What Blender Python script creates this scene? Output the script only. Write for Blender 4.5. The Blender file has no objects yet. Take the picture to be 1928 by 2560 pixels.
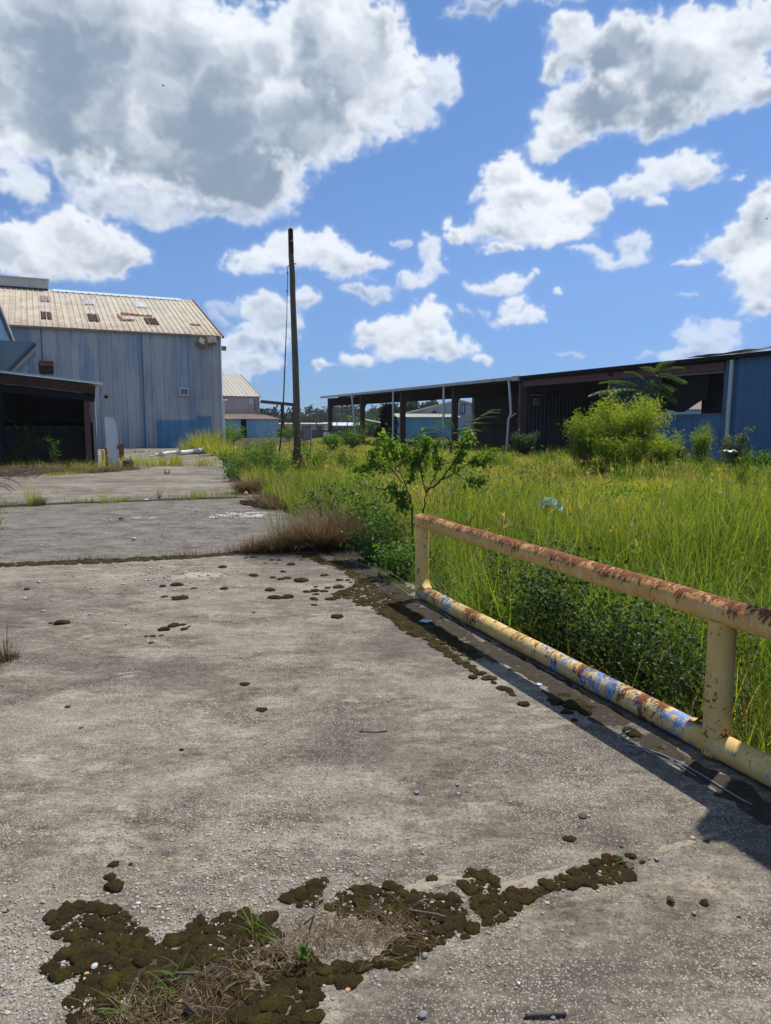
import bpy, bmesh, math, random
import numpy as np
from mathutils import Vector, Matrix

# ------------------------------------------------------------------ camera
SC = bpy.context.scene
COL = SC.collection
R = math.radians
F_PX, CAM_Z, PITCH = 1800.0, 1.6, R(6.8)
cam_data = bpy.data.cameras.new('camera')
cam = bpy.data.objects.new('camera', cam_data)
COL.objects.link(cam)
cam.location = (0, 0, CAM_Z)
cam.rotation_euler = (R(90) - PITCH, 0, 0)
cam_data.sensor_fit = 'VERTICAL'
cam_data.sensor_height = 36.0
cam_data.sensor_width = 36.0
cam_data.lens = 36.0 * F_PX / 2560.0
cam_data.clip_start = 0.05
cam_data.clip_end = 6000
SC.camera = cam

SUN_EL, SUN_AZ = 62.0, 40.0          # azimuth clockwise from the view heading (+Y)
SUN_DIR = Vector((math.sin(R(SUN_AZ)) * math.cos(R(SUN_EL)), math.cos(R(SUN_AZ)) * math.cos(R(SUN_EL)), math.sin(R(SUN_EL))))
SC.view_settings.view_transform = 'Standard'
SC.view_settings.look = 'None'
SC.view_settings.exposure = 0.16
SC.view_settings.gamma = 1.0
SC.cycles.use_denoising = True
try:
    SC.cycles.denoiser = 'OPENIMAGEDENOISE'
    SC.cycles.denoising_input_passes = 'RGB_ALBEDO_NORMAL'
except Exception:
    pass
SC.cycles.max_bounces = 6
SC.cycles.diffuse_bounces = 3
SC.cycles.glossy_bounces = 2
SC.cycles.transmission_bounces = 4
SC.cycles.transparent_max_bounces = 4
SC.cycles.caustics_reflective = False
SC.cycles.caustics_refractive = False
SC.cycles.sample_clamp_indirect = 6.0
SC.cycles.use_adaptive_sampling = True
SC.cycles.adaptive_threshold = 0.015


def ray(px, py):
    """direction of the view ray through a pixel of the 1928 x 2560 photograph"""
    cx, cy = (px - 964) / F_PX, (1280 - py) / F_PX
    return Vector((cx, math.cos(PITCH) + cy * math.sin(PITCH), -math.sin(PITCH) + cy * math.cos(PITCH)))


def gp(px, py, z=0.0):
    d = ray(px, py)
    k = (z - CAM_Z) / d.z
    return Vector((d.x * k, d.y * k, z))


def yp(px, py, Y):
    d = ray(px, py)
    k = Y / d.y
    return Vector((d.x * k, Y, CAM_Z + d.z * k))


def on_plane(px, py, p0, n):
    d = ray(px, py)
    o = Vector((0, 0, CAM_Z))
    k = (p0 - o).dot(n) / d.dot(n)
    return o + d * k


# ------------------------------------------------------------------ sky: Nishita sky with cumulus computed here
AZ0, AZ1, EL0, EL1 = -46.0, 46.0, -2.0, 44.0
SW, SH = 2116, 1058                       # 23 px per degree


def perlin(x, y, seed):
    rng = np.random.RandomState(seed)
    p = rng.permutation(256)
    p = np.concatenate([p, p])
    g = rng.rand(256).astype(np.float32) * 2 * np.pi
    gx, gy = np.cos(g), np.sin(g)
    xi, yi = np.floor(x).astype(np.int32), np.floor(y).astype(np.int32)
    xf, yf = (x - xi).astype(np.float32), (y - yi).astype(np.float32)
    u, v = xf * xf * xf * (xf * (xf * 6 - 15) + 10), yf * yf * yf * (yf * (yf * 6 - 15) + 10)

    def gr(ix, iy, dx, dy):
        h = p[(p[ix & 255] + iy) & 255]
        return gx[h] * dx + gy[h] * dy
    n00, n10 = gr(xi, yi, xf, yf), gr(xi + 1, yi, xf - 1, yf)
    n01, n11 = gr(xi, yi + 1, xf, yf - 1), gr(xi + 1, yi + 1, xf - 1, yf - 1)
    a, b = n00 + u * (n10 - n00), n01 + u * (n11 - n01)
    return (a + v * (b - a)) * 1.5


def fbm(x, y, seed, octs, gain=0.5, billow=False):
    s, a, tot = 0, 1.0, 0
    for o in range(octs):
        n = perlin(x * 2 ** o + 17.3 * o, y * 2 ** o - 9.1 * o, seed + o)
        if billow:
            n = 0.55 - np.abs(n) * 1.6
        s = s + a * n
        tot += a
        a *= gain
    return s / tot


def blur(a, sig):
    """Gaussian blur of an image, in pixels"""
    fy, fx = np.fft.fftfreq(a.shape[0])[:, None], np.fft.rfftfreq(a.shape[1])[None, :]
    return np.fft.irfft2(np.fft.rfft2(a) * np.exp(-2 * (np.pi * sig) ** 2 * (fx * fx + fy * fy)), a.shape).astype(np.float32)


# cumulus: (x, y, rx, ry) in pixels of a 1666-wide view of the photograph, turned into directions of the sky
CLOUDS = {
    'great': (1.0, [(150, 60, 330, 230), (470, 190, 230, 190), (735, 120, 160, 180), (420, 330, 250, 130), (640, 260, 200, 120), (845, 200, 90, 100),
                    (520, 400, 150, 80), (-100, 150, 250, 190), (150, 250, 220, 120)]),
    'great_edge': (.8, [(945, 190, 42, 70), (905, 250, 45, 50), (300, 445, 150, 40), (40, 400, 55, 40), (165, 385, 36, 42), (460, 455, 120, 32), (20, 350, 30, 50), (230, 430, 60, 30), (820, 285, 75, 25)]),
    'left': (1.0, [(60, 550, 150, 62), (200, 550, 115, 62), (150, 500, 75, 55), (270, 570, 55, 40), (0, 520, 60, 45)]),
    'pole': (.9, [(560, 565, 66, 32), (635, 545, 55, 55), (700, 548, 62, 50), (760, 575, 60, 36), (800, 575, 36, 22)]),
    'low_left': (.8, [(560, 665, 50, 34), (595, 695, 62, 40), (520, 735, 60, 40), (650, 650, 34, 26), (560, 782, 52, 22), (485, 760, 50, 32), (500, 795, 60, 20), (590, 745, 50, 25)]),
    'low_mid': (.95, [(920, 695, 52, 50), (860, 725, 70, 46), (950, 750, 74, 36), (790, 725, 40, 26), (855, 762, 62, 24), (990, 752, 36, 28), (772, 785, 38, 22), (700, 800, 27, 16), (1045, 777, 20, 15)]),
    'small_a': (.75, [(928, 535, 34, 38), (940, 580, 22, 44), (897, 608, 36, 22)]),
    'small_b': (.65, [(800, 632, 62, 16), (765, 622, 30, 10), (860, 525, 16, 14)]),
    'small_c': (.85, [(1072, 620, 72, 24), (1110, 612, 36, 22), (1118, 690, 62, 20), (1112, 662, 34, 26), (1155, 605, 12, 16), (1205, 635, 16, 11)]),
    'mid': (1.0, [(1098, 375, 52, 46), (1130, 425, 105, 62), (1215, 460, 105, 55), (1100, 485, 95, 55), (1275, 440, 46, 45), (995, 500, 32, 20), (1080, 538, 52, 16), (1200, 505, 90, 32)]),
    'mid_right': (.85, [(1372, 412, 62, 42), (1465, 365, 82, 50), (1425, 395, 62, 42), (1520, 365, 38, 40), (1410, 440, 30, 18), (1580, 380, 18, 12)]),
    'great_right': (1.0, [(1320, 110, 150, 110), (1480, 150, 220, 170), (1300, 230, 140, 100), (1640, 70, 150, 110), (1640, 200, 120, 70), (1215, 300, 64, 45), (1420, 250, 170, 80), (1225, 55, 46, 42), (1195, 140, 34, 26), (1190, 330, 50, 30)]),
    'edge_right': (1.0, [(1650, 480, 66, 80), (1580, 530, 86, 38), (1640, 585, 90, 90), (1650, 660, 60, 40), (1500, 560, 46, 14), (1655, 410, 30, 40)]),
    'small_d': (.7, [(1330, 560, 72, 24), (1372, 530, 42, 26), (1262, 548, 34, 13)]),
    'tower': (.6, [(1520, 735, 66, 46), (1500, 768, 70, 26), (1545, 708, 44, 26), (1600, 770, 60, 18)]),
    'top': (.55, [(1020, 28, 66, 16), (1060, 12, 60, 30), (1180, -30, 160, 42), (1300, -20, 160, 30)]),
    'specks': (.4, [(1475, 652, 24, 9), (1390, 772, 26, 10), (1230, 765, 30, 6), (880, 610, 12, 18), (1040, 670, 14, 9), (480, 665, 30, 12), (470, 690, 18, 14), (1000, 680, 14, 9)]),
}


GREYNESS = {'great': .30, 'great_edge': .08, 'great_right': .52, 'left': .22, 'edge_right': .34, 'mid': .12, 'top': .5, 'tower': .0}


def build_sky_image():
    az = np.linspace(AZ0, AZ1, SW, dtype=np.float32)[None, :].repeat(SH, 0)
    el = np.linspace(EL0, EL1, SH, dtype=np.float32)[:, None].repeat(SW, 1)
    wx = fbm(az * .30, el * .38, 3, 5, .55)
    wy = fbm(az * .30 + 40, el * .38 + 7, 11, 5, .55)
    w2x, w2y = fbm(az * 1.3, el * 1.5, 21, 4, .55), fbm(az * 1.3 + 9, el * 1.5, 31, 4, .55)
    A = az + 1.7 * wx + .50 * w2x
    E = el + 1.3 * wy + .40 * w2y
    T = np.full((SH, SW), -1.0, np.float32)
    K = np.zeros((SH, SW), np.float32)
    WS = np.full((SH, SW), 1e-6, np.float32)
    YS = np.zeros((SH, SW), np.float32)
    GS = np.zeros((SH, SW), np.float32)
    for name, (dens, blobs) in CLOUDS.items():
        grey_k = GREYNESS.get(name, .0)
        for (x, y, rx, ry) in blobs:
            d = ray(x * 1928 / 1666, y * 1928 / 1666).normalized()
            a0, e0 = math.degrees(math.atan2(d.x, d.y)), math.degrees(math.asin(d.z))
            d2 = ray((x + rx) * 1928 / 1666, (y - ry) * 1928 / 1666).normalized()
            ra = max(.25, abs(math.degrees(math.atan2(d2.x, d2.y)) - a0))
            re = max(.25, abs(math.degrees(math.asin(d2.z)) - e0))
            y0 = (E - e0) / re
            yy = np.where(y0 < 0, y0 * 1.2, y0)
            q = ((A - a0) / ra) ** 2 + yy ** 2
            t = (1.0 - np.sqrt(q)) * min(1.0, .35 + .12 * min(ra, re)) * 1.5
            t = np.minimum(t, 1.1)
            w = np.exp(np.clip(t, -2, 1.1) * 6)
            WS += w
            YS += w * np.clip(y0, -1.2, 1.2)
            GS += w * grey_k
            K = np.where(t > T, dens, K)
            T = np.logaddexp(T * 9, t * 9) / 9
    Yn, Gn = YS / WS, GS / WS
    bil = fbm(az * .62 + .3 * w2x, el * .78, 51, 6, .5, True)
    fine = fbm(az * 2.2, el * 2.6, 71, 5, .52, True) - .2
    D = (T + .34 * (bil - .2) + .17 * fine).astype(np.float32)
    soft_edge = np.clip(.30 - .20 * Yn + .30 * fbm(az * .45, el * .5, 81, 3), .13, .62)
    al = np.clip((D + .08) / soft_edge, 0, 1)
    al = al * al * (3 - 2 * al)
    wisp = np.clip((T + .30 * fbm(az * .9 + w2x, el * 1.3, 83, 5, .6) + .10) / .55, 0, 1) * .42
    al = blur(al, 1.3) * .75 + blur(al, 5.0) * .25
    al = np.maximum(al, wisp * (1 - al) + al)
    thick = np.clip(D, 0, 1.3)
    px_deg = SW / (AZ1 - AZ0)
    # rounded heads catch the light from the sun's side
    Ds = T + .36 * (fbm(az * .62 + .3 * w2x, el * .78, 51, 2, .40, True) - .2)
    gy = np.gradient(Ds, axis=0) * px_deg
    gx = np.gradient(Ds, axis=1) * px_deg
    relief = np.clip(-(gy * .9 + gx * .5) * .15, -.36, .36) * (1 - .65 * np.clip((T - .25) * 2, 0, 1))
    tau = np.zeros_like(thick)
    for j in range(1, 13):
        dy, dx = int(j * .36 * px_deg), int(j * .12 * px_deg)
        sh = np.zeros_like(thick)
        sh[:SH - dy, :SW - dx] = thick[dy:, dx:]
        tau += sh
    soft = fbm(A * .13 + .06 * E + 3, E * .17 - .05 * A, 91, 3, .5)
    puff = fbm(A * .30 + E * .12, E * .40 - A * .10, 95, 3, .45, True) - .2
    core = np.clip((thick - .10) * 2.4, 0, 1)
    body = .70 + .34 * Yn - .62 * Gn - .030 * tau
    body = body + (.85 + .3 * Gn) * soft + .48 * puff
    lit = (1 - core) * (.98 - .25 * Gn) + core * body
    lit = lit + relief * (.40 + .35 * (1 - Gn)) + .015 * fine
    lit = lit + .02
    lit = .5 * (lit + np.sqrt(lit * lit + .035))
    lit = 1 - .5 * ((1 - lit) + np.sqrt((1 - lit) ** 2 + .006))
    lit = np.clip(blur(lit, 1.6), 0, 1)
    grey = np.array([.215, .29, .395], np.float32)
    white = np.array([.85, .89, .94], np.float32)
    img = np.empty((SH, SW, 4), np.float32)
    for c in range(3):
        img[..., c] = grey[c] + (white[c] - grey[c]) * lit
    haze = np.clip(1 - el / 9.0, 0, 1)[...]
    img[..., 3] = al * np.clip(K * 1.05, 0, 1) * (1 - .25 * haze)
    edge = np.minimum(np.minimum(az - AZ0, AZ1 - az) / 5, (EL1 - el) / 5)
    img[..., 3] *= np.clip(edge, 0, 1)
    return img


def build_world():
    im = bpy.data.images.new('cumulus', SW, SH, alpha=True, float_buffer=True)
    im.colorspace_settings.name = 'Non-Color'
    im.alpha_mode = 'CHANNEL_PACKED'
    im.pixels.foreach_set(build_sky_image().ravel())
    im.update()
    im.pack()
    w = bpy.data.worlds.new('World')
    SC.world = w
    w.use_nodes = True
    nt = w.node_tree
    N, L = nt.nodes, nt.links
    N.clear()
    out = N.new('ShaderNodeOutputWorld')
    bg = N.new('ShaderNodeBackground')
    L.new(bg.outputs[0], out.inputs[0])
    sky = N.new('ShaderNodeTexSky')
    sky.sky_type = 'NISHITA'
    sky.sun_disc = False
    sky.sun_elevation = R(SUN_EL)
    sky.sun_rotation = R(SUN_AZ)
    sky.altitude = 20
    sky.air_density = 0.75
    sky.dust_density = 0.0
    sky.ozone_density = 5.0
    tc = N.new('ShaderNodeTexCoord')
    sep = N.new('ShaderNodeSeparateXYZ')
    L.new(tc.outputs['Generated'], sep.inputs[0])

    def m(op, a, b=None, clamp=False):
        n = N.new('ShaderNodeMath')
        n.operation = op
        n.use_clamp = clamp
        for i, v in enumerate((a, b)):
            if v is None:
                continue
            if isinstance(v, (int, float)):
                n.inputs[i].default_value = v
            else:
                L.new(v, n.inputs[i])
        return n.outputs[0]
    az = m('ARCTAN2', sep.outputs[0], sep.outputs[1])
    el = m('ARCSINE', sep.outputs[2])
    u = m('DIVIDE', m('SUBTRACT', az, R(AZ0)), R(AZ1 - AZ0))
    v = m('DIVIDE', m('SUBTRACT', el, R(EL0)), R(EL1 - EL0))
    cb = N.new('ShaderNodeCombineXYZ')
    L.new(u, cb.inputs[0])
    L.new(v, cb.inputs[1])
    tx = N.new('ShaderNodeTexImage')
    tx.image = im
    tx.extension = 'CLIP'
    tx.interpolation = 'Cubic'
    L.new(cb.outputs[0], tx.inputs[0])
    sc = N.new('ShaderNodeMix')
    sc.data_type = 'RGBA'
    sc.blend_type = 'MULTIPLY'
    sc.inputs['Factor'].default_value = 1
    L.new(sky.outputs[0], sc.inputs['A'])
    lo = N.new('ShaderNodeValToRGB')
    lo.color_ramp.elements[0].position, lo.color_ramp.elements[0].color = 0.0, (.27, .36, .53, 1)
    lo.color_ramp.elements[1].position, lo.color_ramp.elements[1].color = .62, SKY_TINT
    e2 = lo.color_ramp.elements.new(.20)
    e2.color = (.56, .67, .80, 1)
    L.new(sep.outputs[2], lo.inputs[0])
    L.new(lo.outputs[0], sc.inputs['B'])
    # simpler broken cloud added out of view, to whiten the light from the sky
    nz = N.new('ShaderNodeTexNoise')
    nz.inputs['Scale'].default_value = 3.2
    nz.inputs['Detail'].default_value = 7
    nz.inputs['Roughness'].default_value = .58
    L.new(tc.outputs['Generated'], nz.inputs['Vector'])
    rest = m('MULTIPLY', m('SUBTRACT', nz.outputs['Fac'], .50), 7.0, True)
    away = m('MAXIMUM', m('MULTIPLY', m('SUBTRACT', m('ABSOLUTE', az, 0), R(42)), 12.0, True), m('MULTIPLY', m('SUBTRACT', el, R(40)), 12.0, True))
    rest = m('MULTIPLY', m('MULTIPLY', rest, away), m('MULTIPLY', el, 8.0, True))
    mx0 = N.new('ShaderNodeMix')
    mx0.data_type = 'RGBA'
    mx0.inputs['B'].default_value = (.62 / SKY_STRENGTH, .68 / SKY_STRENGTH, .76 / SKY_STRENGTH, 1)
    L.new(rest, mx0.inputs['Factor'])
    L.new(sc.outputs['Result'], mx0.inputs['A'])
    mx = N.new('ShaderNodeMix')
    mx.data_type = 'RGBA'
    L.new(tx.outputs['Alpha'], mx.inputs['Factor'])
    L.new(mx0.outputs['Result'], mx.inputs['A'])
    # the clouds are given as radiance, the background strength is the sky's
    cs = N.new('ShaderNodeMix')
    cs.data_type = 'RGBA'
    cs.blend_type = 'MULTIPLY'
    cs.inputs['Factor'].default_value = 1
    L.new(tx.outputs['Color'], cs.inputs['A'])
    k = CLOUD_GAIN / SKY_STRENGTH
    cs.inputs['B'].default_value = (k, k, k, 1)
    L.new(cs.outputs['Result'], mx.inputs['B'])
    L.new(mx.outputs['Result'], bg.inputs[0])
    bg.inputs[1].default_value = SKY_STRENGTH
    w.cycles.sampling_method = 'MANUAL'
    w.cycles.sample_map_resolution = 512


SKY_STRENGTH, CLOUD_GAIN, SKY_TINT = 0.14, 1.0, (.76, .97, 1.04, 1)
build_world()

sun_data = bpy.data.lights.new('sun', 'SUN')
sun_data.energy = 4.5
sun_data.angle = R(0.5)
sun_data.color = (1.0, 0.955, 0.88)
sun = bpy.data.objects.new('sun', sun_data)
COL.objects.link(sun)
sun.rotation_euler = SUN_DIR.to_track_quat('Z', 'Y').to_euler()

# ------------------------------------------------------------------ helpers
def tag(o, label=None, cat=None, group=None, kind=None):
    if label:
        o['label'] = label
    if cat:
        o['category'] = cat
    if group:
        o['group'] = group
    if kind:
        o['kind'] = kind
    return o


def empty(name, loc, label=None, cat=None, group=None):
    o = bpy.data.objects.new(name, None)
    o.empty_display_size = .3
    o.location = loc
    COL.objects.link(o)
    return tag(o, label, cat, group)


def link(name, me, mat, parent=None):
    o = bpy.data.objects.new(name, me)
    if mat is not None:
        me.materials.append(mat)
    COL.objects.link(o)
    if parent is not None:
        o.parent = parent
        base = Vector((0, 0, 0))
        q = parent
        while q is not None:
            base += q.location
            q = q.parent
        for_move = Matrix.Translation(-base)
        me.transform(for_move)          # meshes are written in world coordinates
    return o


class MB:
    """collects faces in world coordinates"""

    def __init__(self):
        self.v, self.f, self.s = [], [], []

    def add(self, vs, fs, smooth=False):
        n = len(self.v)
        self.v += [tuple(p) for p in vs]
        self.f += [tuple(i + n for i in f) for f in fs]
        self.s += [smooth] * len(fs)
        return self

    def hexa(self, p):
        """8 points: bottom ring 0-3, top ring 4-7"""
        return self.add(p, [(3, 2, 1, 0), (4, 5, 6, 7), (0, 1, 5, 4), (1, 2, 6, 5), (2, 3, 7, 6), (3, 0, 4, 7)])

    def box(self, c, ex, ey, ez, hx, hy, hz):
        c, ex, ey, ez = Vector(c), Vector(ex) * hx, Vector(ey) * hy, Vector(ez) * hz
        return self.hexa([c - ex - ey - ez, c + ex - ey - ez, c + ex + ey - ez, c - ex + ey - ez,
                          c - ex - ey + ez, c + ex - ey + ez, c + ex + ey + ez, c - ex + ey + ez])

    def bar(self, a, b, w, h=None, up=(0, 0, 1)):
        a, b = Vector(a), Vector(b)
        h = h or w
        d = (b - a).normalized()
        sx = d.cross(Vector(up))
        if sx.length < 1e-4:
            sx = d.cross(Vector((1, 0, 0)))
        sx.normalize()
        sy = sx.cross(d)
        return self.box((a + b) / 2, d, sx, sy, (b - a).length / 2, w / 2, h / 2)

    def tube(self, pts, rad, n=12, caps=True):
        pts = [Vector(p) for p in pts]
        rad = rad if isinstance(rad, (list, tuple)) else [rad] * len(pts)
        vs, fs = [], []
        prev = None
        for i, p in enumerate(pts):
            d = (pts[min(i + 1, len(pts) - 1)] - pts[max(i - 1, 0)]).normalized()
            if prev is None:
                a = d.cross(Vector((0, 0, 1)))
                if a.length < 1e-3:
                    a = d.cross(Vector((1, 0, 0)))
            else:
                a = prev - d * prev.dot(d)
                if a.length < 1e-4:
                    a = d.cross(Vector((0, 0, 1)))
            a.normalize()
            prev = a
            b = d.cross(a)
            for k in range(n):
                t = 2 * math.pi * k / n
                vs.append(p + (a * math.cos(t) + b * math.sin(t)) * rad[i])
        for i in range(len(pts) - 1):
            for k in range(n):
                k2 = (k + 1) % n
                fs.append((i * n + k, i * n + k2, (i + 1) * n + k2, (i + 1) * n + k))
        self.add(vs, fs, True)
        if caps:
            m = len(vs)
            self.add(vs[:n], [tuple(range(n - 1, -1, -1))])
            self.add(vs[m - n:], [tuple(range(n))])
        return self

    def prism(self, poly, off):
        """a flat polygon pushed along off"""
        off = Vector(off)
        n = len(poly)
        a = [Vector(p) for p in poly]
        b = [p + off for p in a]
        return self.add(a + b, [tuple(range(n - 1, -1, -1)), tuple(range(n, 2 * n))] + [(i, (i + 1) % n, n + (i + 1) % n, n + i) for i in range(n)])

    def ribbed(self, o, u, v, nrm, s0, s1, t0, t1, pitch=.3, depth=.035, top=.06):
        """ribbed steel sheet: o + u*s + v*t, ribs run along v; t0/t1 numbers or functions of s"""
        o, u, v, nrm = Vector(o), Vector(u), Vector(v), Vector(nrm)
        f0 = t0 if callable(t0) else (lambda s: t0)
        f1 = t1 if callable(t1) else (lambda s: t1)
        prof = []
        k = math.floor(s0 / pitch)
        while k * pitch < s1:
            b = k * pitch
            for ds, h in ((0, 0), (pitch - 2.6 * top, 0), (pitch - 1.9 * top, depth), (pitch - .7 * top, depth)):
                if s0 < b + ds < s1:
                    prof.append((b + ds, h))
            k += 1
        prof = [(s0, 0)] + prof + [(s1, 0)]
        vs, fs = [], []
        for s, h in prof:
            vs.append(o + u * s + v * f0(s) + nrm * h)
            vs.append(o + u * s + v * f1(s) + nrm * h)
        for i in range(len(prof) - 1):
            fs.append((2 * i, 2 * i + 2, 2 * i + 3, 2 * i + 1))
        return self.add(vs, fs)

    def build(self, name, mat, parent=None):
        me = bpy.data.meshes.new(name)
        me.from_pydata(self.v, [], self.f)
        me.polygons.foreach_set('use_smooth', self.s)
        me.update()
        return link(name, me, mat, parent)


def mesh_np(name, verts, quads, tris, tint=None, mat=None, parent=None, smooth=True):
    me = bpy.data.meshes.new(name)
    verts = np.asarray(verts, np.float32).reshape(-1, 3)
    quads = np.asarray(quads, np.int32).reshape(-1, 4)
    tris = np.asarray(tris, np.int32).reshape(-1, 3)
    me.vertices.add(len(verts))
    me.vertices.foreach_set('co', verts.ravel())
    nl = quads.size + tris.size
    me.loops.add(nl)
    me.loops.foreach_set('vertex_index', np.concatenate([quads.ravel(), tris.ravel()]))
    me.polygons.add(len(quads) + len(tris))
    st = np.concatenate([np.arange(len(quads)) * 4, quads.size + np.arange(len(tris)) * 3]).astype(np.int32)
    me.polygons.foreach_set('loop_start', st)
    me.polygons.foreach_set('use_smooth', np.full(len(st), smooth))
    if tint is not None:
        at = me.attributes.new('tint', 'FLOAT', 'POINT')
        at.data.foreach_set('value', np.asarray(tint, np.float32))
    me.update(calc_edges=True)
    me.validate()
    return link(name, me, mat, parent)


# ------------------------------------------------------------------ materials
class NT:
    def __init__(self, name):
        self.m = bpy.data.materials.new(name)
        self.m.use_nodes = True
        self.t = self.m.node_tree
        self.t.nodes.clear()
        self.out = self.n('ShaderNodeOutputMaterial')

    def n(self, typ, **kw):
        x = self.t.nodes.new(typ)
        for k, v in kw.items():
            setattr(x, k, v)
        return x

    def put(self, sock, v):
        if v is None:
            return
        if hasattr(v, 'is_output'):
            self.t.links.new(v, sock)
        elif isinstance(v, (tuple, list)):
            sock.default_value = tuple(v) + ((1,) if len(v) == 3 and len(sock.default_value) == 4 else ())
        else:
            sock.default_value = v

    def pos(self, scale=(1, 1, 1), loc=(0, 0, 0), rot=(0, 0, 0)):
        g = self.n('ShaderNodeNewGeometry')
        mp = self.n('ShaderNodeMapping')
        self.put(mp.inputs['Vector'], g.outputs['Position'])
        mp.inputs['Scale'].default_value = scale
        mp.inputs['Location'].default_value = loc
        mp.inputs['Rotation'].default_value = rot
        return mp.outputs[0]

    def noise(self, vec, scale, detail=4, rough=.55, dist=0.0):
        x = self.n('ShaderNodeTexNoise')
        self.put(x.inputs['Vector'], vec)
        x.inputs['Scale'].default_value = scale
        x.inputs['Detail'].default_value = detail
        x.inputs['Roughness'].default_value = rough
        x.inputs['Distortion'].default_value = dist
        return x.outputs['Fac']

    def voro(self, vec, scale, feature='F1', rnd=1.0):
        x = self.n('ShaderNodeTexVoronoi', feature=feature)
        self.put(x.inputs['Vector'], vec)
        x.inputs['Scale'].default_value = scale
        x.inputs['Randomness'].default_value = rnd
        return x

    def ramp(self, fac, stops, interp='LINEAR'):
        x = self.n('ShaderNodeValToRGB')
        self.put(x.inputs[0], fac)
        cr = x.color_ramp
        cr.interpolation = interp
        while len(cr.elements) < len(stops):
            cr.elements.new(.5)
        for e, (p, c) in zip(cr.elements, stops):
            e.position = p
            if isinstance(c, (int, float)):
                c = (c, c, c)
            e.color = tuple(c) + (1,)
        return x.outputs[0]

    def mix(self, fac, a, b, blend='MIX'):
        x = self.n('ShaderNodeMix', data_type='RGBA', blend_type=blend)
        self.put(x.inputs['Factor'], fac)
        self.put(x.inputs['A'], a)
        self.put(x.inputs['B'], b)
        return x.outputs['Result']

    def math(self, op, a, b=None, clamp=False):
        x = self.n('ShaderNodeMath', operation=op, use_clamp=clamp)
        self.put(x.inputs[0], a)
        self.put(x.inputs[1], b)
        return x.outputs[0]

    def bump(self, h, strength=.4, dist=.01, normal=None):
        x = self.n('ShaderNodeBump')
        x.inputs['Strength'].default_value = strength
        x.inputs['Distance'].default_value = dist
        self.put(x.inputs['Height'], h)
        self.put(x.inputs['Normal'], normal)
        return x.outputs[0]

    def attr(self, name):
        return self.n('ShaderNodeAttribute', attribute_name=name).outputs['Fac']

    def done(self, color, rough=.7, bump=None, metal=0.0, spec=.3, translucent=None, tfac=.4):
        p = self.n('ShaderNodeBsdfPrincipled')
        self.put(p.inputs['Base Color'], color)
        self.put(p.inputs['Roughness'], rough)
        self.put(p.inputs['Metallic'], metal)
        self.put(p.inputs['Specular IOR Level'], spec)
        self.put(p.inputs['Normal'], bump)
        sh = p.outputs[0]
        if translucent is not None:
            t = self.n('ShaderNodeBsdfTranslucent')
            self.put(t.inputs['Color'], translucent)
            mx = self.n('ShaderNodeMixShader')
            self.put(mx.inputs[0], tfac)
            self.t.links.new(sh, mx.inputs[1])
            self.t.links.new(t.outputs[0], mx.inputs[2])
            sh = mx.outputs[0]
        self.t.links.new(sh, self.out.inputs[0])
        return self.m


def mat_plain(name, col, rough=.6, var=.25, scale=3.0, metal=0.0, dirt=None, dirt_amt=.45):
    t = NT(name)
    p = t.pos()
    n = t.noise(p, scale, 5)
    c = t.mix(n, tuple(x * (1 - var) for x in col), tuple(min(1, x * (1 + var)) for x in col))
    if dirt:
        d = t.ramp(t.noise(p, scale * .6, 6, .65), [(dirt_amt, 0.0), (dirt_amt + .16, 1.0)])
        c = t.mix(d, c, dirt)
    return t.done(c, rough, t.bump(n, .15, .02), metal)


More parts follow.
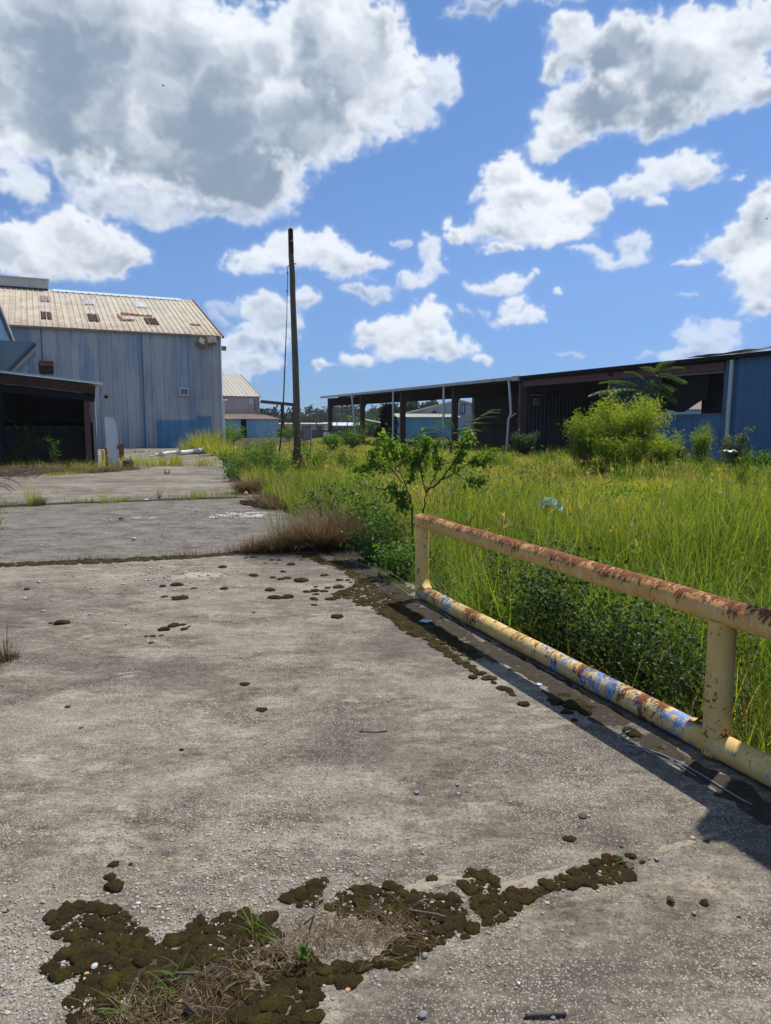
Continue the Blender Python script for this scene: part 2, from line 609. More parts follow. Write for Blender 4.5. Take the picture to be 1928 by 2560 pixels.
def mat_concrete():
    t = NT('concrete')
    p = t.pos()
    sk = t.pos((1, 1.7, 1), (3, 1, 0), (0, 0, .36))
    big = t.noise(t.pos((1, 1.5, 1), (2, 5, 0), (0, 0, .36)), .42, 5, .6, .4)
    mid = t.noise(sk, 2.4, 7, .66, .5)
    speck = t.noise(p, 17, 5, .75)
    fine = t.noise(p, 60, 4, .75)
    tone = t.math('ADD', t.math('MULTIPLY', mid, .62), t.math('ADD', t.math('MULTIPLY', speck, .36), t.math('MULTIPLY', t.math('SUBTRACT', t.noise(t.pos((1, 2.6, 1), (3, 1, 0), (0, 0, .36)), 7.5, 6, .7), .42), .42)))
    base = t.ramp(tone, [(.41, (.075, .065, .051)), (.485, (.142, .123, .097)), (.55, (.205, .178, .142)), (.64, (.32, .283, .23))])
    # broad stains: darker runs and paler scoured ground
    base = t.mix(t.math('MULTIPLY', t.ramp(big, [(.38, 1.0), (.50, 0.0)]), .66), base, (.066, .060, .053))
    base = t.mix(t.math('MULTIPLY', t.ramp(big, [(.52, 0.0), (.64, 1.0)]), .50), base, (.34, .305, .255))
    # the second bay has gone darker and greyer than the first
    ln = t.n('ShaderNodeVectorMath', operation='DOT_PRODUCT')
    g = t.n('ShaderNodeNewGeometry')
    t.put(ln.inputs[0], g.outputs['Position'])
    ln.inputs[1].default_value = (-.347, .938, 0)
    bay = t.ramp(t.math('MULTIPLY', ln.outputs['Value'], .04), [(.365, 0.0), (.370, 1.0), (.652, 1.0), (.70, .15)])
    base = t.mix(t.math('MULTIPLY', bay, .80), base, t.mix(t.ramp(tone, [(.42, 0.0), (.62, 1.0)]), (.050, .048, .045), (.185, .175, .158)))
    patch = t.ramp(t.noise(t.pos((1, 2.0, 1), (8, 2, 0), (0, 0, .2)), 1.55, 6, .62, .5), [(.635, 0.0), (.69, 1.0)])
    base = t.mix(t.math('MULTIPLY', patch, .70), base, t.mix(speck, (.30, .26, .20), (.50, .44, .36)))
    zone = t.ramp(t.math('ADD', t.math('MULTIPLY', t.noise(t.pos((1, 1.3, 1), (1, 7, 0)), 1.3, 5, .65), .8), t.math('MULTIPLY', speck, .25)), [(.42, .10), (.62, 1.0)])
    pits = t.ramp(fine, [(.38, .70), (.50, 0.0)])
    base = t.mix(pits, base, (.050, .043, .034))
    h = t.math('MULTIPLY', fine, .5)
    # aggregate in three sizes
    for scale, lo, amt, seed, dist in ((150, .25, .70, 0, .50), (78, .62, .55, 3, .42), (36, .90, .55, 6, .30)):
        v = t.voro(t.pos((1, 1, 1), (seed, seed * 1.7, 0)), scale)
        c = t.n('ShaderNodeSeparateColor')
        t.put(c.inputs[0], v.outputs['Color'])
        col = t.ramp(c.outputs[0], [(0, (.46, .40, .31)), (.22, (.15, .125, .10)), (.40, (.30, .27, .23)), (.52, (.23, .235, .25)), (.62, (.55, .50, .42)), (.80, (.40, .27, .15)), (.87, (.62, .59, .53)), (.95, (.27, .30, .33))], 'CONSTANT')
        m = t.math('MULTIPLY', t.math('MULTIPLY', t.ramp(v.outputs['Distance'], [(dist - .10, 1.0), (dist, 0.0)]), t.ramp(c.outputs[1], [(lo, 0.0), (lo + .02, 1.0)], 'CONSTANT')), zone)
        base = t.mix(t.math('MULTIPLY', m, amt), base, col)
        h = t.math('ADD', h, t.math('MULTIPLY', m, .3 + 8.0 / scale))
    h = t.math('ADD', h, t.math('MULTIPLY', speck, .8))
    base = t.mix(1.0, base, (1.10, 1.08, 1.04), 'MULTIPLY')
    return t.done(base, .9, t.bump(h, .8, .007), spec=.15)


def mat_soil():
    t = NT('soil')
    p = t.pos()
    a = t.noise(p, .8, 6, .65)
    b = t.noise(p, 14, 5, .7)
    c = t.ramp(a, [(.3, (.05, .055, .022)), (.5, (.085, .08, .035)), (.7, (.12, .095, .05))])
    c = t.mix(t.ramp(b, [(.35, .7), (.6, 0.0)]), c, (.03, .026, .016))
    return t.done(c, .95, t.bump(b, .8, .05), spec=.1)


def mat_sheet(name, faded, fresh, streak=.5, rough=.55, along=(.906, .423), rust=0.0, scale=1.0, dirt=.25, seam=0.0):
    """painted steel sheet that has faded in upright streaks"""
    t = NT(name)
    g = t.n('ShaderNodeNewGeometry')
    dp = t.n('ShaderNodeVectorMath', operation='DOT_PRODUCT')
    t.put(dp.inputs[0], g.outputs['Position'])
    dp.inputs[1].default_value = (along[0], along[1], 0)
    sp = t.n('ShaderNodeSeparateXYZ')
    t.put(sp.inputs[0], g.outputs['Position'])
    cb = t.n('ShaderNodeCombineXYZ')
    t.put(cb.inputs[0], t.math('MULTIPLY', dp.outputs['Value'], scale))
    t.put(cb.inputs[1], t.math('MULTIPLY', sp.outputs[2], .09 * scale))
    wide = t.noise(cb.outputs[0], .55, 4, .6)
    thin = t.noise(cb.outputs[0], 3.4, 4, .65)
    f = t.math('ADD', t.math('MULTIPLY', wide, .75), t.math('MULTIPLY', thin, .40))
    k = t.ramp(f, [(streak - .02, 0.0), (streak + .06, 1.0)])
    c = t.mix(k, faded, fresh)
    # every sheet has weathered a little differently
    wn = t.n('ShaderNodeTexWhiteNoise', noise_dimensions='1D')
    t.put(wn.inputs['W'], t.math('FLOOR', t.math('MULTIPLY', dp.outputs['Value'], 1.09)))
    c = t.mix(.38, c, t.mix(wn.outputs['Value'], tuple(x * .74 for x in faded), tuple(min(1, x * 1.16) for x in faded)))
    if seam:
        fr = t.math('FRACT', t.math('MULTIPLY', dp.outputs['Value'], 1.09))
        c = t.mix(t.ramp(fr, [(0.0, seam), (.06, 0.0)]), c, tuple(x * .55 for x in fresh))  # sheet joints, drawn darker to make up for weak rib shade
    grime = t.ramp(t.noise(t.pos((1, 1, .4)), .9, 6, .7), [(.45, 0.0), (.75, 1.0)])
    c = t.mix(t.math('MULTIPLY', grime, dirt), c, tuple(x * .45 for x in faded))
    if rust:
        r = t.ramp(t.noise(t.pos((1, 1, 1.5)), 1.1, 7, .72), [(1 - rust, 0.0), (1 - rust + .05, 1.0)])
        c = t.mix(r, c, t.mix(thin, (.16, .055, .02), (.34, .14, .05)))
    return t.done(c, rough, t.bump(thin, .1, .02), spec=.35)


def mat_roof():
    """cream roof sheets with grey grime and rust"""
    t = NT('cream_roof')
    p = t.pos()
    ax = t.n('ShaderNodeVectorMath', operation='DOT_PRODUCT')
    g = t.n('ShaderNodeNewGeometry')
    t.put(ax.inputs[0], g.outputs['Position'])
    ax.inputs[1].default_value = (.906, .423, 0)
    fr = t.math('FRACT', t.math('MULTIPLY', ax.outputs['Value'], 1.0))
    n = t.noise(p, .7, 6, .6)
    c = t.ramp(n, [(.3, (.43, .35, .235)), (.5, (.56, .475, .345)), (.7, (.62, .54, .41))])
    wn = t.n('ShaderNodeTexWhiteNoise', noise_dimensions='3D')
    sp = t.n('ShaderNodeSeparateXYZ')
    t.put(sp.inputs[0], g.outputs['Position'])
    cb = t.n('ShaderNodeCombineXYZ')
    t.put(cb.inputs[0], t.math('FLOOR', ax.outputs['Value']))
    t.put(cb.inputs[1], t.math('FLOOR', t.math('MULTIPLY', sp.outputs[2], .62)))
    t.put(wn.inputs['Vector'], cb.outputs[0])
    c = t.mix(t.math('MULTIPLY', wn.outputs['Value'], .30), c, (.40, .37, .34))
    c = t.mix(t.ramp(fr, [(.0, .75), (.07, .0)]), c, (.16, .13, .10))
    gr = t.ramp(t.noise(p, 2.6, 6, .7), [(.52, 0.0), (.68, .6)])
    c = t.mix(gr, c, (.20, .17, .14))
    lap = t.math('FRACT', t.math('MULTIPLY', sp.outputs[2], .62))
    c = t.mix(t.ramp(lap, [(0.0, .6), (.035, 0.0)]), c, (.20, .165, .13))
    low = t.ramp(t.math('ADD', t.math('MULTIPLY', t.math('SUBTRACT', 10.2, sp.outputs[2]), .22), t.noise(t.pos((1, 1, .3)), 1.6, 6, .7)), [(.62, 0.0), (.95, .75)])
    c = t.mix(low, c, (.30, .20, .11))
    ru = t.ramp(t.noise(t.pos((1, 1, 1), (4, 3, 1)), .42, 7, .7), [(.63, 0.0), (.69, 1.0)])
    c = t.mix(ru, c, (.30, .12, .045))
    return t.done(c, .6, spec=.3)


def mat_flaking(name, rust_top, blue, seed):
    """yellow paint over blue over rusty steel; the top of the pipe has worn most"""
    t = NT(name)
    g = t.n('ShaderNodeNewGeometry')
    sp = t.n('ShaderNodeSeparateXYZ')
    t.put(sp.inputs[0], g.outputs['Normal'])
    # wear runs round the pipe: the grain is closer along it than across it
    sx = t.n('ShaderNodeVectorMath', operation='DOT_PRODUCT')
    t.put(sx.inputs[0], g.outputs['Position'])
    sx.inputs[1].default_value = (.365, -.931, 0)
    sy = t.n('ShaderNodeVectorMath', operation='DOT_PRODUCT')
    t.put(sy.inputs[0], g.outputs['Position'])
    sy.inputs[1].default_value = (.931, .365, 0)
    spz = t.n('ShaderNodeSeparateXYZ')
    t.put(spz.inputs[0], g.outputs['Position'])
    cmb = t.n('ShaderNodeCombineXYZ')
    t.put(cmb.inputs[0], t.math('ADD', t.math('MULTIPLY', sx.outputs['Value'], 1.9), seed))
    t.put(cmb.inputs[1], sy.outputs['Value'])
    t.put(cmb.inputs[2], spz.outputs[2])
    p = cmb.outputs[0]
    a = t.noise(p, 19, 9, .74, .8)
    b = t.noise(p, 55, 6, .7, .4)
    c = t.noise(p, 3.6, 5, .65)
    flake = t.math('ADD', t.math('ADD', t.math('MULTIPLY', a, .60), t.math('MULTIPLY', b, .30)), t.math('MULTIPLY', c, .38))
    worn = t.math('ADD', flake, t.math('MULTIPLY', sp.outputs[2], rust_top))
    yellow = t.ramp(t.noise(p, 5, 5), [(.3, (.60, .39, .115)), (.55, (.71, .49, .175)), (.75, (.75, .55, .235))])
    if rust_top > .05:
        blush = t.ramp(t.math('ADD', t.noise(p, 12, 7, .75, .4), t.math('MULTIPLY', sp.outputs[2], .14)), [(.46, 0.0), (.66, .9)])
        yellow = t.mix(blush, yellow, (.64, .27, .095))
        drip = t.ramp(t.noise(t.pos((1, 1, .25), (3, 1, 0)), 30, 5, .7), [(.57, 0.0), (.66, .75)])
        yellow = t.mix(drip, yellow, (.22, .085, .04))
    edge = t.ramp(worn, [(.70 - blue * .0, 0.0), (.73, 1.0)])
    rust = t.ramp(t.noise(p, 22, 6, .7), [(.3, (.085, .028, .012)), (.52, (.20, .070, .026)), (.75, (.38, .16, .062))])
    col = yellow
    if blue:
        q = t.pos((1, 1, 1), (seed + 5, 2, 0))
        # the paint is sound at the near post and most worn half way along
        dd = t.n('ShaderNodeVectorMath', operation='DOT_PRODUCT')
        t.put(dd.inputs[0], g.outputs['Position'])
        dd.inputs[1].default_value = (.365, -.931, 0)
        wear = t.ramp(t.math('MULTIPLY', t.math('ADD', dd.outputs['Value'], 6.0), .2), [(.0, .085), (.30, .065), (.62, .085), (.655, -.01), (.8, -.01)])
        worn = t.math('ADD', worn, t.math('SUBTRACT', wear, .05))
        edge = t.ramp(worn, [(.70, 0.0), (.72, 1.0)])
        bl = t.math('ADD', t.math('ADD', t.math('MULTIPLY', t.noise(q, 13, 8, .72, .6), .72), t.math('MULTIPLY', t.noise(q, 2.4, 3), .42)), t.math('MULTIPLY', wear, .55))
        z1 = t.ramp(bl, [(.640, 0.0), (.655, 1.0)])
        col = t.mix(z1, col, t.mix(t.noise(p, 12, 4), (.13, .22, .42), (.22, .36, .62)))
    col = t.mix(edge, col, rust)
    fleck = t.ramp(t.math('ADD', b, t.math('MULTIPLY', c, .25)), [(.80 if rust_top <= .05 else .76, 0.0), (.83 if rust_top <= .05 else .79, 1.0)])
    col = t.mix(t.math('MULTIPLY', fleck, .7), col, (.08, .03, .018))
    h = t.math('SUBTRACT', 1.0, edge)
    return t.done(col, t.mix(edge, (.55, .55, .55), (.9, .9, .9)), t.bump(t.math('ADD', h, t.math('MULTIPLY', b, .45)), .8, .005), spec=.25)


def mat_leaf(name, stops, tfac=.42, tgain=1.5, rough=.5, spec=.22):
    t = NT(name)
    spec = min(spec, .25)
    rough = max(rough, .48)
    c = t.ramp(t.attr('tint'), stops)
    tc = t.mix(1.0, c, (tgain, tgain, tgain * .6), 'MULTIPLY')
    return t.done(c, rough, translucent=tc, tfac=tfac, spec=spec)


def mat_moss():
    t = NT('moss')
    p = t.pos()
    a = t.noise(p, 11, 5, .7)
    b = t.noise(p, 190, 4, .8)
    c = t.ramp(a, [(.30, (.044, .028, .014)), (.46, (.064, .044, .018)), (.60, (.082, .066, .017)), (.74, (.105, .105, .018))])
    c = t.mix(t.ramp(b, [(.35, .75), (.6, 0.0)]), c, (.012, .009, .004))
    c = t.mix(t.ramp(b, [(.60, 0.0), (.75, .5)]), c, (.13, .115, .045))
    return t.done(c, .95, t.bump(b, 1.0, .01), spec=.1)


def mat_bark(name, c0, c1, sc=6):
    t = NT(name)
    n = t.noise(t.pos((1, 1, .12)), sc, 7, .7)
    return t.done(t.ramp(n, [(.3, c0), (.7, c1)]), .9, t.bump(n, .6, .03), spec=.15)


M = {}
M['concrete'] = mat_concrete()
M['soil'] = mat_soil()
M['faded_blue'] = mat_sheet('faded_blue', (.50, .50, .52), (.19, .30, .43), .570, dirt=.35, seam=.85)
M['roof_cream'] = mat_roof()
M['blue_patch'] = mat_sheet('blue_patch', (.12, .30, .48), (.06, .20, .38), .54, dirt=.4, seam=.5)
M['shed_blue'] = mat_sheet('shed_blue', (.075, .185, .335), (.055, .14, .27), .55, along=(-.438, .899), dirt=.3)
M['light_blue'] = mat_sheet('light_blue', (.32, .50, .62), (.20, .38, .54), .58, dirt=.2)
M['teal_blue'] = mat_sheet('teal_blue', (.17, .44, .60), (.12, .35, .53), .58, dirt=.15)
M['pale_grey'] = mat_sheet('pale_grey', (.50, .52, .57), (.40, .43, .49), .58, dirt=.2)
M['mauve'] = mat_sheet('mauve', (.47, .40, .41), (.40, .34, .35), .58, dirt=.2)
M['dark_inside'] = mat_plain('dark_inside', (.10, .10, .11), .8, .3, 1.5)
M['black_inside'] = mat_plain('black_inside', (.012, .012, .013), .9, .3, 2)  # near-black: the dark of the interiors is put into the colour
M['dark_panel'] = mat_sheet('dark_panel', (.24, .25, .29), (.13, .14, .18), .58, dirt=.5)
M['primer'] = mat_plain('primer', (.165, .085, .080), .7, .25, 4, dirt=(.08, .04, .035), dirt_amt=.6)
M['primer_dark'] = mat_plain('primer_dark', (.11, .062, .056), .75, .25, 4)
M['olive'] = mat_plain('olive', (.36, .26, .07), .7, .25, 5, dirt=(.08, .06, .03))
M['white_paint'] = mat_plain('white_paint', (.66, .68, .68), .5, .12, 3, dirt=(.32, .31, .28), dirt_amt=.62)
M['white_metal'] = mat_plain('white_metal', (.58, .64, .68), .4, .1, 2, dirt=(.36, .38, .40), dirt_amt=.66)
M['gutter'] = mat_plain('gutter', (.50, .51, .50), .5, .15, 2.5, dirt=(.20, .17, .14), dirt_amt=.58)
M['rust'] = mat_plain('rust', (.22, .085, .035), .9, .45, 7, dirt=(.08, .035, .02), dirt_amt=.52)
M['rust_dark'] = mat_plain('rust_dark', (.075, .04, .026), .9, .4, 5)
M['grey_metal'] = mat_plain('grey_metal', (.20, .215, .245), .5, .15, 4, dirt=(.09, .085, .08), dirt_amt=.6)
M['dark_metal'] = mat_plain('dark_metal', (.05, .055, .06), .5, .2, 4)
M['awning'] = mat_plain('awning', (.13, .18, .22), .6, .15, 2, dirt=(.05, .06, .07), dirt_amt=.6)
M['beige_metal'] = mat_plain('beige_metal', (.30, .26, .20), .6, .25, 4, dirt=(.12, .10, .08), dirt_amt=.52)
M['tan_roof'] = mat_sheet('tan_roof', (.47, .42, .33), (.40, .35, .28), .58, dirt=.3)
M['rusty_tan_roof'] = mat_sheet('rusty_tan_roof', (.34, .24, .19), (.27, .17, .12), .55, dirt=.4, rust=.36)
M['yellow_post'] = mat_plain('yellow_post', (.52, .40, .16), .6, .2, 6, dirt=(.26, .17, .07), dirt_amt=.6)
M['rusty_yellow'] = mat_plain('rusty_yellow', (.45, .30, .09), .8, .3, 8, dirt=(.13, .05, .02), dirt_amt=.46)
M['asphalt_lump'] = mat_plain('asphalt_lump', (.045, .042, .038), .95, .4, 12)
M['pole_wood'] = mat_bark('pole_wood', (.085, .072, .050), (.20, .172, .125), 14)
M['pole_rot'] = mat_bark('pole_rot', (.02, .012, .010), (.085, .032, .022), 14)
M['wood_fresh'] = mat_plain('wood_fresh', (.42, .22, .12), .8, .2, 20)
M['rail_top'] = mat_flaking('rail_top', .125, 0.0, 1.0)
M['rail_bottom'] = mat_flaking('rail_bottom', .03, .35, 4.0)
M['rail_post'] = mat_flaking('rail_post', -.0, .0, 9.0)
M['moss'] = mat_moss()
M['bark'] = mat_bark('bark', (.05, .038, .026), (.12, .095, .065), 30)
M['twig'] = mat_bark('twig', (.10, .075, .055), (.22, .18, .14), 60)
M['grass'] = mat_leaf('grass', [(0, (.034, .068, .012)), (.25, (.096, .158, .021)), (.5, (.225, .275, .028)), (.68, (.39, .375, .036)), (.8, (.40, .35, .050)), (.88, (.33, .24, .12)), (1, (.15, .082, .042))], .50, 1.6)
M['dry_grass'] = mat_leaf('dry_grass', [(0, (.07, .042, .022)), (.4, (.15, .092, .048)), (.7, (.25, .175, .10)), (.9, (.34, .27, .16)), (1, (.12, .15, .03))], .30, 1.15)
M['leaf'] = mat_leaf('leaf', [(0, (.030, .075, .016)), (.5, (.062, .140, .020)), (.85, (.13, .22, .025)), (1, (.27, .28, .035))], .42, 1.8, .38, .5)
M['dark_leaf'] = mat_leaf('dark_leaf', [(0, (.020, .045, .014)), (.5, (.045, .09, .022)), (.9, (.08, .14, .026)), (1, (.16, .19, .035))], .36, 1.6, .4, .4)
M['willow_leaf'] = mat_leaf('willow_leaf', [(0, (.070, .12, .016)), (.45, (.185, .265, .026)), (.8, (.29, .345, .036)), (1, (.38, .30, .08))], .50, 1.75)
M['mimosa_leaf'] = mat_leaf('mimosa_leaf', [(0, (.035, .08, .022)), (.5, (.065, .125, .028)), (1, (.13, .19, .035))], .42, 1.6)
M['far_leaf'] = mat_leaf('far_leaf', [(0, (.030, .055, .030)), (.5, (.055, .09, .040)), (1, (.10, .14, .05))], .3, 1.3, .7, .1)
M['pale_leaf'] = mat_leaf('pale_leaf', [(0, (.05, .085, .03)), (.5, (.10, .145, .045)), (1, (.21, .24, .10))], .36, 1.4)
M['weed_leaf'] = mat_leaf('weed_leaf', [(0, (.045, .105, .014)), (.5, (.105, .20, .02)), (1, (.20, .29, .03))], .45, 1.7)
M['stone'] = NT('stone')
_t = M['stone']
_c = _t.ramp(_t.attr('tint'), [(0, (.42, .37, .30)), (.25, (.27, .27, .28)), (.45, (.46, .42, .36)), (.65, (.34, .24, .15)), (.8, (.24, .205, .17)), (1, (.50, .47, .43))])
_n = _t.noise(_t.pos(), 120, 4)
M['stone'] = _t.done(_t.mix(.25, _c, _n, 'OVERLAY'), .7, _t.bump(_n, .3, .004), spec=.3)

# ------------------------------------------------------------------ ground and slabs
EDGE = [(3.95, -2.2), (1.76, 3.41), (.49, 6.65), (-.70, 9.8), (-5.1, 23.4), (-9.2, 40.0), (-11.6, 57.0)]
_ey = np.array([p[1] for p in EDGE])
_ex = np.array([p[0] for p in EDGE])


def edge_d(x, y):
    """metres to the right of the slab's edge"""
    return (np.asarray(x) - np.interp(y, _ey, _ex)) * .93


def sstep(a, b, x):
    t = np.clip((np.asarray(x, float) - a) / (b - a), 0, 1)
    return t * t * (3 - 2 * t)


def ground_z(x, y):
    d = edge_d(x, y)
    low = -.88 + .50 * sstep(1.5, 14, d) + .20 * sstep(14, 40, d)
    low = low * (1 - .80 * sstep(5.0, 11.0, y))
    low = np.where(np.asarray(y) > 58, -.15, low)
    g = np.where(d < -.25, -.07, low)
    bump = .05 * np.sin(np.asarray(x) * 1.3 + 1) * np.sin(np.asarray(y) * .9) + .03 * np.sin(np.asarray(x) * 3.1) * np.sin(np.asarray(y) * 2.7 + 2)
    return g + np.where(d > .3, bump, 0)


def build_ground():
    nr, na = 170, 300
    r = np.concatenate([[.02], np.geomspace(.4, 3500, nr)])
    a = np.linspace(0, 2 * np.pi, na, endpoint=False)
    X, Y = np.outer(r, np.cos(a)), np.outer(r, np.sin(a))
    Z = ground_z(X, Y)
    v = np.stack([X, Y, Z], -1).reshape(-1, 3)
    i, j = np.meshgrid(np.arange(nr), np.arange(na), indexing='ij')
    j2 = (j + 1) % na
    q = np.stack([i * na + j, i * na + j2, (i + 1) * na + j2, (i + 1) * na + j], -1).reshape(-1, 4)[:, ::-1]
    tag(mesh_np('ground', v, q, [], mat=M['soil']), 'rough weedy soil of the yard and field', 'ground', kind='structure')


build_ground()


def line_x(p, ang, q, d):
    """where a line through p at an angle meets the line q + d*t"""
    ux, uy = math.cos(R(ang)), math.sin(R(ang))
    det = ux * -d[1] + uy * d[0]
    rx, ry = q[0] - p[0], q[1] - p[1]
    s = (rx * -d[1] + ry * d[0]) / det
    return (p[0] + ux * s, p[1] + uy * s)


JOINTS = [((0, -3.2), 20), ((-.70, 9.56), 20.3), ((-3.3, 16.26), 20.5), ((-5.8, 24.4), 23), ((-9.5, 28.6), 24), ((-12, 42.0), 25), ((-13, 57.35), 25.5)]


def edge_hit(p, ang):
    for a, b in zip(EDGE[:-1], EDGE[1:]):
        h = line_x(p, ang, a, (b[0] - a[0], b[1] - a[1]))
        if a[1] - 1e-6 <= h[1] <= b[1] + 1e-6:
            return h
    return line_x(p, ang, EDGE[-2], (EDGE[-1][0] - EDGE[-2][0], EDGE[-1][1] - EDGE[-2][1]))


def build_slabs():
    rng = random.Random(5)
    tops = [0, -.018, -.006, -.012, -.02, -.03]
    for k in range(len(JOINTS) - 1):
        (pa, aa), (pb, ab) = JOINTS[k], JOINTS[k + 1]
        g = (.012, .026, .02, .02, .02, .02, .02, .0)
        pa2 = (pa[0] - math.sin(R(aa)) * g[k], pa[1] + math.cos(R(aa)) * g[k])
        pb2 = (pb[0] + math.sin(R(ab)) * g[k + 1], pb[1] - math.cos(R(ab)) * g[k + 1])
        h0, h1 = edge_hit(pa2, aa), edge_hit(pb2, ab)
        right = [h0] + [p for p in EDGE if h0[1] < p[1] < h1[1]] + [h1]
        l0 = line_x(pa2, aa, (-26 if k < 3 else -34, 0), (0, 1))
        l1 = line_x(pb2, ab, (-26 if k < 3 else -34, 0), (0, 1))
        ring = [l0] + right + [l1]
        pts = []
        for a, b in zip(ring, ring[1:] + ring[:1]):
            d = math.hypot(b[0] - a[0], b[1] - a[1])
            n = max(1, int(d / (.07 if k < 2 else .3)))
            for i in range(n):
                t = i / n
                x, y = a[0] + (b[0] - a[0]) * t, a[1] + (b[1] - a[1]) * t
                j = .006 * rng.gauss(0, 1) + (.02 * rng.random() if rng.random() < .12 else 0)
                ty, tx = (b[0] - a[0]) / d, -(b[1] - a[1]) / d
                pts.append((x + tx * j, y + ty * j))
        bm = bmesh.new()
        th = .95 if k < 1 else .16
        vs = [bm.verts.new((x, y, tops[k])) for x, y in pts]
        top = bm.faces.new(vs)
        if top.normal.z < 0:
            top.normal_flip()
        ret = bmesh.ops.extrude_face_region(bm, geom=[top])
        bmesh.ops.translate(bm, vec=(0, 0, -th), verts=[e for e in ret['geom'] if isinstance(e, bmesh.types.BMVert)])
        bmesh.ops.recalc_face_normals(bm, faces=bm.faces)
        bmesh.ops.triangulate(bm, faces=[f for f in bm.faces if len(f.verts) > 4])
        me = bpy.data.meshes.new('pavement')
        bm.to_mesh(me)
        bm.free()
        tag(link('pavement', me, M['concrete']), 'weathered concrete slab of the yard', 'pavement', kind='structure')


build_slabs()


def dirt_bank(label, line, half, hmax, seed, mat, step=.035, z0=0.0, thin=.42):
    """a low uneven bank of dirt on the slab; where it thins out it sinks under the concrete"""
    rng = np.random.RandomState(seed)
    P = [Vector((a[0], a[1], 0)) for a in line]
    pts = []
    for a, b in zip(P[:-1], P[1:]):
        n = max(1, int((b - a).length / step))
        pts += [a.lerp(b, i / n) for i in range(n)]
    pts.append(P[-1])
    V, m = [], (41 if half > .25 else 15)
    for i, c in enumerate(pts):
        d = (pts[min(i + 1, len(pts) - 1)] - pts[max(i - 1, 0)]).normalized()
        nn = Vector((d.y, -d.x, 0))
        for j in range(m):
            V.append(c + nn * half * (j / (m - 1) * 2 - 1))
    V = np.array([tuple(v) for v in V])
    s = np.tile(np.linspace(-1, 1, m), len(pts))
    s = s * (1 + .25 * perlin(V[:, 0] * 3.1, V[:, 1] * 3.1, seed + 5))
    e = np.repeat(np.minimum(np.arange(len(pts)), len(pts) - 1 - np.arange(len(pts))) * step / .25, m)
    k = (1 - np.abs(s) ** 1.6) * np.clip(e, 0, 1)
    nz = perlin(V[:, 0] * 5, V[:, 1] * 5, seed) * .6 + perlin(V[:, 0] * 16, V[:, 1] * 16, seed + 1) * .4 + perlin(V[:, 0] * 45, V[:, 1] * 45, seed + 2) * .25
    V[:, 2] = hmax * (k * 1.0 + .75 * nz * (.4 + k) - thin) - .0015
    V[:, 2] = np.maximum(V[:, 2], -.02) + z0
    i, j = np.meshgrid(np.arange(len(pts) - 1), np.arange(m - 1), indexing='ij')
    q = np.stack([i * m + j, i * m + j + 1, (i + 1) * m + j + 1, (i + 1) * m + j], -1).reshape(-1, 4)
    tag(mesh_np('dirt', V, q, [], None, mat), label, 'dirt', kind='stuff')


M['dark_dirt'] = mat_plain('dark_dirt', (.040, .030, .020), .95, .55, 40, dirt=(.085, .066, .045), dirt_amt=.52)
M['sand'] = mat_plain('sand', (.30, .255, .20), .95, .35, 60, dirt=(.15, .125, .095), dirt_amt=.5)
dirt_bank('dark rotted litter between the moss and the bottom rail', [(.14, 6.95), (.16, 6.5), (.46, 5.75), (.83, 4.85), (1.08, 4.2), (1.30, 3.6)], .17, .020, 3, M['dark_dirt'])
dirt_bank('dark rotted litter under the weeds at the slab edge', [(-.80, 9.55), (-.45, 8.7), (-.12, 7.8), (.05, 7.1), (.14, 6.6)], .30, .030, 5, M['dark_dirt'])
dirt_bank('dark litter along the foot of the bottom rail near the post', [(1.22, 3.8), (1.40, 3.35), (1.60, 2.8), (1.78, 2.3)], .14, .012, 7, M['dark_dirt'])
_j = [gp(x, y) for x, y in ((1560, 2165), (1640, 2130), (1720, 2105), (1800, 2080), (1900, 2050))]
dirt_bank('sandy strip filling the joint of the near slab at the right', [(a.x, a.y) for a in _j], .028, .006, 9, M['sand'], .02)
_j = [gp(x, y) for x, y in ((880, 2230), (1000, 2225), (1150, 2195), (1300, 2215), (1420, 2165), (1560, 2150))]
dirt_bank('sandy strip under the moss along the joint of the near slab', [(a.x, a.y) for a in _j], .05, .006, 11, M['sand'], .02)
_j = [gp(x, y) for x, y in ((0, 1413), (200, 1404), (400, 1395), (560, 1385), (720, 1376), (800, 1372))]
dirt_bank('dark soil filling the near joint of the pavement', [(a.x, a.y) for a in _j], .07, .016, 13, M['dark_dirt'])
_j = [gp(x, y) for x, y in ((0, 1266), (73, 1260.5), (190, 1256), (300, 1252), (450, 1246.5), (600, 1242))]
dirt_bank('brown soil filling the second joint of the pavement', [(a.x, a.y) for a in _j], .10, .016, 15, M['dark_dirt'])

M['pale_grit'] = mat_plain('pale_grit', (.37, .32, .25), .95, .35, 45, dirt=(.22, .19, .15), dirt_amt=.5)
M['white_grit'] = mat_plain('white_grit', (.46, .44, .41), .95, .35, 40, dirt=(.26, .235, .20), dirt_amt=.5)


def pale_spot(label, px0, px1, py, half, seed, mat='pale_grit', h=.006):
    a, b = gp(px0, py), gp(px1, py)
    dirt_bank(label, [(a.x, a.y), ((a.x + b.x) / 2, (a.y + b.y) / 2 + .03), (b.x, b.y)], half, h, seed, M[mat], max(.018, (b - a).length / 60), -.018 if py < 1390 else 0.0, .62)


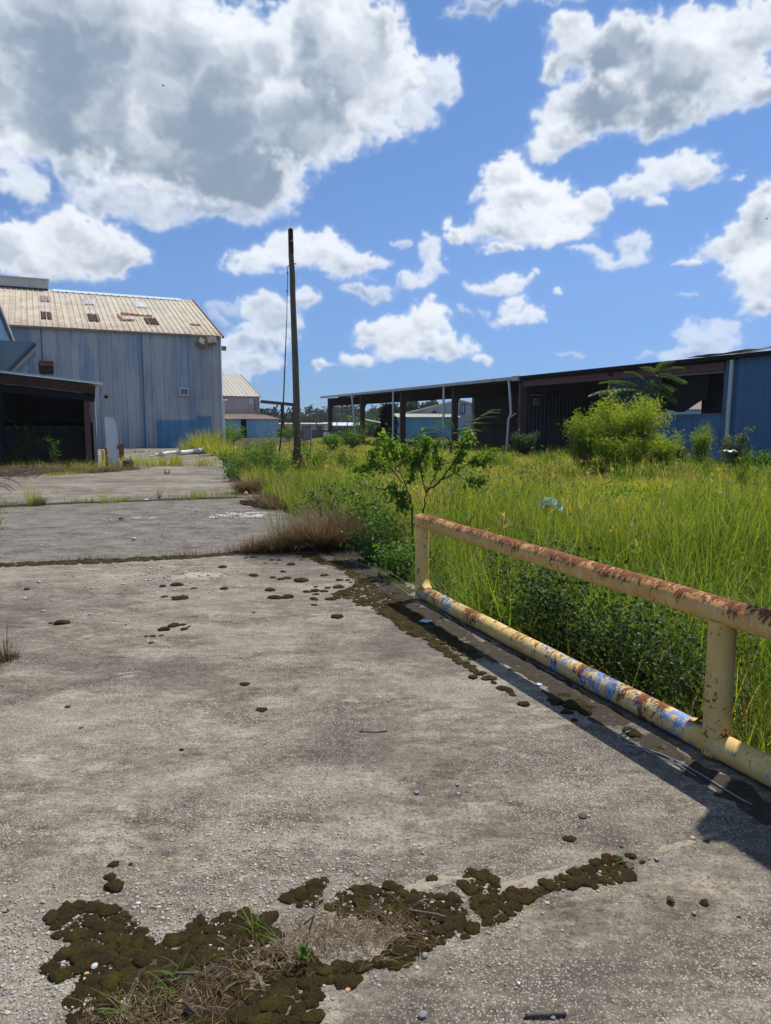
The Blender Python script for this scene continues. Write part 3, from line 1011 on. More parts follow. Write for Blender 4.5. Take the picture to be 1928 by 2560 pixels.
for i, (x0, x1, y, hf, m, lb) in enumerate([
        (500, 690, 1285, .75, 'white_grit', 'pale gravel spread at the right end of the second bay'), (395, 600, 1440, .42, 'pale_grit', 'pale scoured ground before the strewn moss'), (300, 410, 1292, .30, 'pale_grit', 'small pale spot on the second bay'),
        (0, 60, 1320, .35, 'pale_grit', 'pale spot at the left edge of the second bay'), (640, 700, 1425, .10, 'pale_grit', 'small pale spot among the strewn moss'), (615, 675, 1488, .08, 'pale_grit', 'pale spot beside two joined moss cushions'), (620, 665, 1447, .06, 'pale_grit', 'little pale spot left of the strewn moss'),
        (625, 660, 1466, .05, 'pale_grit', 'tiny pale spot left of the strewn moss'), (730, 790, 1413, .10, 'pale_grit', 'pale spot at the top of the strewn moss'), (340, 390, 1502, .07, 'pale_grit', 'pale spot at the left of the near slab'), (400, 450, 1545, .05, 'pale_grit', 'pale fleck near the moss cluster'), (130, 230, 1545, .10, 'pale_grit', 'pale wash right of the lone green cushion'),
        (150, 190, 1458, .05, 'pale_grit', 'pale fleck by the grey stones'), (980, 1030, 1720, .04, 'pale_grit', 'pale fleck in mid slab'), (1640, 1790, 2010, .07, 'pale_grit', 'pale wash near the railing shadow'), (1620, 1740, 2200, .07, 'pale_grit', 'pale wash right of the moss strip'), (1790, 1900, 2230, .06, 'pale_grit', 'pale wash at the lower right'), (0, 200, 2440, .20, 'white_grit', 'pale gravel bed at the lower left'), (860, 1000, 2480, .05, 'pale_grit', 'pale wash below the moss strip')]):
    pale_spot(lb, x0, x1, y, hf, 30 + i, m)

# ------------------------------------------------------------------ buildings
ZUP = Vector((0, 0, 1))


def axes(deg):
    return Vector((math.cos(R(deg)), math.sin(R(deg)), 0)), Vector((-math.sin(R(deg)), math.cos(R(deg)), 0))


def gabled_hall(name, label, p0, deg, length, half, eave, ridge, mats, zb=-.2, pitch=.31):
    """ribbed steel hall: p0 is its front right corner, the front wall runs to the left of it"""
    u, v = axes(deg)
    p0 = Vector(p0)
    root = empty(name, p0, label, 'building')
    b = MB()
    o = Vector((p0.x, p0.y, 0))
    b.ribbed(o, -u, ZUP, -v, 0, length, zb, eave, pitch, .06)
    b.ribbed(o + v * 2 * half, -u, ZUP, v, 0, length, zb, eave, pitch)

    def gz(s):
        return eave + (ridge - eave) * (1 - abs(s - half) / half)
    for w in (o, o - u * length):
        b.ribbed(w, v, ZUP, u, 0, half, zb, gz, pitch)
        b.ribbed(w, v, ZUP, u, half, 2 * half, zb, gz, pitch)
    b.build('wall', mats['wall'], root)
    sl = Vector((v.x * half, v.y * half, ridge - eave)).normalized()
    sl2 = Vector((-v.x * half, -v.y * half, ridge - eave)).normalized()
    nr, nr2 = u.cross(sl), sl2.cross(u)
    L = math.hypot(half, ridge - eave)
    r = MB()
    e0 = o + ZUP * (eave + .06) - sl * .25 + u * .22
    r.ribbed(e0, -u, sl, nr, 0, length + .44, 0, L + .25, pitch * 1.3, .05, .05)
    e1 = o + v * 2 * half + ZUP * (eave + .06) - sl2 * .25 + u * .22
    r.ribbed(e1, -u, sl2, nr2, 0, length + .44, 0, L + .25, pitch * 1.3, .05, .05)
    roof = r.build('roof', mats['roof'], root)
    t = MB()
    t.bar(e0 + nr * -.02, e0 + sl * (L + .25) + nr * -.02, .12, .16, nr)
    t.bar(e1 + nr2 * -.02, e1 + sl2 * (L + .24) + nr2 * -.02, .12, .16, nr2)
    t.build('rake_trim', mats['trim'], roof)
    t = MB()
    t.bar(o - v * .22 + ZUP * (eave - .02), o - v * .22 - u * length + ZUP * (eave - .02), .10, .14)
    t.build('eave_trim', mats['eave'], roof)
    return root, roof, u, v, o, sl, nr


def plaque(root, name, mat, px0, py0, px1, py1, p0, n, right, up, thick=.03, proud=.05):
    """a flat thing on a plane, given by the pixels of its corners"""
    xm, ym = (px0 + px1) / 2, (py0 + py1) / 2
    c = on_plane(xm, ym, p0, n)
    w = abs((on_plane(px1, ym, p0, n) - on_plane(px0, ym, p0, n)).dot(right))
    h = abs((on_plane(xm, py1, p0, n) - on_plane(xm, py0, p0, n)).dot(up))
    b = MB()
    b.box(c + n * proud, right, up, n, w / 2, h / 2, thick / 2)
    return b.build(name, mat, root), c, w, h


# ---- the faded blue warehouse on the left
wh, wh_roof, U, V, A0, SL, NR = gabled_hall('warehouse', 'large faded blue ribbed warehouse with a rusty cream roof', (-12.95, 57.5, 0), 25.5, 36, 11.6, 8.53, 13.05,
                                             {'wall': M['faded_blue'], 'roof': M['roof_cream'], 'trim': M['rust'], 'eave': M['beige_metal']})
PW, NW = A0, -V


def zx(x, y):
    return x / 2.777, 680 + y / 2.777


def wall_rect(name, mat, x0, y0, x1, y1, thick=.03, proud=.06, parent=None):
    a, b = zx(x0, y0), zx(x1, y1)
    return plaque(parent or wh, name, mat, a[0], a[1], b[0], b[1], PW, NW, U, ZUP, thick, proud)


PR = A0 + ZUP * 8.6
for nm, mt, (x0, y0, x1, y1) in [('skylight', M['rust_dark'], (278, 280, 356, 328)), ('skylight', M['rust_dark'], (612, 296, 690, 345)), ('skylight', M['rust_dark'], (1010, 322, 1092, 366)),
                                 ('skylight', M['beige_metal'], (278, 170, 350, 206)), ('skylight', M['gutter'], (585, 192, 652, 228)), ('skylight', M['white_paint'], (942, 210, 1014, 248)),
                                 ('rusty_sheet', M['rust'], (850, 290, 1050, 308)), ('rusty_sheet', M['rust'], (838, 330, 930, 344)), ('rusty_sheet', M['rust'], (1322, 360, 1388, 374)), ('rusty_sheet', M['rust'], (822, 302, 846, 330))]:
    a, b = zx(x0, y0), zx(x1, y1)
    c = on_plane((a[0] + b[0]) / 2, (a[1] + b[1]) / 2, PR, NR)
    w = (on_plane(b[0], (a[1] + b[1]) / 2, PR, NR) - on_plane(a[0], (a[1] + b[1]) / 2, PR, NR)).length
    h = abs((on_plane((a[0] + b[0]) / 2, b[1], PR, NR) - on_plane((a[0] + b[0]) / 2, a[1], PR, NR)).dot(SL))
    q = MB()
    if nm == 'skylight':
        q.ribbed(c - U * w / 2 - SL * h / 2 + NR * .035, U, SL, NR, 0, w, 0, h, .22, .06, .045)
    else:
        rng = random.Random(int(x0))
        k = max(2, int(w / .4))
        for i in range(k):
            hh = h * rng.uniform(.35, 1.0)
            q.box(c + U * (w * ((i + .5) / k - .5)) + SL * rng.uniform(-.2, .2) * h + NR * .055, U, SL, NR, w / k * .52, hh / 2, .006)
    q.build(nm, mt, wh_roof)
# ridge cap of pale translucent sheets and the long ridge vent
rg = A0 + V * 11.6 + ZUP * 13.12
q = MB()
q.ribbed(rg - U * .9 - SL * .85 + NR * .055, -U, SL, NR, 0, 10.6, 0, .85, .6, .04, .05)
q.build('ridge_cap', M['white_metal'], wh_roof)
q = MB()
q.box(rg - U * 22 + ZUP * .30, U, V, ZUP, 10.2, .55, .34)
q.box(rg - U * 22 + ZUP * .69, U, V, ZUP, 10.3, .75, .045)
q.build('ridge_vent', M['gutter'], wh_roof)
# things fixed to the wall
o1, c, w, h = wall_rect('wall_vent', M['rust_dark'], 275, 622, 372, 708, .30, .15)
q = MB()
q.box(c - V * .36 + ZUP * h * .26, U, (V * .5 + ZUP).normalized(), (V - ZUP * .5).normalized(), w * .46, h * .17, .02)
q.build('flap', M['rust'], o1)
q = MB()
for i in range(4):
    q.box(c - V * .32 - ZUP * h * (.05 + .1 * i), U, V, ZUP, w * .42, .05, .02)
q.build('louver', M['dark_metal'], o1)
o1, c, w, h = wall_rect('window_air_conditioner', M['white_paint'], 1242, 806, 1306, 858, .35, .20)
q = MB()
q.box(c - V * .386, U, V, ZUP, w * .38, .012, h * .34)
for i in range(7):
    q.box(c - V * .40 + ZUP * h * (-.28 + .093 * i), U, V, ZUP, w * .36, .008, .012)
q.build('grille', M['grey_metal'], o1)
# patched blue sheets at the foot of the wall
a, b = zx(1086, 1034), zx(1470, 1200)
pa, pb = on_plane(a[0], 1053, PW, NW), on_plane(b[0], 1048, PW, NW)
q = MB()
s1 = (A0 - pb).dot(U)
s0 = (A0 - pa).dot(U)
q.ribbed(A0 - V * .055, -U, ZUP, -V, s1, s0, -.2, lambda s: (2.05 if s > s1 + 1.1 else 2.35), .31)
q.build('patch_sheet', M['blue_patch'], wh)
q = MB()
q.ribbed(A0 - V * .05, -U, ZUP, -V, s1, s1 + 1.3, 2.4, 3.75, .31)
q.build('patch_sheet', M['faded_blue'], wh)
for x in (295, 988):
    a = on_plane(x / 2.777, 900, PW, NW)
    q = MB()
    q.box(Vector((a.x, a.y, 4.15)) - V * .05, U, V, ZUP, .045, .04, 4.25)
    q.build('sheet_joint', M['shed_blue'], wh)
a = on_plane(265, 992, PW, NW)
q = MB()
q.tube([a - V * .045, a - V * .06], .13, 16)
q.build('pipe_hole', M['black_inside'], wh)
for (x, y, tw) in ((1393, 497, -.5), (1455, 484, .1)):
    p = on_plane(x / 2.777, 680 + y / 2.777, PW, NW) - V * .45
    d = (U * math.cos(tw) + V * .2 - ZUP * math.sin(-tw) * .9).normalized()
    up = (ZUP + V * .35).normalized()
    up = (up - d * up.dot(d)).normalized()
    q = MB()
    q.box(p, d, up, d.cross(up), .36, .24, .28)
    f = q.build('floodlight', M['beige_metal'], wh)
    q = MB()
    q.bar(p + V * .46, p - ZUP * .1, .07)
    q.bar(p + V * .44 - ZUP * .45, p + V * .44 + ZUP * .1, .06)
    q.build('bracket', M['dark_metal'], f)
p = A0 + V * .9 + U * .35 + ZUP * 7.75
q = MB()
q.box(p, U, V, ZUP, .30, .22, .16)
q.bar(p - U * .3, p - U * .4, .08)
q.build('floodlight', M['beige_metal'], wh)
q = MB()
q.tube([A0 + U * .12 - V * .1 + ZUP * 3.6, A0 + U * .14 - V * .1 + ZUP * 3.3, A0 + U * .14 - V * .1 - ZUP * .1], .06, 8)
q.tube([A0 + U * .12 - V * .1 + ZUP * 3.6, A0 + U * .4 - V * .2 + ZUP * 3.62], .07, 8)
q.build('downspout', M['white_paint'], wh)
q = MB()
q.bar(A0 - V * .03 + U * .02 - ZUP * .2, A0 - V * .03 + U * .02 + ZUP * 8.5, .16, .10)
q.build('corner_trim', M['pale_grey'], wh)
# white pole standing before the wall
p = gp(508, 1112, -.02)
q = MB()
q.tube([p - ZUP * .2, p + ZUP * 1.2 + U * .01, p + ZUP * 3.75], .045, 10)
tag(q.build('pole', M['white_paint']), 'thin white pole standing in the reeds before the bright blue wall patch', 'pole')

# ---- blue building cut by the left edge of the view, with a grey hood on its side
UB, VB = axes(25)
B0 = Vector((-23.4, 46, 0))
bl = empty('blue_building', B0, 'light blue ribbed building with a grey hood beside the open shed', 'building')
q = MB()
q.ribbed(B0, -VB, ZUP, UB, 0, 26, -.2, 6.9, .25)
q.ribbed(B0, -UB, ZUP, VB, 0, 14, -.2, lambda s: 6.9 + .3 * s, .25)
q.ribbed(B0 - VB * 26, -UB, ZUP, -VB, 0, 14, -.2, lambda s: 6.9 + .3 * s, .25)
q.ribbed(B0 - UB * 14, -VB, ZUP, -UB, 0, 26, -.2, 11.1, .25)
M['lit_blue'] = mat_sheet('lit_blue', (.115, .215, .34), (.085, .175, .30), .58, along=(-.423, .906), dirt=.2)
q.build('wall', M['lit_blue'], bl)
s = (-UB + ZUP * .3).normalized()
q = MB()
q.ribbed(B0 + ZUP * 6.95 + VB * .15 - s * .12, -VB, s, ZUP, 0, 26.3, 0, 14.8, .3)
br = q.build('roof', M['roof_cream'], bl)
q = MB()
q.bar(B0 + UB * .12 + VB * .15 + ZUP * 6.88, B0 + UB * .12 - VB * 26.1 + ZUP * 6.88, .10, .16)
q.build('eave_trim', M['gutter'], br)
hb = Vector((-16.45, 31.1, 0)) + UB * .05
pr = [hb + ZUP * 5.22, hb + UB * 1.42 + ZUP * 5.20, hb + UB * 1.42 + ZUP * 5.06, hb + UB * .30 + ZUP * 3.9, hb + ZUP * 3.9]
q = MB()
q.prism(pr, VB * 4.5)
hd = q.build('awning', M['awning'], bl)
q = MB()
q.bar(hb + UB * 1.44 + ZUP * 5.10 - VB * .04, hb + UB * .31 + ZUP * 3.86 - VB * .04, .10, .13, VB)
q.build('edge_trim', M['dark_metal'], hd)

# ---- open shed on the left
C0 = Vector((-11.06, 27.7, 0))
sh = empty('open_shed', C0, 'low open-fronted shed with a dark interior and pale roof edge', 'shed')
WS, DS = 3.55, 7.5


def cz(s):
    return 3.10 + .10 * s


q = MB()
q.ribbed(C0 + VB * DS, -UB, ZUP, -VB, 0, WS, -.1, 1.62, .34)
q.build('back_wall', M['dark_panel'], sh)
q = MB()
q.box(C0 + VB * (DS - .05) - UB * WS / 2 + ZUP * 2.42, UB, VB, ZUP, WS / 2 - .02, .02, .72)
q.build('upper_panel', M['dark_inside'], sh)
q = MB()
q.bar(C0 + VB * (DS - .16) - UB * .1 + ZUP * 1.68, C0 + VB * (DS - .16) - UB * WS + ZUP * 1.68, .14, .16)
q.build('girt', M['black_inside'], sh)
q = MB()
q.ribbed(C0, VB, ZUP, UB, 0, DS, -.1, 3.05, .3)
q.build('side_wall', M['faded_blue'], sh)
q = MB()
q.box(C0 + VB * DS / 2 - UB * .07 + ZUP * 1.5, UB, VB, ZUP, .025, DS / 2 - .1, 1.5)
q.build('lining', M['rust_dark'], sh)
sr = (-UB + ZUP * .10).normalized()
q = MB()
q.ribbed(C0 + UB * .28 - VB * .35 + ZUP * 3.16, VB, sr, (ZUP + UB * .1).normalized(), 0, DS + .5, 0, WS + .5, .3, .03)
rf = q.build('roof', M['gutter'], sh)
q = MB()
q.bar(C0 + UB * .30 - VB * .36 + ZUP * 3.20, C0 - UB * WS - VB * .36 + ZUP * (3.20 + .1 * (WS + .28)), .05, .07)
q.build('roof_edge', M['white_metal'], rf)
q = MB()
q.bar(C0 + UB * .02 - VB * .22 + ZUP * 2.96, C0 - UB * WS - VB * .22 + ZUP * (2.96 + .1 * WS), .10, .30)
q.build('fascia_board', M['rust_dark'], sh)
q = MB()
q.bar(C0 + UB * 0 - VB * .10 + ZUP * 2.66, C0 - UB * WS - VB * .10 + ZUP * (2.66 + .1 * WS), .16, .28)
q.build('header_beam', M['black_inside'], sh)
for (s, w, m) in ((.30, .20, 'primer_dark'), (.06, .09, 'grey_metal')):
    q = MB()
    q.bar(C0 - UB * s - VB * .04 - ZUP * .1, C0 - UB * s - VB * .04 + ZUP * 2.9, w, .14, VB)
    q.build('post', M[m], sh)
rng = random.Random(8)
q = MB()
pts = []
for k in range(17):
    z = 1.75 + k * .075
    for i in range(3):
        pts.append(C0 - UB * (.10 + .05 * i + rng.uniform(-.02, .03)) - VB * (.13 + rng.uniform(0, .06)) + ZUP * (z + rng.uniform(-.03, .03)))
q.add(pts, [(a * 3 + i, a * 3 + i + 1, a * 3 + i + 4, a * 3 + i + 3) for a in range(16) for i in range(2)])
M['insulation'] = mat_plain('insulation', (.20, .18, .16), .9, .5, 14, dirt=(.05, .045, .04), dirt_amt=.5)
q.build('torn_insulation', M['insulation'], sh)
for (x0, y0, x1, y1) in ((46, 968, 76, 1024), (58, 964, 88, 1026), (75, 972, 115, 1020), (113, 985, 115, 1022)):
    q = MB()
    q.bar(yp(x0, y0, 29.6), yp(x1, y1, 31.2), .05 if x0 > 70 else .09)
    q.build('hanging_brace', M['dark_inside'], sh)

# white steel door leaning on the side of the shed
dp = [gp(251, 1166, 0), gp(279, 1163, 0)]
d0 = Vector((-10.86, 28.15, 0))
q = MB()
du = (UB * .75 - VB * .66).normalized()
du = UB
q.prism([d0 - ZUP * .02, d0 + du * .46 - ZUP * .02, d0 + du * .40 + ZUP * 1.52, d0 + du * .31 + ZUP * 1.92, d0 - du * .03 + ZUP * 1.96], VB * .045)
dr = empty('steel_door', d0, 'white steel door leaf leaning upright at the corner of the dark open shed', 'door')
q.build('door_leaf', M['white_metal'], dr)
q = MB()
q.bar(d0 + du * .40 - VB * .05 + ZUP * .78, d0 + du * .46 - VB * .06 + ZUP * .78, .035)
q.bar(d0 + du * .40 - VB * .05 + ZUP * .70, d0 + du * .40 - VB * .05 + ZUP * .86, .03)
q.build('latch', M['dark_metal'], dr)


def bollard(px, py, rad, h, mat, label, lean=0.0, n=14, name='bollard'):
    p = gp(px, py, 0)
    q = MB()
    q.tube([p - ZUP * .15, p + Vector((lean * .6, 0, h * .6)), p + Vector((lean, 0, h - .02)), p + Vector((lean, 0, h))], [rad, rad, rad, rad * .8], n)
    return tag(q.build(name, M[mat]), label, 'bollard')


bollard(259, 1164, .068, .66, 'yellow_post', 'plain pale yellow pipe bollard beside the white steel door')
bollard(270, 1176, .062, .88, 'rusty_yellow', 'yellow bollard streaked with brown rust in front of the white steel door', -.03)
# split rusty post: a bent channel
p = gp(303, 1152, 0)
q = MB()
for i, (dx, h, w) in enumerate(((-.11, .80, .05), (0, .74, .06), (.09, .77, .045))):
    q.bar(p + UB * dx - ZUP * .1, p + UB * (dx * 1.15) + ZUP * h + VB * .05 * i, w * 2, .05, VB)
tag(q.build('rusty_post', M['rust']), 'broken orange rusty steel post split at its top', 'post')
# concrete stump with bolts
p = gp(321, 1168, 0)
st = empty('anchor_stump', p, 'squat black stump with bolts sticking up beside the orange rusty post', 'stump')
bm = MB()
rng = random.Random(4)
bm.tube([p - ZUP * .1, p + ZUP * .05, p + ZUP * .20, p + ZUP * .26], [.20, .21, .22, .17], 12)
bm.v = [(a + rng.uniform(-.015, .015), b + rng.uniform(-.015, .015), c_ + rng.uniform(-.01, .01)) for a, b, c_ in bm.v]
bm.build('block', M['asphalt_lump'], st)
for dx, h in ((-.12, .14), (-.03, .08), (.06, .17), (.11, .10)):
    q = MB()
    q.tube([p + UB * dx + ZUP * .22, p + UB * (dx + .02) + ZUP * (.26 + h)], .018, 6)
    q.build('bolt', M['rust_dark'], st)
p = gp(290, 1160, 0)
q = MB()
q.tube([p - UB * .16, p - UB * .16 + ZUP * .24, p - UB * .12 + ZUP * .28, p + UB * .12 + ZUP * .27, p + UB * .15 + ZUP * .22, p + UB * .15 - ZUP * .05], .022, 8)
tag(q.build('pipe_hoop', M['white_paint']), 'small pale bent pipe hoop between the white door and the orange post', 'hoop')
# bent white gutter lying on the pavement
q = MB()
pts = []
for i in range(15):
    t = i / 14
    g = gp(387 + 128 * t, 1138.5 - 8 * t + (1.0 if i % 5 == 2 else 0), .05)
    pts.append(g + ZUP * (.02 + .05 * math.sin(t * 5) ** 2 + .08 * t))
q.tube(pts, [.05] + [.10 + .01 * math.sin(i * 1.3) + .004 * i for i in range(13)] + [.14], 8)
tag(q.build('gutter_pipe', M['white_metal']), 'long bent white gutter lying on the far pavement before the warehouse', 'gutter')
p = gp(380, 1142, 0)
q = MB()
q.box(p + ZUP * .03, U, V, ZUP, .13, .20, .03)
tag(q.build('foam_board', M['white_paint']), 'small flat white board lying left of the bent gutter', 'board')
q = MB()
p = gp(497, 1140, 0)
for i, (dx, dy) in enumerate(((0, 0), (.25, .1), (.5, -.1))):
    q.box(p + U * dx + V * dy + ZUP * .06, (U + ZUP * .2 * (i - 1)).normalized(), V, ZUP, .16, .10, .02)
tag(q.build('scrap_sheet', M['white_paint']), 'crumpled white scrap lying beneath the right end of the gutter', 'scrap')

# ---- long open shed on the right
UD, VD = axes(26)
OD = Vector((8.22, 47, 0))


def LD(s, t, z):
    return OD + UD * s + VD * t + ZUP * z


pv = empty('steel_pavilion', OD, 'long low steel shed, half open on brown columns and half walled in dark blue', 'building')
TC = [32.5, 24.2, 15.9, 7.5, -.7, -8.7, -16.6, -24.7, -33]
for i, t in enumerate(TC):
    th = .22
    q = MB()
    if i == 5:
        q.box(LD(.18, t, 1.95), UD, VD, ZUP, .16, .12, 2.3)
        q.build('column', M['primer'], pv)
    elif i < 5:
        q.prism([LD(0, t - th / 2, -.5), LD(0, t - th / 2, 4.5), LD(.45, t - th / 2, 4.5), LD(.45, t - th / 2, -.5)], VD * th)
        col = q.build('column', M['primer'] if i == 4 else M['primer_dark'], pv)
        if i < 2:
            q = MB()
            q.box(LD(.225, t, .8), UD, VD, ZUP, .23, th / 2 + .005, 1.3)
            q.build('painted_base', M['olive'], col)
    q = MB()
    q.prism([LD(.45, t - th / 2, 4.53), LD(13, t - th / 2, 5.28), LD(13, t - th / 2, 4.5), LD(.85, t - th / 2, 3.72), LD(.66, t - th / 2, 3.66), LD(.52, t - th / 2, 3.52), LD(.45, t - th / 2, 3.3)], VD * th)
    q.build('rafter', M['primer_dark'], pv)
q = MB()
q.ribbed(LD(-.28, 33.6, 4.64), -VD, (UD + ZUP * .06).normalized(), ZUP, 0, 74, 0, 13.8, .34, .05)
rf = q.build('roof', M['gutter'], pv)
q = MB()
for s in (1.5, 3.4, 5.3, 7.2, 9.1, 11.0):
    q.bar(LD(s, 33.3, 4.55 + .06 * s), LD(s, -40, 4.55 + .06 * s), .07, .14)
q.build('purlin', M['primer_dark'], rf)
q = MB()
q.bar(LD(-.32, 33.7, 4.62), LD(-.32, -.9, 4.62), .16, .20)
q.box(LD(-.34, -.75, 4.60), UD, VD, ZUP, .10, .28, .15)
q.build('gutter', M['gutter'], rf)
q = MB()
q.bar(LD(-.27, -.95, 4.64), LD(-.27, -40, 4.64), .06, .16)
q.build('roof_edge', M['black_inside'], rf)
rng = random.Random(2)
q = MB()
for k in range(9):
    t = -13.5 - k * .62
    zz = 4.78 + .035 * max(0, k - 4) + rng.uniform(0, .05)
    q.add([LD(-.5 + rng.uniform(-.1, .1), t, zz - .03), LD(-.45, t - .66, zz + rng.uniform(-.05, .06)), LD(1.6, t - .66, zz + .18), LD(1.6, t, zz + .12)], [(0, 1, 2, 3)])
t = -19.2
q.add([LD(-.5, t, 4.85), LD(-.4, t - 1.0, 5.02), LD(1.6, t - 1.0, 5.1), LD(1.6, t, 5.0)], [(0, 1, 2, 3)])
q.add([LD(-.4, t - 1.0, 5.02), LD(-.5, t - 3.4, 4.80), LD(1.6, t - 3.4, 4.95), LD(1.6, t - 1.0, 5.1)], [(0, 1, 2, 3)])
q.build('loose_sheet', M['white_metal'], rf)
for (px0, px1, k) in ((888, 897, 1), (986, 988, 2), (1117, 1118, 3), (1281, 1276, 4)):
    t = TC[k] + .75
    top = LD(-.30, t, 4.52)
    q = MB()
    dv = {1: .9, 2: 0, 3: 0, 4: 0}[k]
    if k == 4:
        q.tube([top, top - ZUP * 1.2 - VD * .18, top - ZUP * 2.1 - VD * .30, top - ZUP * 2.5 - VD * .05, top - ZUP * 4.75 + VD * .12], .085, 8)
        q.bar(top - ZUP * 2.35 - VD * .25, top - ZUP * 2.1 - VD * .85, .06)
    else:
        q.tube([top + VD * dv * .6, top - ZUP * 2.3 + VD * 0, top - ZUP * 4.9 - VD * dv * .4], .085, 8)
    q.build('downspout', M['white_paint'], pv)
q = MB()
q.bar(LD(-.3, 33.2, 3.6), LD(-.02, 32.6, 3.1), .06)
q.bar(LD(-.35, 33.4, 3.62), LD(0, 32.5, 3.62), .06)
q.build('bracket', M['dark_metal'], pv)
for (a, b) in ((-.95, -8.55), (-8.85, -15.8)):
    q = MB()
    q.box(LD(.10, (a + b) / 2, 4.26), UD, VD, ZUP, .06, abs(a - b) / 2, .18)
    q.box(LD(.10, (a + b) / 2, 4.44), UD, VD, ZUP, .10, abs(a - b) / 2, .012)
    q.build('girder', M['primer'], pv)
# walls
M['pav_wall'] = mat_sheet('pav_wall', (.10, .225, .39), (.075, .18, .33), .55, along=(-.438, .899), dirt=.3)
M['pav_dark'] = mat_sheet('pav_dark', (.035, .050, .075), (.026, .038, .058), .55, along=(.899, .438), dirt=.4)  # darker copy of the wall sheet, the bay's shade put into its colour
q = MB()
q.ribbed(LD(.02, 0, 0), VD, ZUP, -UD, -40, -16.55, -.5, 4.56, .305, .04)
q.build('front_wall', M['pav_wall'], pv)
q = MB()
q.ribbed(LD(.10, 0, 0), VD, ZUP, -UD, -16.5, -8.8, -.5, 2.13, .305, .04)
q.build('sill_wall', M['pav_wall'], pv)
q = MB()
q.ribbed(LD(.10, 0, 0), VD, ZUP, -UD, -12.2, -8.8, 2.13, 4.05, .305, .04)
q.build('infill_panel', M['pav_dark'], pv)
q = MB()
q.ribbed(LD(.09, 0, 0), VD, ZUP, -UD, -16.5, -15.85, 2.13, 4.5, .305, .04)
q.build('jamb_panel', M['pav_wall'], pv)
q = MB()
q.bar(LD(.08, -12.2, 2.15), LD(.08, -15.85, 2.15), .10, .05)
q.bar(LD(.08, -15.84, 2.15), LD(.08, -15.84, 4.0), .05, .06)
q.bar(LD(.08, -12.2, 4.02), LD(.08, -15.85, 4.02), .08, .06)
q.build('window_frame', M['grey_metal'], pv)
q = MB()
q.tube([LD(-.14, -16.35, 4.5), LD(-.16, -16.32, 2.4), LD(-.16, -16.3, .75)], .10, 4)
q.build('downspout', M['white_paint'], pv)
q = MB()
q.ribbed(LD(0, -.7, 0), UD, ZUP, -VD, .5, 2.3, -.5, lambda s: 3.7 + .06 * s, .305, .04)
q.ribbed(LD(0, -.7, 0), UD, ZUP, -VD, 2.3, 3.4, 2.1, lambda s: 3.7 + .06 * s, .305, .04)
q.ribbed(LD(0, -.7, 0), UD, ZUP, -VD, 3.4, 13, -.5, lambda s: 3.7 + .06 * s, .305, .04)
q.build('partition', M['pav_dark'], pv)
p = LD(1.15, -.95, 3.15)
q = MB()
q.box(p, UD, VD, ZUP, .20, .09, .22)
q.box(p + ZUP * .42, UD, VD, ZUP, .45, .08, .05)
M['dull_lamp'] = mat_plain('dull_lamp', (.30, .19, .11), .7, .3, 9)
q.build('wall_lamp', M['dull_lamp'], pv)
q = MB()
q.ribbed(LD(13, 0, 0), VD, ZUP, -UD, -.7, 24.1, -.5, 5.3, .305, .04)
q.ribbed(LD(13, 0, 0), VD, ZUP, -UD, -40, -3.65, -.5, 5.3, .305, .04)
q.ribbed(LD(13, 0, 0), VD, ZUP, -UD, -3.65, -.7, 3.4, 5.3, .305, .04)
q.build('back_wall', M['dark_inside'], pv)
q = MB()
for z in (1.7, 3.1, 4.4):
    q.bar(LD(12.86, -.6, z), LD(12.86, 24, z), .10, .16)
q.build('girt', M['primer_dark'], pv)
q = MB()
q.bar(LD(12.85, 24.25, -.3), LD(12.85, 24.25, 5.2), .42, .42, VD)
q.build('corner_trim', M['pale_grey'], pv)
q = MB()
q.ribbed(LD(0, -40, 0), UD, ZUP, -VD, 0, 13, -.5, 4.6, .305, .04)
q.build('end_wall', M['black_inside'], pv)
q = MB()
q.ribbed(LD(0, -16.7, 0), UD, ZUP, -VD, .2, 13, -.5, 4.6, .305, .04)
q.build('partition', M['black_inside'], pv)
# torn black sheeting that hangs in the window opening
q = MB()
cur = [(1646, 1012), (1654, 1015), (1664, 1021), (1676, 1026), (1688, 1029), (1700, 1031), (1712, 1029), (1722, 1023), (1733, 1015), (1745, 1007), (1754, 1002), (1770, 1000)]
NP = LD(.55, 0, 0)
top, bot = [], []
for x, y in cur:
    b_ = on_plane(x, y, NP, UD)
    bot.append(b_)
    top.append(Vector((b_.x, b_.y, 4.3)))
q.add(top + bot, [(i, i + 1, len(cur) + i + 1, len(cur) + i) for i in range(len(cur) - 1)])
q.build('torn_sheeting', M['black_inside'], pv)
q = MB()
a_, b_ = on_plane(1753, 1030, LD(.9, 0, 0), UD), on_plane(1830, 1030, LD(.9, 0, 0), UD)
q.add([Vector((a_.x, a_.y, -.3)), Vector((b_.x, b_.y, -.3)), Vector((b_.x, b_.y, 4.4)), Vector((a_.x, a_.y, 4.4))], [(0, 1, 2, 3)])
q.build('inner_panel', M['black_inside'], pv)

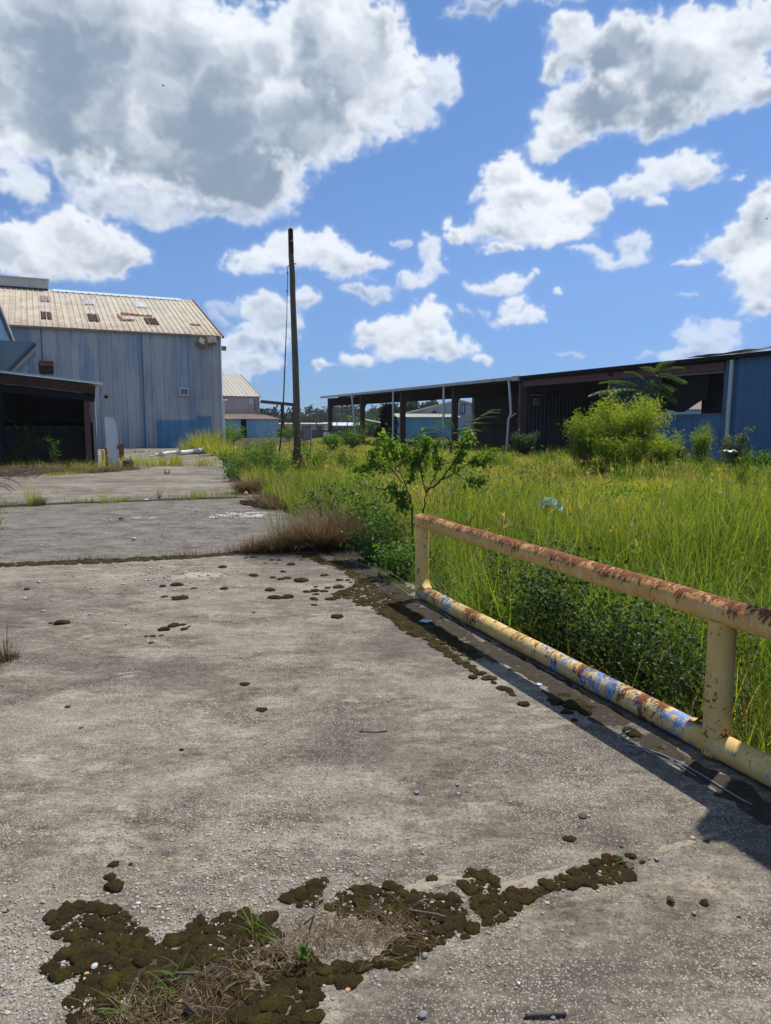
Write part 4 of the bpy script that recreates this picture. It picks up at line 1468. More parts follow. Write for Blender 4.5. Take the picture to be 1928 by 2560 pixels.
# ---- grey gabled building seen through the pavilion, with its blue lean-to
ue, ve = axes(1.0)
E0 = Vector((2.2, 97, 0))
gh = empty('gabled_building', E0, 'pale grey gabled building with one bright window beyond the open columns', 'building')
q = MB()
q.ribbed(E0, ue, ZUP, -ve, 0, 7.5, -.3, lambda s: 3.2 + 1.85 * s / 7.5, .45)
q.ribbed(E0, ue, ZUP, -ve, 7.5, 15.0, -.3, lambda s: 3.2 + 1.85 * (1 - abs(s - 7.5) / 7.5), .45)
q.ribbed(E0, ve, ZUP, -ue, 0, 22, -.3, 3.2, .45)
q.ribbed(E0 + ue * 15.0, ve, ZUP, ue, 0, 22, -.3, 3.2, .45)
q.build('wall', M['pale_grey'], gh)
q = MB()
s1_ = (ue * 7.5 + ZUP * 1.85).normalized()
s2_ = (-ue * 7.5 + ZUP * 1.85).normalized()
q.ribbed(E0 + ZUP * 3.25 - ve * .3 - s1_ * .3, ve, s1_, ZUP, 0, 22.6, 0, 8.05, .5)
q.ribbed(E0 + ue * 15.0 + ZUP * 3.25 - ve * .3 - s2_ * .3, ve, s2_, ZUP, 0, 22.6, 0, 8.05, .5)
er = q.build('roof', M['tan_roof'], gh)
q = MB()
q.bar(E0 + ZUP * 3.2 - ve * .32 - s1_ * .3, E0 + ue * 7.5 + ZUP * 5.05 - ve * .32, .2, .22)
q.bar(E0 + ue * 15.0 + ZUP * 3.2 - ve * .32 - s2_ * .3, E0 + ue * 7.5 + ZUP * 5.05 - ve * .32, .2, .22)
q.build('rake_trim', M['gutter'], er)
w_, c_, ww, hh = plaque(gh, 'window', M['white_paint'], 1151, 1012, 1161, 1034, E0, -ve, ue, ZUP, .05, .10)
q = MB()
for dx in (-.55, 0, .55):
    q.box(c_ - ve * .16 + ue * dx * ww * .9, ue, ve, ZUP, .05, .03, hh / 2)
for dz in (-.5, .5):
    q.box(c_ - ve * .16 + ZUP * dz * hh, ue, ve, ZUP, ww / 2 + .06, .03, .05)
q.build('frame', M['dark_metal'], w_)
l_, c_, ww, hh = plaque(gh, 'wall_lamp', M['dark_metal'], 1081, 1027, 1090, 1032, E0, -ve, ue, ZUP, .3, .3)
L0 = Vector((.9, 91, 0))
lt = empty('lean_to', L0, 'bright blue lean-to with a tan roof before the grey gabled building', 'lean-to')
q = MB()
q.ribbed(L0, ue, ZUP, -ve, 0, 8.3, -.3, 2.72, .4)
q.ribbed(L0, ve, ZUP, -ue, 0, 5.5, -.3, 2.75, .4)
q.ribbed(L0 + ue * 8.3, ve, ZUP, ue, 0, 5.5, -.3, 2.75, .4)
q.build('wall', M['teal_blue'], lt)
q = MB()
q.ribbed(L0 - ue * .2 - ve * .3 + ZUP * 2.72, ue, (ve + ZUP * .09).normalized(), ZUP, 0, 8.7, 0, 6.0, .4, .06)
q.build('roof', M['tan_roof'], lt)

# ---- blue building glimpsed through the broken window
E2 = yp(1628, 1060, 82)
E2.z = 0
b2 = empty('far_blue_building', E2, 'light blue building with a tan roof glimpsed through the broken window', 'building')
q = MB()
q.ribbed(E2, UD, ZUP, -VD, 0, 12, -.4, 3.55, .5)
q.ribbed(E2, VD, ZUP, -UD, 0, 14, -.4, 3.55, .5)
q.build('wall', M['light_blue'], b2)
q = MB()
q.ribbed(E2 - VD * .3 - UD * .3 + ZUP * 3.55, UD, (VD + ZUP * .28).normalized(), ZUP, 0, 12.6, 0, 9, .5, .05)
q.ribbed(E2 + VD * 15.8 - UD * .3 + ZUP * 3.55, UD, (-VD + ZUP * .28).normalized(), ZUP, 0, 12.6, 0, 8, .5, .05)
q.build('roof', M['rusty_tan_roof'], b2)

# ---- beige hall far behind the utility pole, with its lean-to
fh, froof, uf, vf, of, slf, nrf = gabled_hall('beige_hall', 'distant mauve hall with a cream ribbed roof behind the warehouse', (-19.9, 115, 0), 25.5, 30, 12, 6.2, 10.3,
                                              {'wall': M['mauve'], 'roof': M['tan_roof'], 'trim': M['beige_metal'], 'eave': M['beige_metal']}, pitch=.5)
q = MB()
q.box(of + vf * 12 - uf * 10.5 + ZUP * 10.7, uf, vf, ZUP, 3.4, .7, .45)
q.build('ridge_vent', M['rust_dark'], froof)
p = yp(628, 1004, 111)
q = MB()
q.box(p, uf, vf, ZUP, .30, .22, .26)
q.box(p + ZUP * .3, uf, vf, ZUP, .20, .18, .12)
q.build('floodlight', M['pale_grey'], fh)
q = MB()
q.tube([on_plane(637, 998, of - vf * .1, vf), on_plane(638, 1026, of - vf * .1, vf), on_plane(650, 1036, of - vf * .1, vf)], .09, 6)
q.build('conduit', M['grey_metal'], fh)
G0 = of - vf * 10
ln = empty('far_lean_to', G0, 'pale blue lean-to with a rusty roof and a dark doorway, far behind', 'lean-to')
q = MB()
q.ribbed(G0, -uf, ZUP, -vf, 0, 3.9, -.4, 2.6, .45)
q.ribbed(G0, -uf, ZUP, -vf, 5.6, 7.3, -.4, 2.6, .45)
q.ribbed(G0 - uf * 7.3, vf, ZUP, -uf, 0, 10, -.4, lambda s: 2.6 + .09 * s, .45)
q.ribbed(G0, vf, ZUP, uf, 0, 10, -.4, lambda s: 2.6 + .09 * s, .45)
q.build('wall', M['light_blue'], ln)
q = MB()
q.ribbed(G0 - vf * .05, -uf, ZUP, -vf, 3.7, 4.8, -.4, 2.55, .45)
q.build('door', M['teal_blue'], ln)
q = MB()
q.box(G0 + vf * 2 - uf * 4.7 + ZUP * 1.1, uf, vf, ZUP, 1.4, .05, 1.4)
q.build('doorway_dark', M['black_inside'], ln)  # black sheet behind the doorway, its inside shade put into the colour
q = MB()
q.ribbed(G0 - vf * .3 + uf * .3 + ZUP * 2.62, -uf, (vf + ZUP * .09).normalized(), ZUP, 0, 8.1, 0, 10.3, .45, .06)
q.build('roof', M['rusty_tan_roof'], ln)

# ---- rusty pipe frame beside it
fr = empty('pipe_gantry', yp(690, 1085, 114), 'rusty open steel frame carrying a narrow roof right of the mauve hall', 'gantry')
YF = 114
q = MB()
q.bar(yp(654, 1004, YF), yp(736, 1012, YF + 2), 1.6, .42)
q.build('roof', M['rust_dark'], fr)
for i in range(9):
    x = 660 + i * 8
    q = MB()
    q.box(yp(x, 1005 + i * .9, YF - .85), Vector((1, 0, 0)), Vector((0, 1, 0)), ZUP, .16, .03, .10)
    q.build('fascia', M['rust'], fr)
for x in (704, 708, 733):
    q = MB()
    a = yp(x, 1012, YF)
    q.bar(Vector((a.x, a.y, -.3)), a, .28)
    q.build('post', M['rust_dark'], fr)
q = MB()
q.bar(yp(684, 1050, YF), yp(736, 1050, YF), .25, .30)
q.build('lower_beam', M['rust'], fr)
for (a, b) in (((685, 1044), (708, 1018)), ((711, 1044), (733, 1018)), ((722, 1018), (712, 1044)), ((722, 1020), (732, 1044))):
    q = MB()
    q.bar(yp(*a, YF), yp(*b, YF), .15)
    q.build('brace', M['rust_dark'], fr)

# ---- low wall, far halls, pink container, far poles
a, b = yp(684, 1076, 106), yp(975, 1076, 106)
q = MB()
q.box(Vector(((a.x + b.x) / 2, 106, .1)), Vector((1, 0, 0)), Vector((0, 1, 0)), ZUP, (b.x - a.x) / 2, .15, .86)
q.box(Vector(((a.x + b.x) / 2, 106, 1.0)), Vector((1, 0, 0)), Vector((0, 1, 0)), ZUP, (b.x - a.x) / 2 + .05, .2, .05)
M['old_concrete'] = mat_plain('old_concrete', (.15, .14, .12), .9, .3, 1.2, dirt=(.06, .055, .045), dirt_amt=.45)
tag(q.build('concrete_wall', M['old_concrete']), 'low grey concrete wall along the far side of the field', 'wall')


def far_hall(x0, x1, ytop, yeave, Y, wall, roof, label, gable=0):
    a, b = yp(x0, yeave, Y), yp(x1, yeave, Y)
    zt = yp(x0, ytop, Y + 8).z
    root = empty('far_hall', Vector(((a.x + b.x) / 2, Y, 0)), label, 'building')
    q = MB()
    q.hexa([Vector((a.x, Y, -1)), Vector((b.x, Y, -1)), Vector((b.x, Y + 16, -1)), Vector((a.x, Y + 16, -1)),
            Vector((a.x, Y, a.z)), Vector((b.x, Y, a.z)), Vector((b.x, Y + 16, a.z)), Vector((a.x, Y + 16, a.z))])
    q.build('wall', wall, root)
    q = MB()
    q.prism([Vector((a.x - .5, Y - .5, a.z + .02)), Vector((a.x - .5, Y + 8, zt)), Vector((a.x - .5, Y + 16.5, a.z + .02))], Vector((b.x - a.x + 1, 0, 0)))
    q.build('roof', roof, root)
    q = MB()
    n = 5
    for i in range(n):
        q = MB()
        x = a.x + (b.x - a.x) * (i + .5) / n
        q.box(Vector((x, Y - .06, (a.z - .4) / 2)), Vector((1, 0, 0)), Vector((0, 1, 0)), ZUP, .9, .05, .8)
        q.build('door', M['dark_metal'], root)
    return root


far_hall(672, 812, 1057, 1060, 210, M['mauve'], M['tan_roof'], 'long low tan hall on the horizon behind the utility pole')
far_hall(806, 893, 1056, 1064, 230, M['mauve'], M['white_metal'], 'long white roofed hall on the horizon behind the pink container')
far_hall(975, 1012, 1070, 1074, 170, M['pale_grey'], M['white_paint'], 'small pale shed on the horizon beside the dark cedar')
M['pink'] = mat_plain('pink', (.38, .075, .15), .6, .2, 2)
a, b = yp(827, 1078, 135), yp(884, 1078, 135)
pk = empty('container', Vector(((a.x + b.x) / 2, 135, 0)), 'pink open-topped container beyond the low concrete wall', 'container')
q = MB()
q.box(Vector(((a.x + b.x) / 2, 135, .5)), Vector((1, 0, 0)), Vector((0, 1, 0)), ZUP, (b.x - a.x) / 2, 1.1, .55)
q.build('body', M['pink'], pk)
q = MB()
for i in range(9):
    x = a.x + (b.x - a.x) * (i + .5) / 9
    q.box(Vector((x, 133.85, .55)), Vector((1, 0, 0)), Vector((0, 1, 0)), ZUP, .05, .06, .5)
q.box(Vector(((a.x + b.x) / 2, 133.86, 1.08)), Vector((1, 0, 0)), Vector((0, 1, 0)), ZUP, (b.x - a.x) / 2 + .04, .1, .07)
q.build('rib', M['rust_dark'], pk)


def far_pole(px, ytop, Y, label, arm=True):
    a = yp(px, ytop, Y)
    root = empty('power_pole', Vector((a.x, Y, 0)), label, 'power pole')
    q = MB()
    q.tube([Vector((a.x, Y, -.5)), a], [.19, .13], 6)
    q.build('shaft', M['pole_wood'], root)
    if arm:
        q = MB()
        q.bar(a + Vector((-1.3, 0, -.5)), a + Vector((1.3, 0, -.4)), .14)
        q.build('crossarm', M['pole_wood'], root)


far_pole(791, 1027, 190, 'tall dark power pole with a crossarm on the horizon')
far_pole(796.5, 1040, 235, 'shorter dark power pole just right of the tall one', False)
far_pole(842.5, 1038, 215, 'thin pole rising before the white roofed far hall, left of another', False)
far_pole(868.5, 1046, 215, 'thin shorter pole before the right end of the white roofed far hall', False)
# slanted white barrier pole
ba = empty('barrier_arm', yp(966, 1075, 84), 'slanted white barrier arm on a short post behind the columns', 'barrier')
q = MB()
q.tube([yp(903, 1048, 82), yp(972, 1061, 86)], .10, 8)
q.build('arm', M['white_paint'], ba)
q = MB()
a = yp(945, 1056, 84)
q.bar(Vector((a.x, a.y, -.3)), a, .22)
q.build('post', M['old_concrete'], ba)
# white and black drum by the first column
p = yp(817, 1086, 74)
dm = empty('drum', Vector((p.x, p.y, -.2)), 'small drum with a white top beside the farthest brown column', 'drum')
q = MB()
q.tube([Vector((p.x, p.y, -.2)), Vector((p.x, p.y, .55))], .34, 12)
q.build('body', M['black_inside'], dm)
q = MB()
q.tube([Vector((p.x, p.y, .552)), Vector((p.x, p.y, .85)), Vector((p.x, p.y, 1.02))], [.36, .34, .18], 12)
q.build('cover', M['white_paint'], dm)

# ------------------------------------------------------------------ pipe railing
RA, RD = Vector((.34, 6.585, 0)), Vector((.365, -.931, 0)).normalized()
RN = Vector((RD.y, -RD.x, 0)) * -1


def RL(k, z, off=0.0):
    return RA + RD * k + ZUP * z + RN * off


KN = (Vector((1.61, 3.348, 0)) - RA).length
rl = empty('guard_railing', RA, 'rusty yellow pipe railing with flaking paint along the edge of the concrete slab', 'railing')
PR_ = .064
rng = random.Random(3)


def long_pipe(k0, k1, z0, z1, r, cap0):
    pts, rad = [], []
    n = 60
    if cap0:
        pts += [RL(k0 - .055, z0), RL(k0 - .045, z0), RL(k0 - .02, z0)]
        rad += [r * .55, r * .86, r * .985]
    for i in range(n + 1):
        k = k0 + (k1 - k0) * i / n
        pts.append(RL(k, z0 + (z1 - z0) * i / n + .0015 * math.sin(i * .9), .0015 * math.sin(i * .63)))
        rad.append(r * (1 + .004 * math.sin(i * 2.1)))
    return MB().tube(pts, rad, 36)


long_pipe(-.02, KN + 4.6, .735, .715, PR_, True).build('top_rail', M['rail_top'], rl)
long_pipe(.0, KN + 4.6, .066, .066, PR_, False).build('bottom_rail', M['rail_bottom'], rl)
for i, k in enumerate((.0, KN, KN + 3.4)):
    q = MB()
    pts = [RL(k, .01), RL(k, .03)] + [RL(k, .03 + .65 * j / 8) for j in range(1, 9)]
    q.tube(pts, [PR_ * 1.0] * len(pts), 32)
    # weld seam where the pipes meet
    q.tube([RL(k, .118), RL(k, .126), RL(k, .134)], [PR_ * 1.06, PR_ * 1.09, PR_ * 1.02], 32, False)
    post = q.build('post', M['rail_post'], rl)
    if i < 2:
        s = 1 if i == 0 else -1
        g = MB()
        prof = []
        for j in range(9):
            t = j / 8
            prof.append((s * (PR_ + .085 * t ** 1.6), .128 + .085 * (1 - t) ** 1.6))
        rows = []
        for (dk, z) in prof:
            rows += [RL(k + dk, z, -.040), RL(k + dk, z + .012, 0), RL(k + dk, z, .040)]
        g.add(rows, [(a * 3 + b, a * 3 + b + 1, a * 3 + b + 4, a * 3 + b + 3) for a in range(8) for b in range(2)], True)
        g.build('gusset', M['rail_post'], post)
# peeled plate curling away beside the near post
g = MB()
rows = []
for j in range(9):
    t = j / 8
    a = -.5 + 2.3 * t
    rows += [RL(KN - .075 - .085 + .09 * t, .135 + .035 * t * t + .004 * math.sin(t * 9), -.045 + .01 * t), RL(KN - .075 - .085 + .09 * t, .128 + .045 * t * t, .02)]
g.add(rows, [(2 * a, 2 * a + 1, 2 * a + 3, 2 * a + 2) for a in range(8)], True)
g.build('peeled_plate', M['rust'], rl)

# added wall, unseen past the right edge, put there to cast the broad shadow
W0 = Vector((2.38, 3.99, 0)) + RD * .02
dk = empty('shadow_wall', W0, 'ribbed blue steel wall added out of view past the near end of the railing', 'wall')
q = MB()
q.ribbed(W0, RD, ZUP, -RN, 0, 5.5, -.9, 3.02, .3)
q.build('sheet', M['shed_blue'], dk)
q = MB()
for k in (.05, 2.7, 5.4):
    q.bar(W0 + RD * k + RN * -.1 - ZUP * .9, W0 + RD * k + RN * -.1 + ZUP * 3.0, .1)
q.build('stud', M['primer'], dk)
q = MB()
q.bar(W0 - RD * .02 + ZUP * 3.03, W0 + RD * 5.52 + ZUP * 3.03, .12, .06)
q.build('cap_trim', M['gutter'], dk)

# ------------------------------------------------------------------ utility pole and cabinet
YP = 29.1
pts = [(745.5, 1172), (744, 1120), (741.5, 1000), (738.5, 900), (734.5, 800), (732, 735), (731.5, 690), (728, 640), (726.5, 573)]
ctr = [yp(x, y, YP) for x, y in pts]
ctr[0].z = -.5
rad = [.150, .147, .138, .128, .117, .110, .109, .104, .100]
up_ = empty('utility_pole', Vector((ctr[0].x, YP, 0)), 'tall weathered wooden utility pole without wires, its head split and rotten', 'utility pole')
q = MB()
q.tube(ctr, rad, 16)
q.build('shaft', M['pole_wood'], up_)
q = MB()
a, b = yp(727.3, 574, YP), yp(729.3, 634, YP)
q.tube([b, (a + b) / 2, a + ZUP * .01], [.088, .092, .088], 14)
hd = q.build('head', M['pole_rot'], up_)
for v in hd.data.vertices:
    v.co.y -= .028
q = MB()
a = yp(728.5, 600, YP - .135)
q.prism([a + Vector((-.06, 0, -.06)), a + Vector((.06, 0, -.06)), a + Vector((.06, 0, .07))], Vector((0, .03, 0)))
q.build('splinter', M['wood_fresh'], hd)
q = MB()
a = yp(727, 573, YP)
q.tube([a, a + ZUP * .06], .03, 8)
q.build('bolt', M['dark_metal'], hd)
q = MB()
a = yp(724, 662, YP - .1)
q.tube([yp(741, 658.5, YP), yp(736, 660, YP), a, yp(719, 667, YP - .25)], .018, 6)
ring = [yp(719, 669.3, YP - .25) + Vector((math.cos(t) * .035, 0, math.sin(t) * .035)) for t in np.linspace(0, 2 * math.pi, 13)]
q.tube(ring, .011, 6, False)
q.build('eye_bolt', M['dark_metal'], up_)
q = MB()
gy = [yp(719, 671, YP - .25), yp(719.3, 690, YP - .25), yp(718.2, 730, YP - .25), yp(717.5, 790, YP - .2), yp(715.5, 840, YP), yp(713, 900, YP + .3), yp(709, 1000, YP + .8), yp(703, 1090, YP + 1.1), yp(699, 1128, YP + 1.3)]
q.tube(gy, [.014, .014, .014, .015, .02, .026, .030, .034, .036], 6)
for x, y in ((719.4, 682), (718, 728)):
    c = yp(x, y, YP - .25)
    q.tube([c - ZUP * .04, c, c + ZUP * .04], [.02, .034, .02], 8)
q.build('guy_wire', M['dark_metal'], up_)

p = yp(767, 1100, 50)
cb_ = empty('electrical_cabinet', Vector((p.x, 50, -.2)), 'grey electrical cabinet on thin legs right of the utility pole', 'cabinet')
c = yp(767.5, 1083.5, 50)
wv, hv = .30, .47
q = MB()
q.box(c, Vector((1, 0, 0)), Vector((0, 1, 0)), ZUP, wv, .16, hv)
q.box(c + ZUP * (hv + .015), Vector((1, 0, 0)), Vector((0, 1, 0)), ZUP, wv + .03, .20, .015)
bx = q.build('box', M['grey_metal'], cb_)
q = MB()
q.box(c + Vector((.03, -.172, 0)), Vector((1, 0, 0)), Vector((0, 1, 0)), ZUP, wv - .06, .012, hv - .05)
dr_ = q.build('door', M['grey_metal'], cb_)
q = MB()
for i in range(6):
    q.box(c + Vector((-wv + .0, -.16, -hv + .12 + .15 * i)), Vector((1, 0, 0)), Vector((0, 1, 0)), ZUP, .03, .03, .025)
q.build('hinge', M['dark_metal'], dr_)
for dx in (-.22, .0, .24):
    q = MB()
    q.bar(Vector((c.x + dx, 50 + (.1 if dx == 0 else -.08), -.5)), Vector((c.x + dx, 50 + (.1 if dx == 0 else -.08), c.z - hv)), .06)
    q.build('leg', M['grey_metal'], cb_)

# ------------------------------------------------------------------ foliage builders


def leaf_mesh(name, pos, dirs, nor, length, width, tint, mat, parent, shape='oval'):
    """many small leaves; each is folded a little along its midrib"""
    pos, dirs, nor = (np.asarray(a, float) for a in (pos, dirs, nor))
    n = len(pos)
    dirs = dirs / (np.linalg.norm(dirs, axis=1, keepdims=True) + 1e-9)
    side = np.cross(dirs, nor)
    side /= (np.linalg.norm(side, axis=1, keepdims=True) + 1e-9)
    nn = np.cross(side, dirs)
    L, W = np.asarray(length)[:, None], np.asarray(width)[:, None]
    if shape == 'lance':
        v = np.stack([pos, pos + dirs * L * .45 + side * W * .5 + nn * W * .12, pos + dirs * L * .98 - nn * L * .16, pos + dirs * L * .45 - side * W * .5 + nn * W * .12], 1)
        k = 4
        idx = np.arange(n)[:, None] * 4
        tr = np.concatenate([idx + [0, 1, 2], idx + [0, 2, 3]], 0)
        qd = []
    else:
        v = np.stack([pos, pos + dirs * L * .32 + side * W * .5 + nn * W * .15, pos + dirs * L * .72 + side * W * .36 + nn * W * .10 - nn * L * .06, pos + dirs * L - nn * L * .14,
                      pos + dirs * L * .72 - side * W * .36 + nn * W * .10 - nn * L * .06, pos + dirs * L * .32 - side * W * .5 + nn * W * .15], 1)
        k = 6
        idx = np.arange(n)[:, None] * 6
        qd = np.concatenate([idx + [0, 1, 2, 3], idx + [0, 3, 4, 5]], 0)
        tr = []
    return mesh_np(name, v.reshape(-1, 3), qd, tr, np.repeat(np.asarray(tint), k), mat, parent, False)


def grow(rng, base, height, spread, stems, subs=5, lean=0.0, curve=.25, rad=.02, droop=0.0, crown0=.25, up=1.0):
    """stems that fork: returns tubes [(points, radii)] and twig points with their directions"""
    tubes, tips = [], []
    for i in range(stems):
        az = 2 * math.pi * (i + rng.random() * .8) / stems
        out = spread * (.35 + .65 * rng.random()) if stems > 1 else spread * .2
        top = Vector((math.cos(az) * out + lean, math.sin(az) * out, height * (.62 + .38 * rng.random())))
        pts, n = [], 9
        for k in range(n):
            t = k / (n - 1)
            p = Vector((top.x * t ** (1 + curve), top.y * t ** (1 + curve), top.z * (t * (1 + droop) - droop * t * t)))
            p += Vector((rng.gauss(0, 1), rng.gauss(0, 1), 0)) * .02 * height * t
            pts.append(base + p)
        r0 = rad * (.7 + .5 * rng.random())
        tubes.append((pts, [r0 * (1 - .85 * k / (n - 1)) for k in range(n)]))
        for s in range(subs):
            t = crown0 + (1 - crown0) * (s + rng.random()) / subs
            k = min(n - 2, int(t * (n - 1)))
            f = t * (n - 1) - k
            p0 = pts[k].lerp(pts[k + 1], f)
            a2 = rng.random() * 2 * math.pi
            ln = spread * (.35 + .45 * rng.random()) * (1.15 - .75 * t) + .10 * height
            d = Vector((math.cos(a2), math.sin(a2), up * (.4 + .8 * rng.random()))).normalized()
            sp = []
            for j in range(5):
                u = j / 4
                sp.append(p0 + d * ln * u + Vector((0, 0, -droop * ln * u * u * .8)) + Vector((rng.gauss(0, 1), rng.gauss(0, 1), rng.gauss(0, 1))) * .02 * ln)
            tubes.append((sp, [r0 * .4 * (1 - .8 * j / 4) for j in range(5)]))
            for j in range(1, 5):
                tips.append((sp[j], (sp[j] - sp[j - 1]).normalized(), ln))
        for k in range(int(n * crown0) + 1, n):
            tips.append((pts[k], (pts[k] - pts[k - 1]).normalized(), spread * .5))
    return tubes, tips


def plant(name, label, cat, base, height, spread, stems, nleaf, llen, lwid, mat, seed, subs=6, puff=.10, shape='oval', lean=0.0, droop=0.0, group=None, rad=.015, crown0=.25, tbias=0.0, hang=.3, bark='bark', up=1.0, curve=.25, tips_out=None):
    rng = random.Random(seed)
    nr = np.random.RandomState(seed)
    base = Vector(base)
    root = empty(name, base, label, cat, group)
    tubes, tips = grow(rng, base, height, spread, stems, subs, lean, curve, rad, droop, crown0, up)
    q = MB()
    for pts, rd in tubes:
        q.tube(pts, rd, 5, False)
    q.build('stem' if cat != 'tree' else 'trunk', M[bark], root)
    P = np.array([t[0] for t in tips])
    D = np.array([t[1] for t in tips])
    i = nr.randint(0, len(P), nleaf)
    pos = P[i] + nr.normal(0, 1, (nleaf, 3)) * puff * np.array([1, 1, .8])
    zmin = base.z + height * .04
    pos[:, 2] = np.maximum(pos[:, 2], zmin)
    d = D[i] * .7 + nr.normal(0, .75, (nleaf, 3))
    d[:, 2] -= hang
    nor = nr.normal(0, .55, (nleaf, 3))
    nor[:, 2] += 1.0
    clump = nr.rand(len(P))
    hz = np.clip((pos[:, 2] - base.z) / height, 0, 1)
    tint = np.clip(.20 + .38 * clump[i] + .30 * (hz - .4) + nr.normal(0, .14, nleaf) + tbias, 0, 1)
    s = nr.uniform(.65, 1.25, nleaf)
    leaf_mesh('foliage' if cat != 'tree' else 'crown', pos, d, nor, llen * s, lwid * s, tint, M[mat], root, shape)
    return root


def fern_tree(name, label, base, stem_pts, fronds, seed, mat='mimosa_leaf', scale=1.0, trad=.03):
    """mimosa: bare arching stem with bipinnate fronds at its end"""
    rng = random.Random(seed)
    nr = np.random.RandomState(seed)
    root = empty(name, base, label, 'tree')
    q = MB()
    q.tube(stem_pts, [trad * (1 - .7 * i / (len(stem_pts) - 1)) for i in range(len(stem_pts))], 7)
    P, D, N, Ls, T = [], [], [], [], []
    for (p0, d0, ln) in fronds:
        d0 = Vector(d0).normalized()
        pts = [Vector(p0) + d0 * ln * t + ZUP * (-.30 * ln * t * t) for t in np.linspace(0, 1, 9)]
        q.tube(pts, [.010 * scale * (1 - .7 * i / 8) for i in range(9)], 4, False)
        tone = rng.uniform(.2, .8)
        for i in range(1, 9):
            dd = (pts[i] - pts[i - 1]).normalized()
            sd = dd.cross(ZUP).normalized()
            for s in (-1, 1):
                pin = (sd * s * .9 + dd * .55 + ZUP * .12).normalized()
                pl = ln * .42 * math.sin(math.pi * (.18 + .72 * i / 9))
                nleaf = 9
                for k in range(nleaf):
                    t = (k + .5) / nleaf
                    c = pts[i] + pin * pl * t - ZUP * pl * .25 * t * t
                    q2 = pin.cross(ZUP).normalized()
                    for s2 in (-1, 1):
                        P.append(c)
                        D.append(q2 * s2 + pin * .5 - ZUP * .15)
                        N.append((rng.gauss(0, .25), rng.gauss(0, .25), 1))
                        Ls.append(ln * .095 * scale)
                        T.append(min(1, max(0, tone + rng.gauss(0, .12))))
    q.build('trunk', M['bark'], root)
    Ls = np.array(Ls)
    leaf_mesh('crown', [tuple(p) for p in P], [tuple(p) for p in D], N, Ls, Ls * .48, T, M[mat], root, 'lance')
    return root


def far_tree(base, h, w, seed, label, group, mat='far_leaf', n=1400, leaf=.55):
    rng = random.Random(seed)
    nr = np.random.RandomState(seed)
    base = Vector(base)
    root = empty('tree', base, label, 'tree', group)
    q = MB()
    q.tube([base - ZUP * .5, base + ZUP * h * .35, base + ZUP * h * .8], [w * .05, w * .035, w * .01], 7)
    nb = 12
    cs = []
    for i in range(nb):
        a = rng.random() * 6.28
        r = w * .5 * rng.uniform(.15, .85)
        z = h * rng.uniform(.34, .93)
        r *= 1.15 - .6 * abs(z / h - .5)
        c = base + Vector((math.cos(a) * r, math.sin(a) * r, z))
        q.tube([base + ZUP * min(z * .7, h * .6), c], [w * .018, w * .006], 5, False)
        cs.append((c, w * rng.uniform(.14, .25)))
    q.build('trunk', M['bark'], root)
    C = np.array([tuple(c) for c, _ in cs])
    S = np.array([s for _, s in cs])
    i = nr.randint(0, nb, n)
    d = nr.normal(0, 1, (n, 3))
    d /= np.linalg.norm(d, axis=1, keepdims=True)
    pos = C[i] + d * (S[i] * nr.uniform(.45, 1.0, n) ** .6)[:, None] * np.array([1, 1, .78])
    tint = np.clip(.18 + .5 * nr.rand(nb)[i] + nr.normal(0, .16, n), 0, 1)
    leaf_mesh('crown', pos, nr.normal(0, 1, (n, 3)), d + nr.normal(0, .5, (n, 3)), leaf * nr.uniform(.6, 1.3, n), leaf * .8 * nr.uniform(.6, 1.2, n), tint, M[mat], root)
    return root


# ------------------------------------------------------------------ trees beyond the field
tl = [(955, 1013, 150, 5.5, 'dark round topped tree at the left end of the wood behind the blue lean-to'),
      (985, 1006, 155, 6.5, 'dark tree behind the third brown column, above the blue lean-to'),
      (1022, 1003, 165, 7, 'broad mid green tree rising above the left roof slope of the grey gable'),
      (1050, 1001, 160, 7, 'tall leafy tree above the middle of the grey gable roof'),
      (1075, 1004, 168, 6.5, 'rounded tree just right of the tallest one above the grey gable roof'),
      (1092, 1008, 172, 6, 'lower tree where the grey gable roof meets the brown column')]
for i, (px, py, Y, w, lb) in enumerate(tl):
    p = yp(px, py, Y)
    far_tree((p.x, Y, -.3), p.z + .3, w, 40 + i, lb, 'trees behind the grey gabled building')
for i, (px, py, Y, w, lb) in enumerate([(655, 1029, 185, 5.5, 'dark tree crown between the mauve hall and the rusty frame'), (670, 1037, 190, 5, 'low tree behind the rusty frame, left of its posts'), (640, 1024, 180, 6, 'dark tree behind the right corner of the mauve hall')]):
    p = yp(px, py, Y)
    far_tree((p.x, Y, -.3), p.z + .3, w, 60 + i, lb, 'trees behind the mauve hall', n=900)


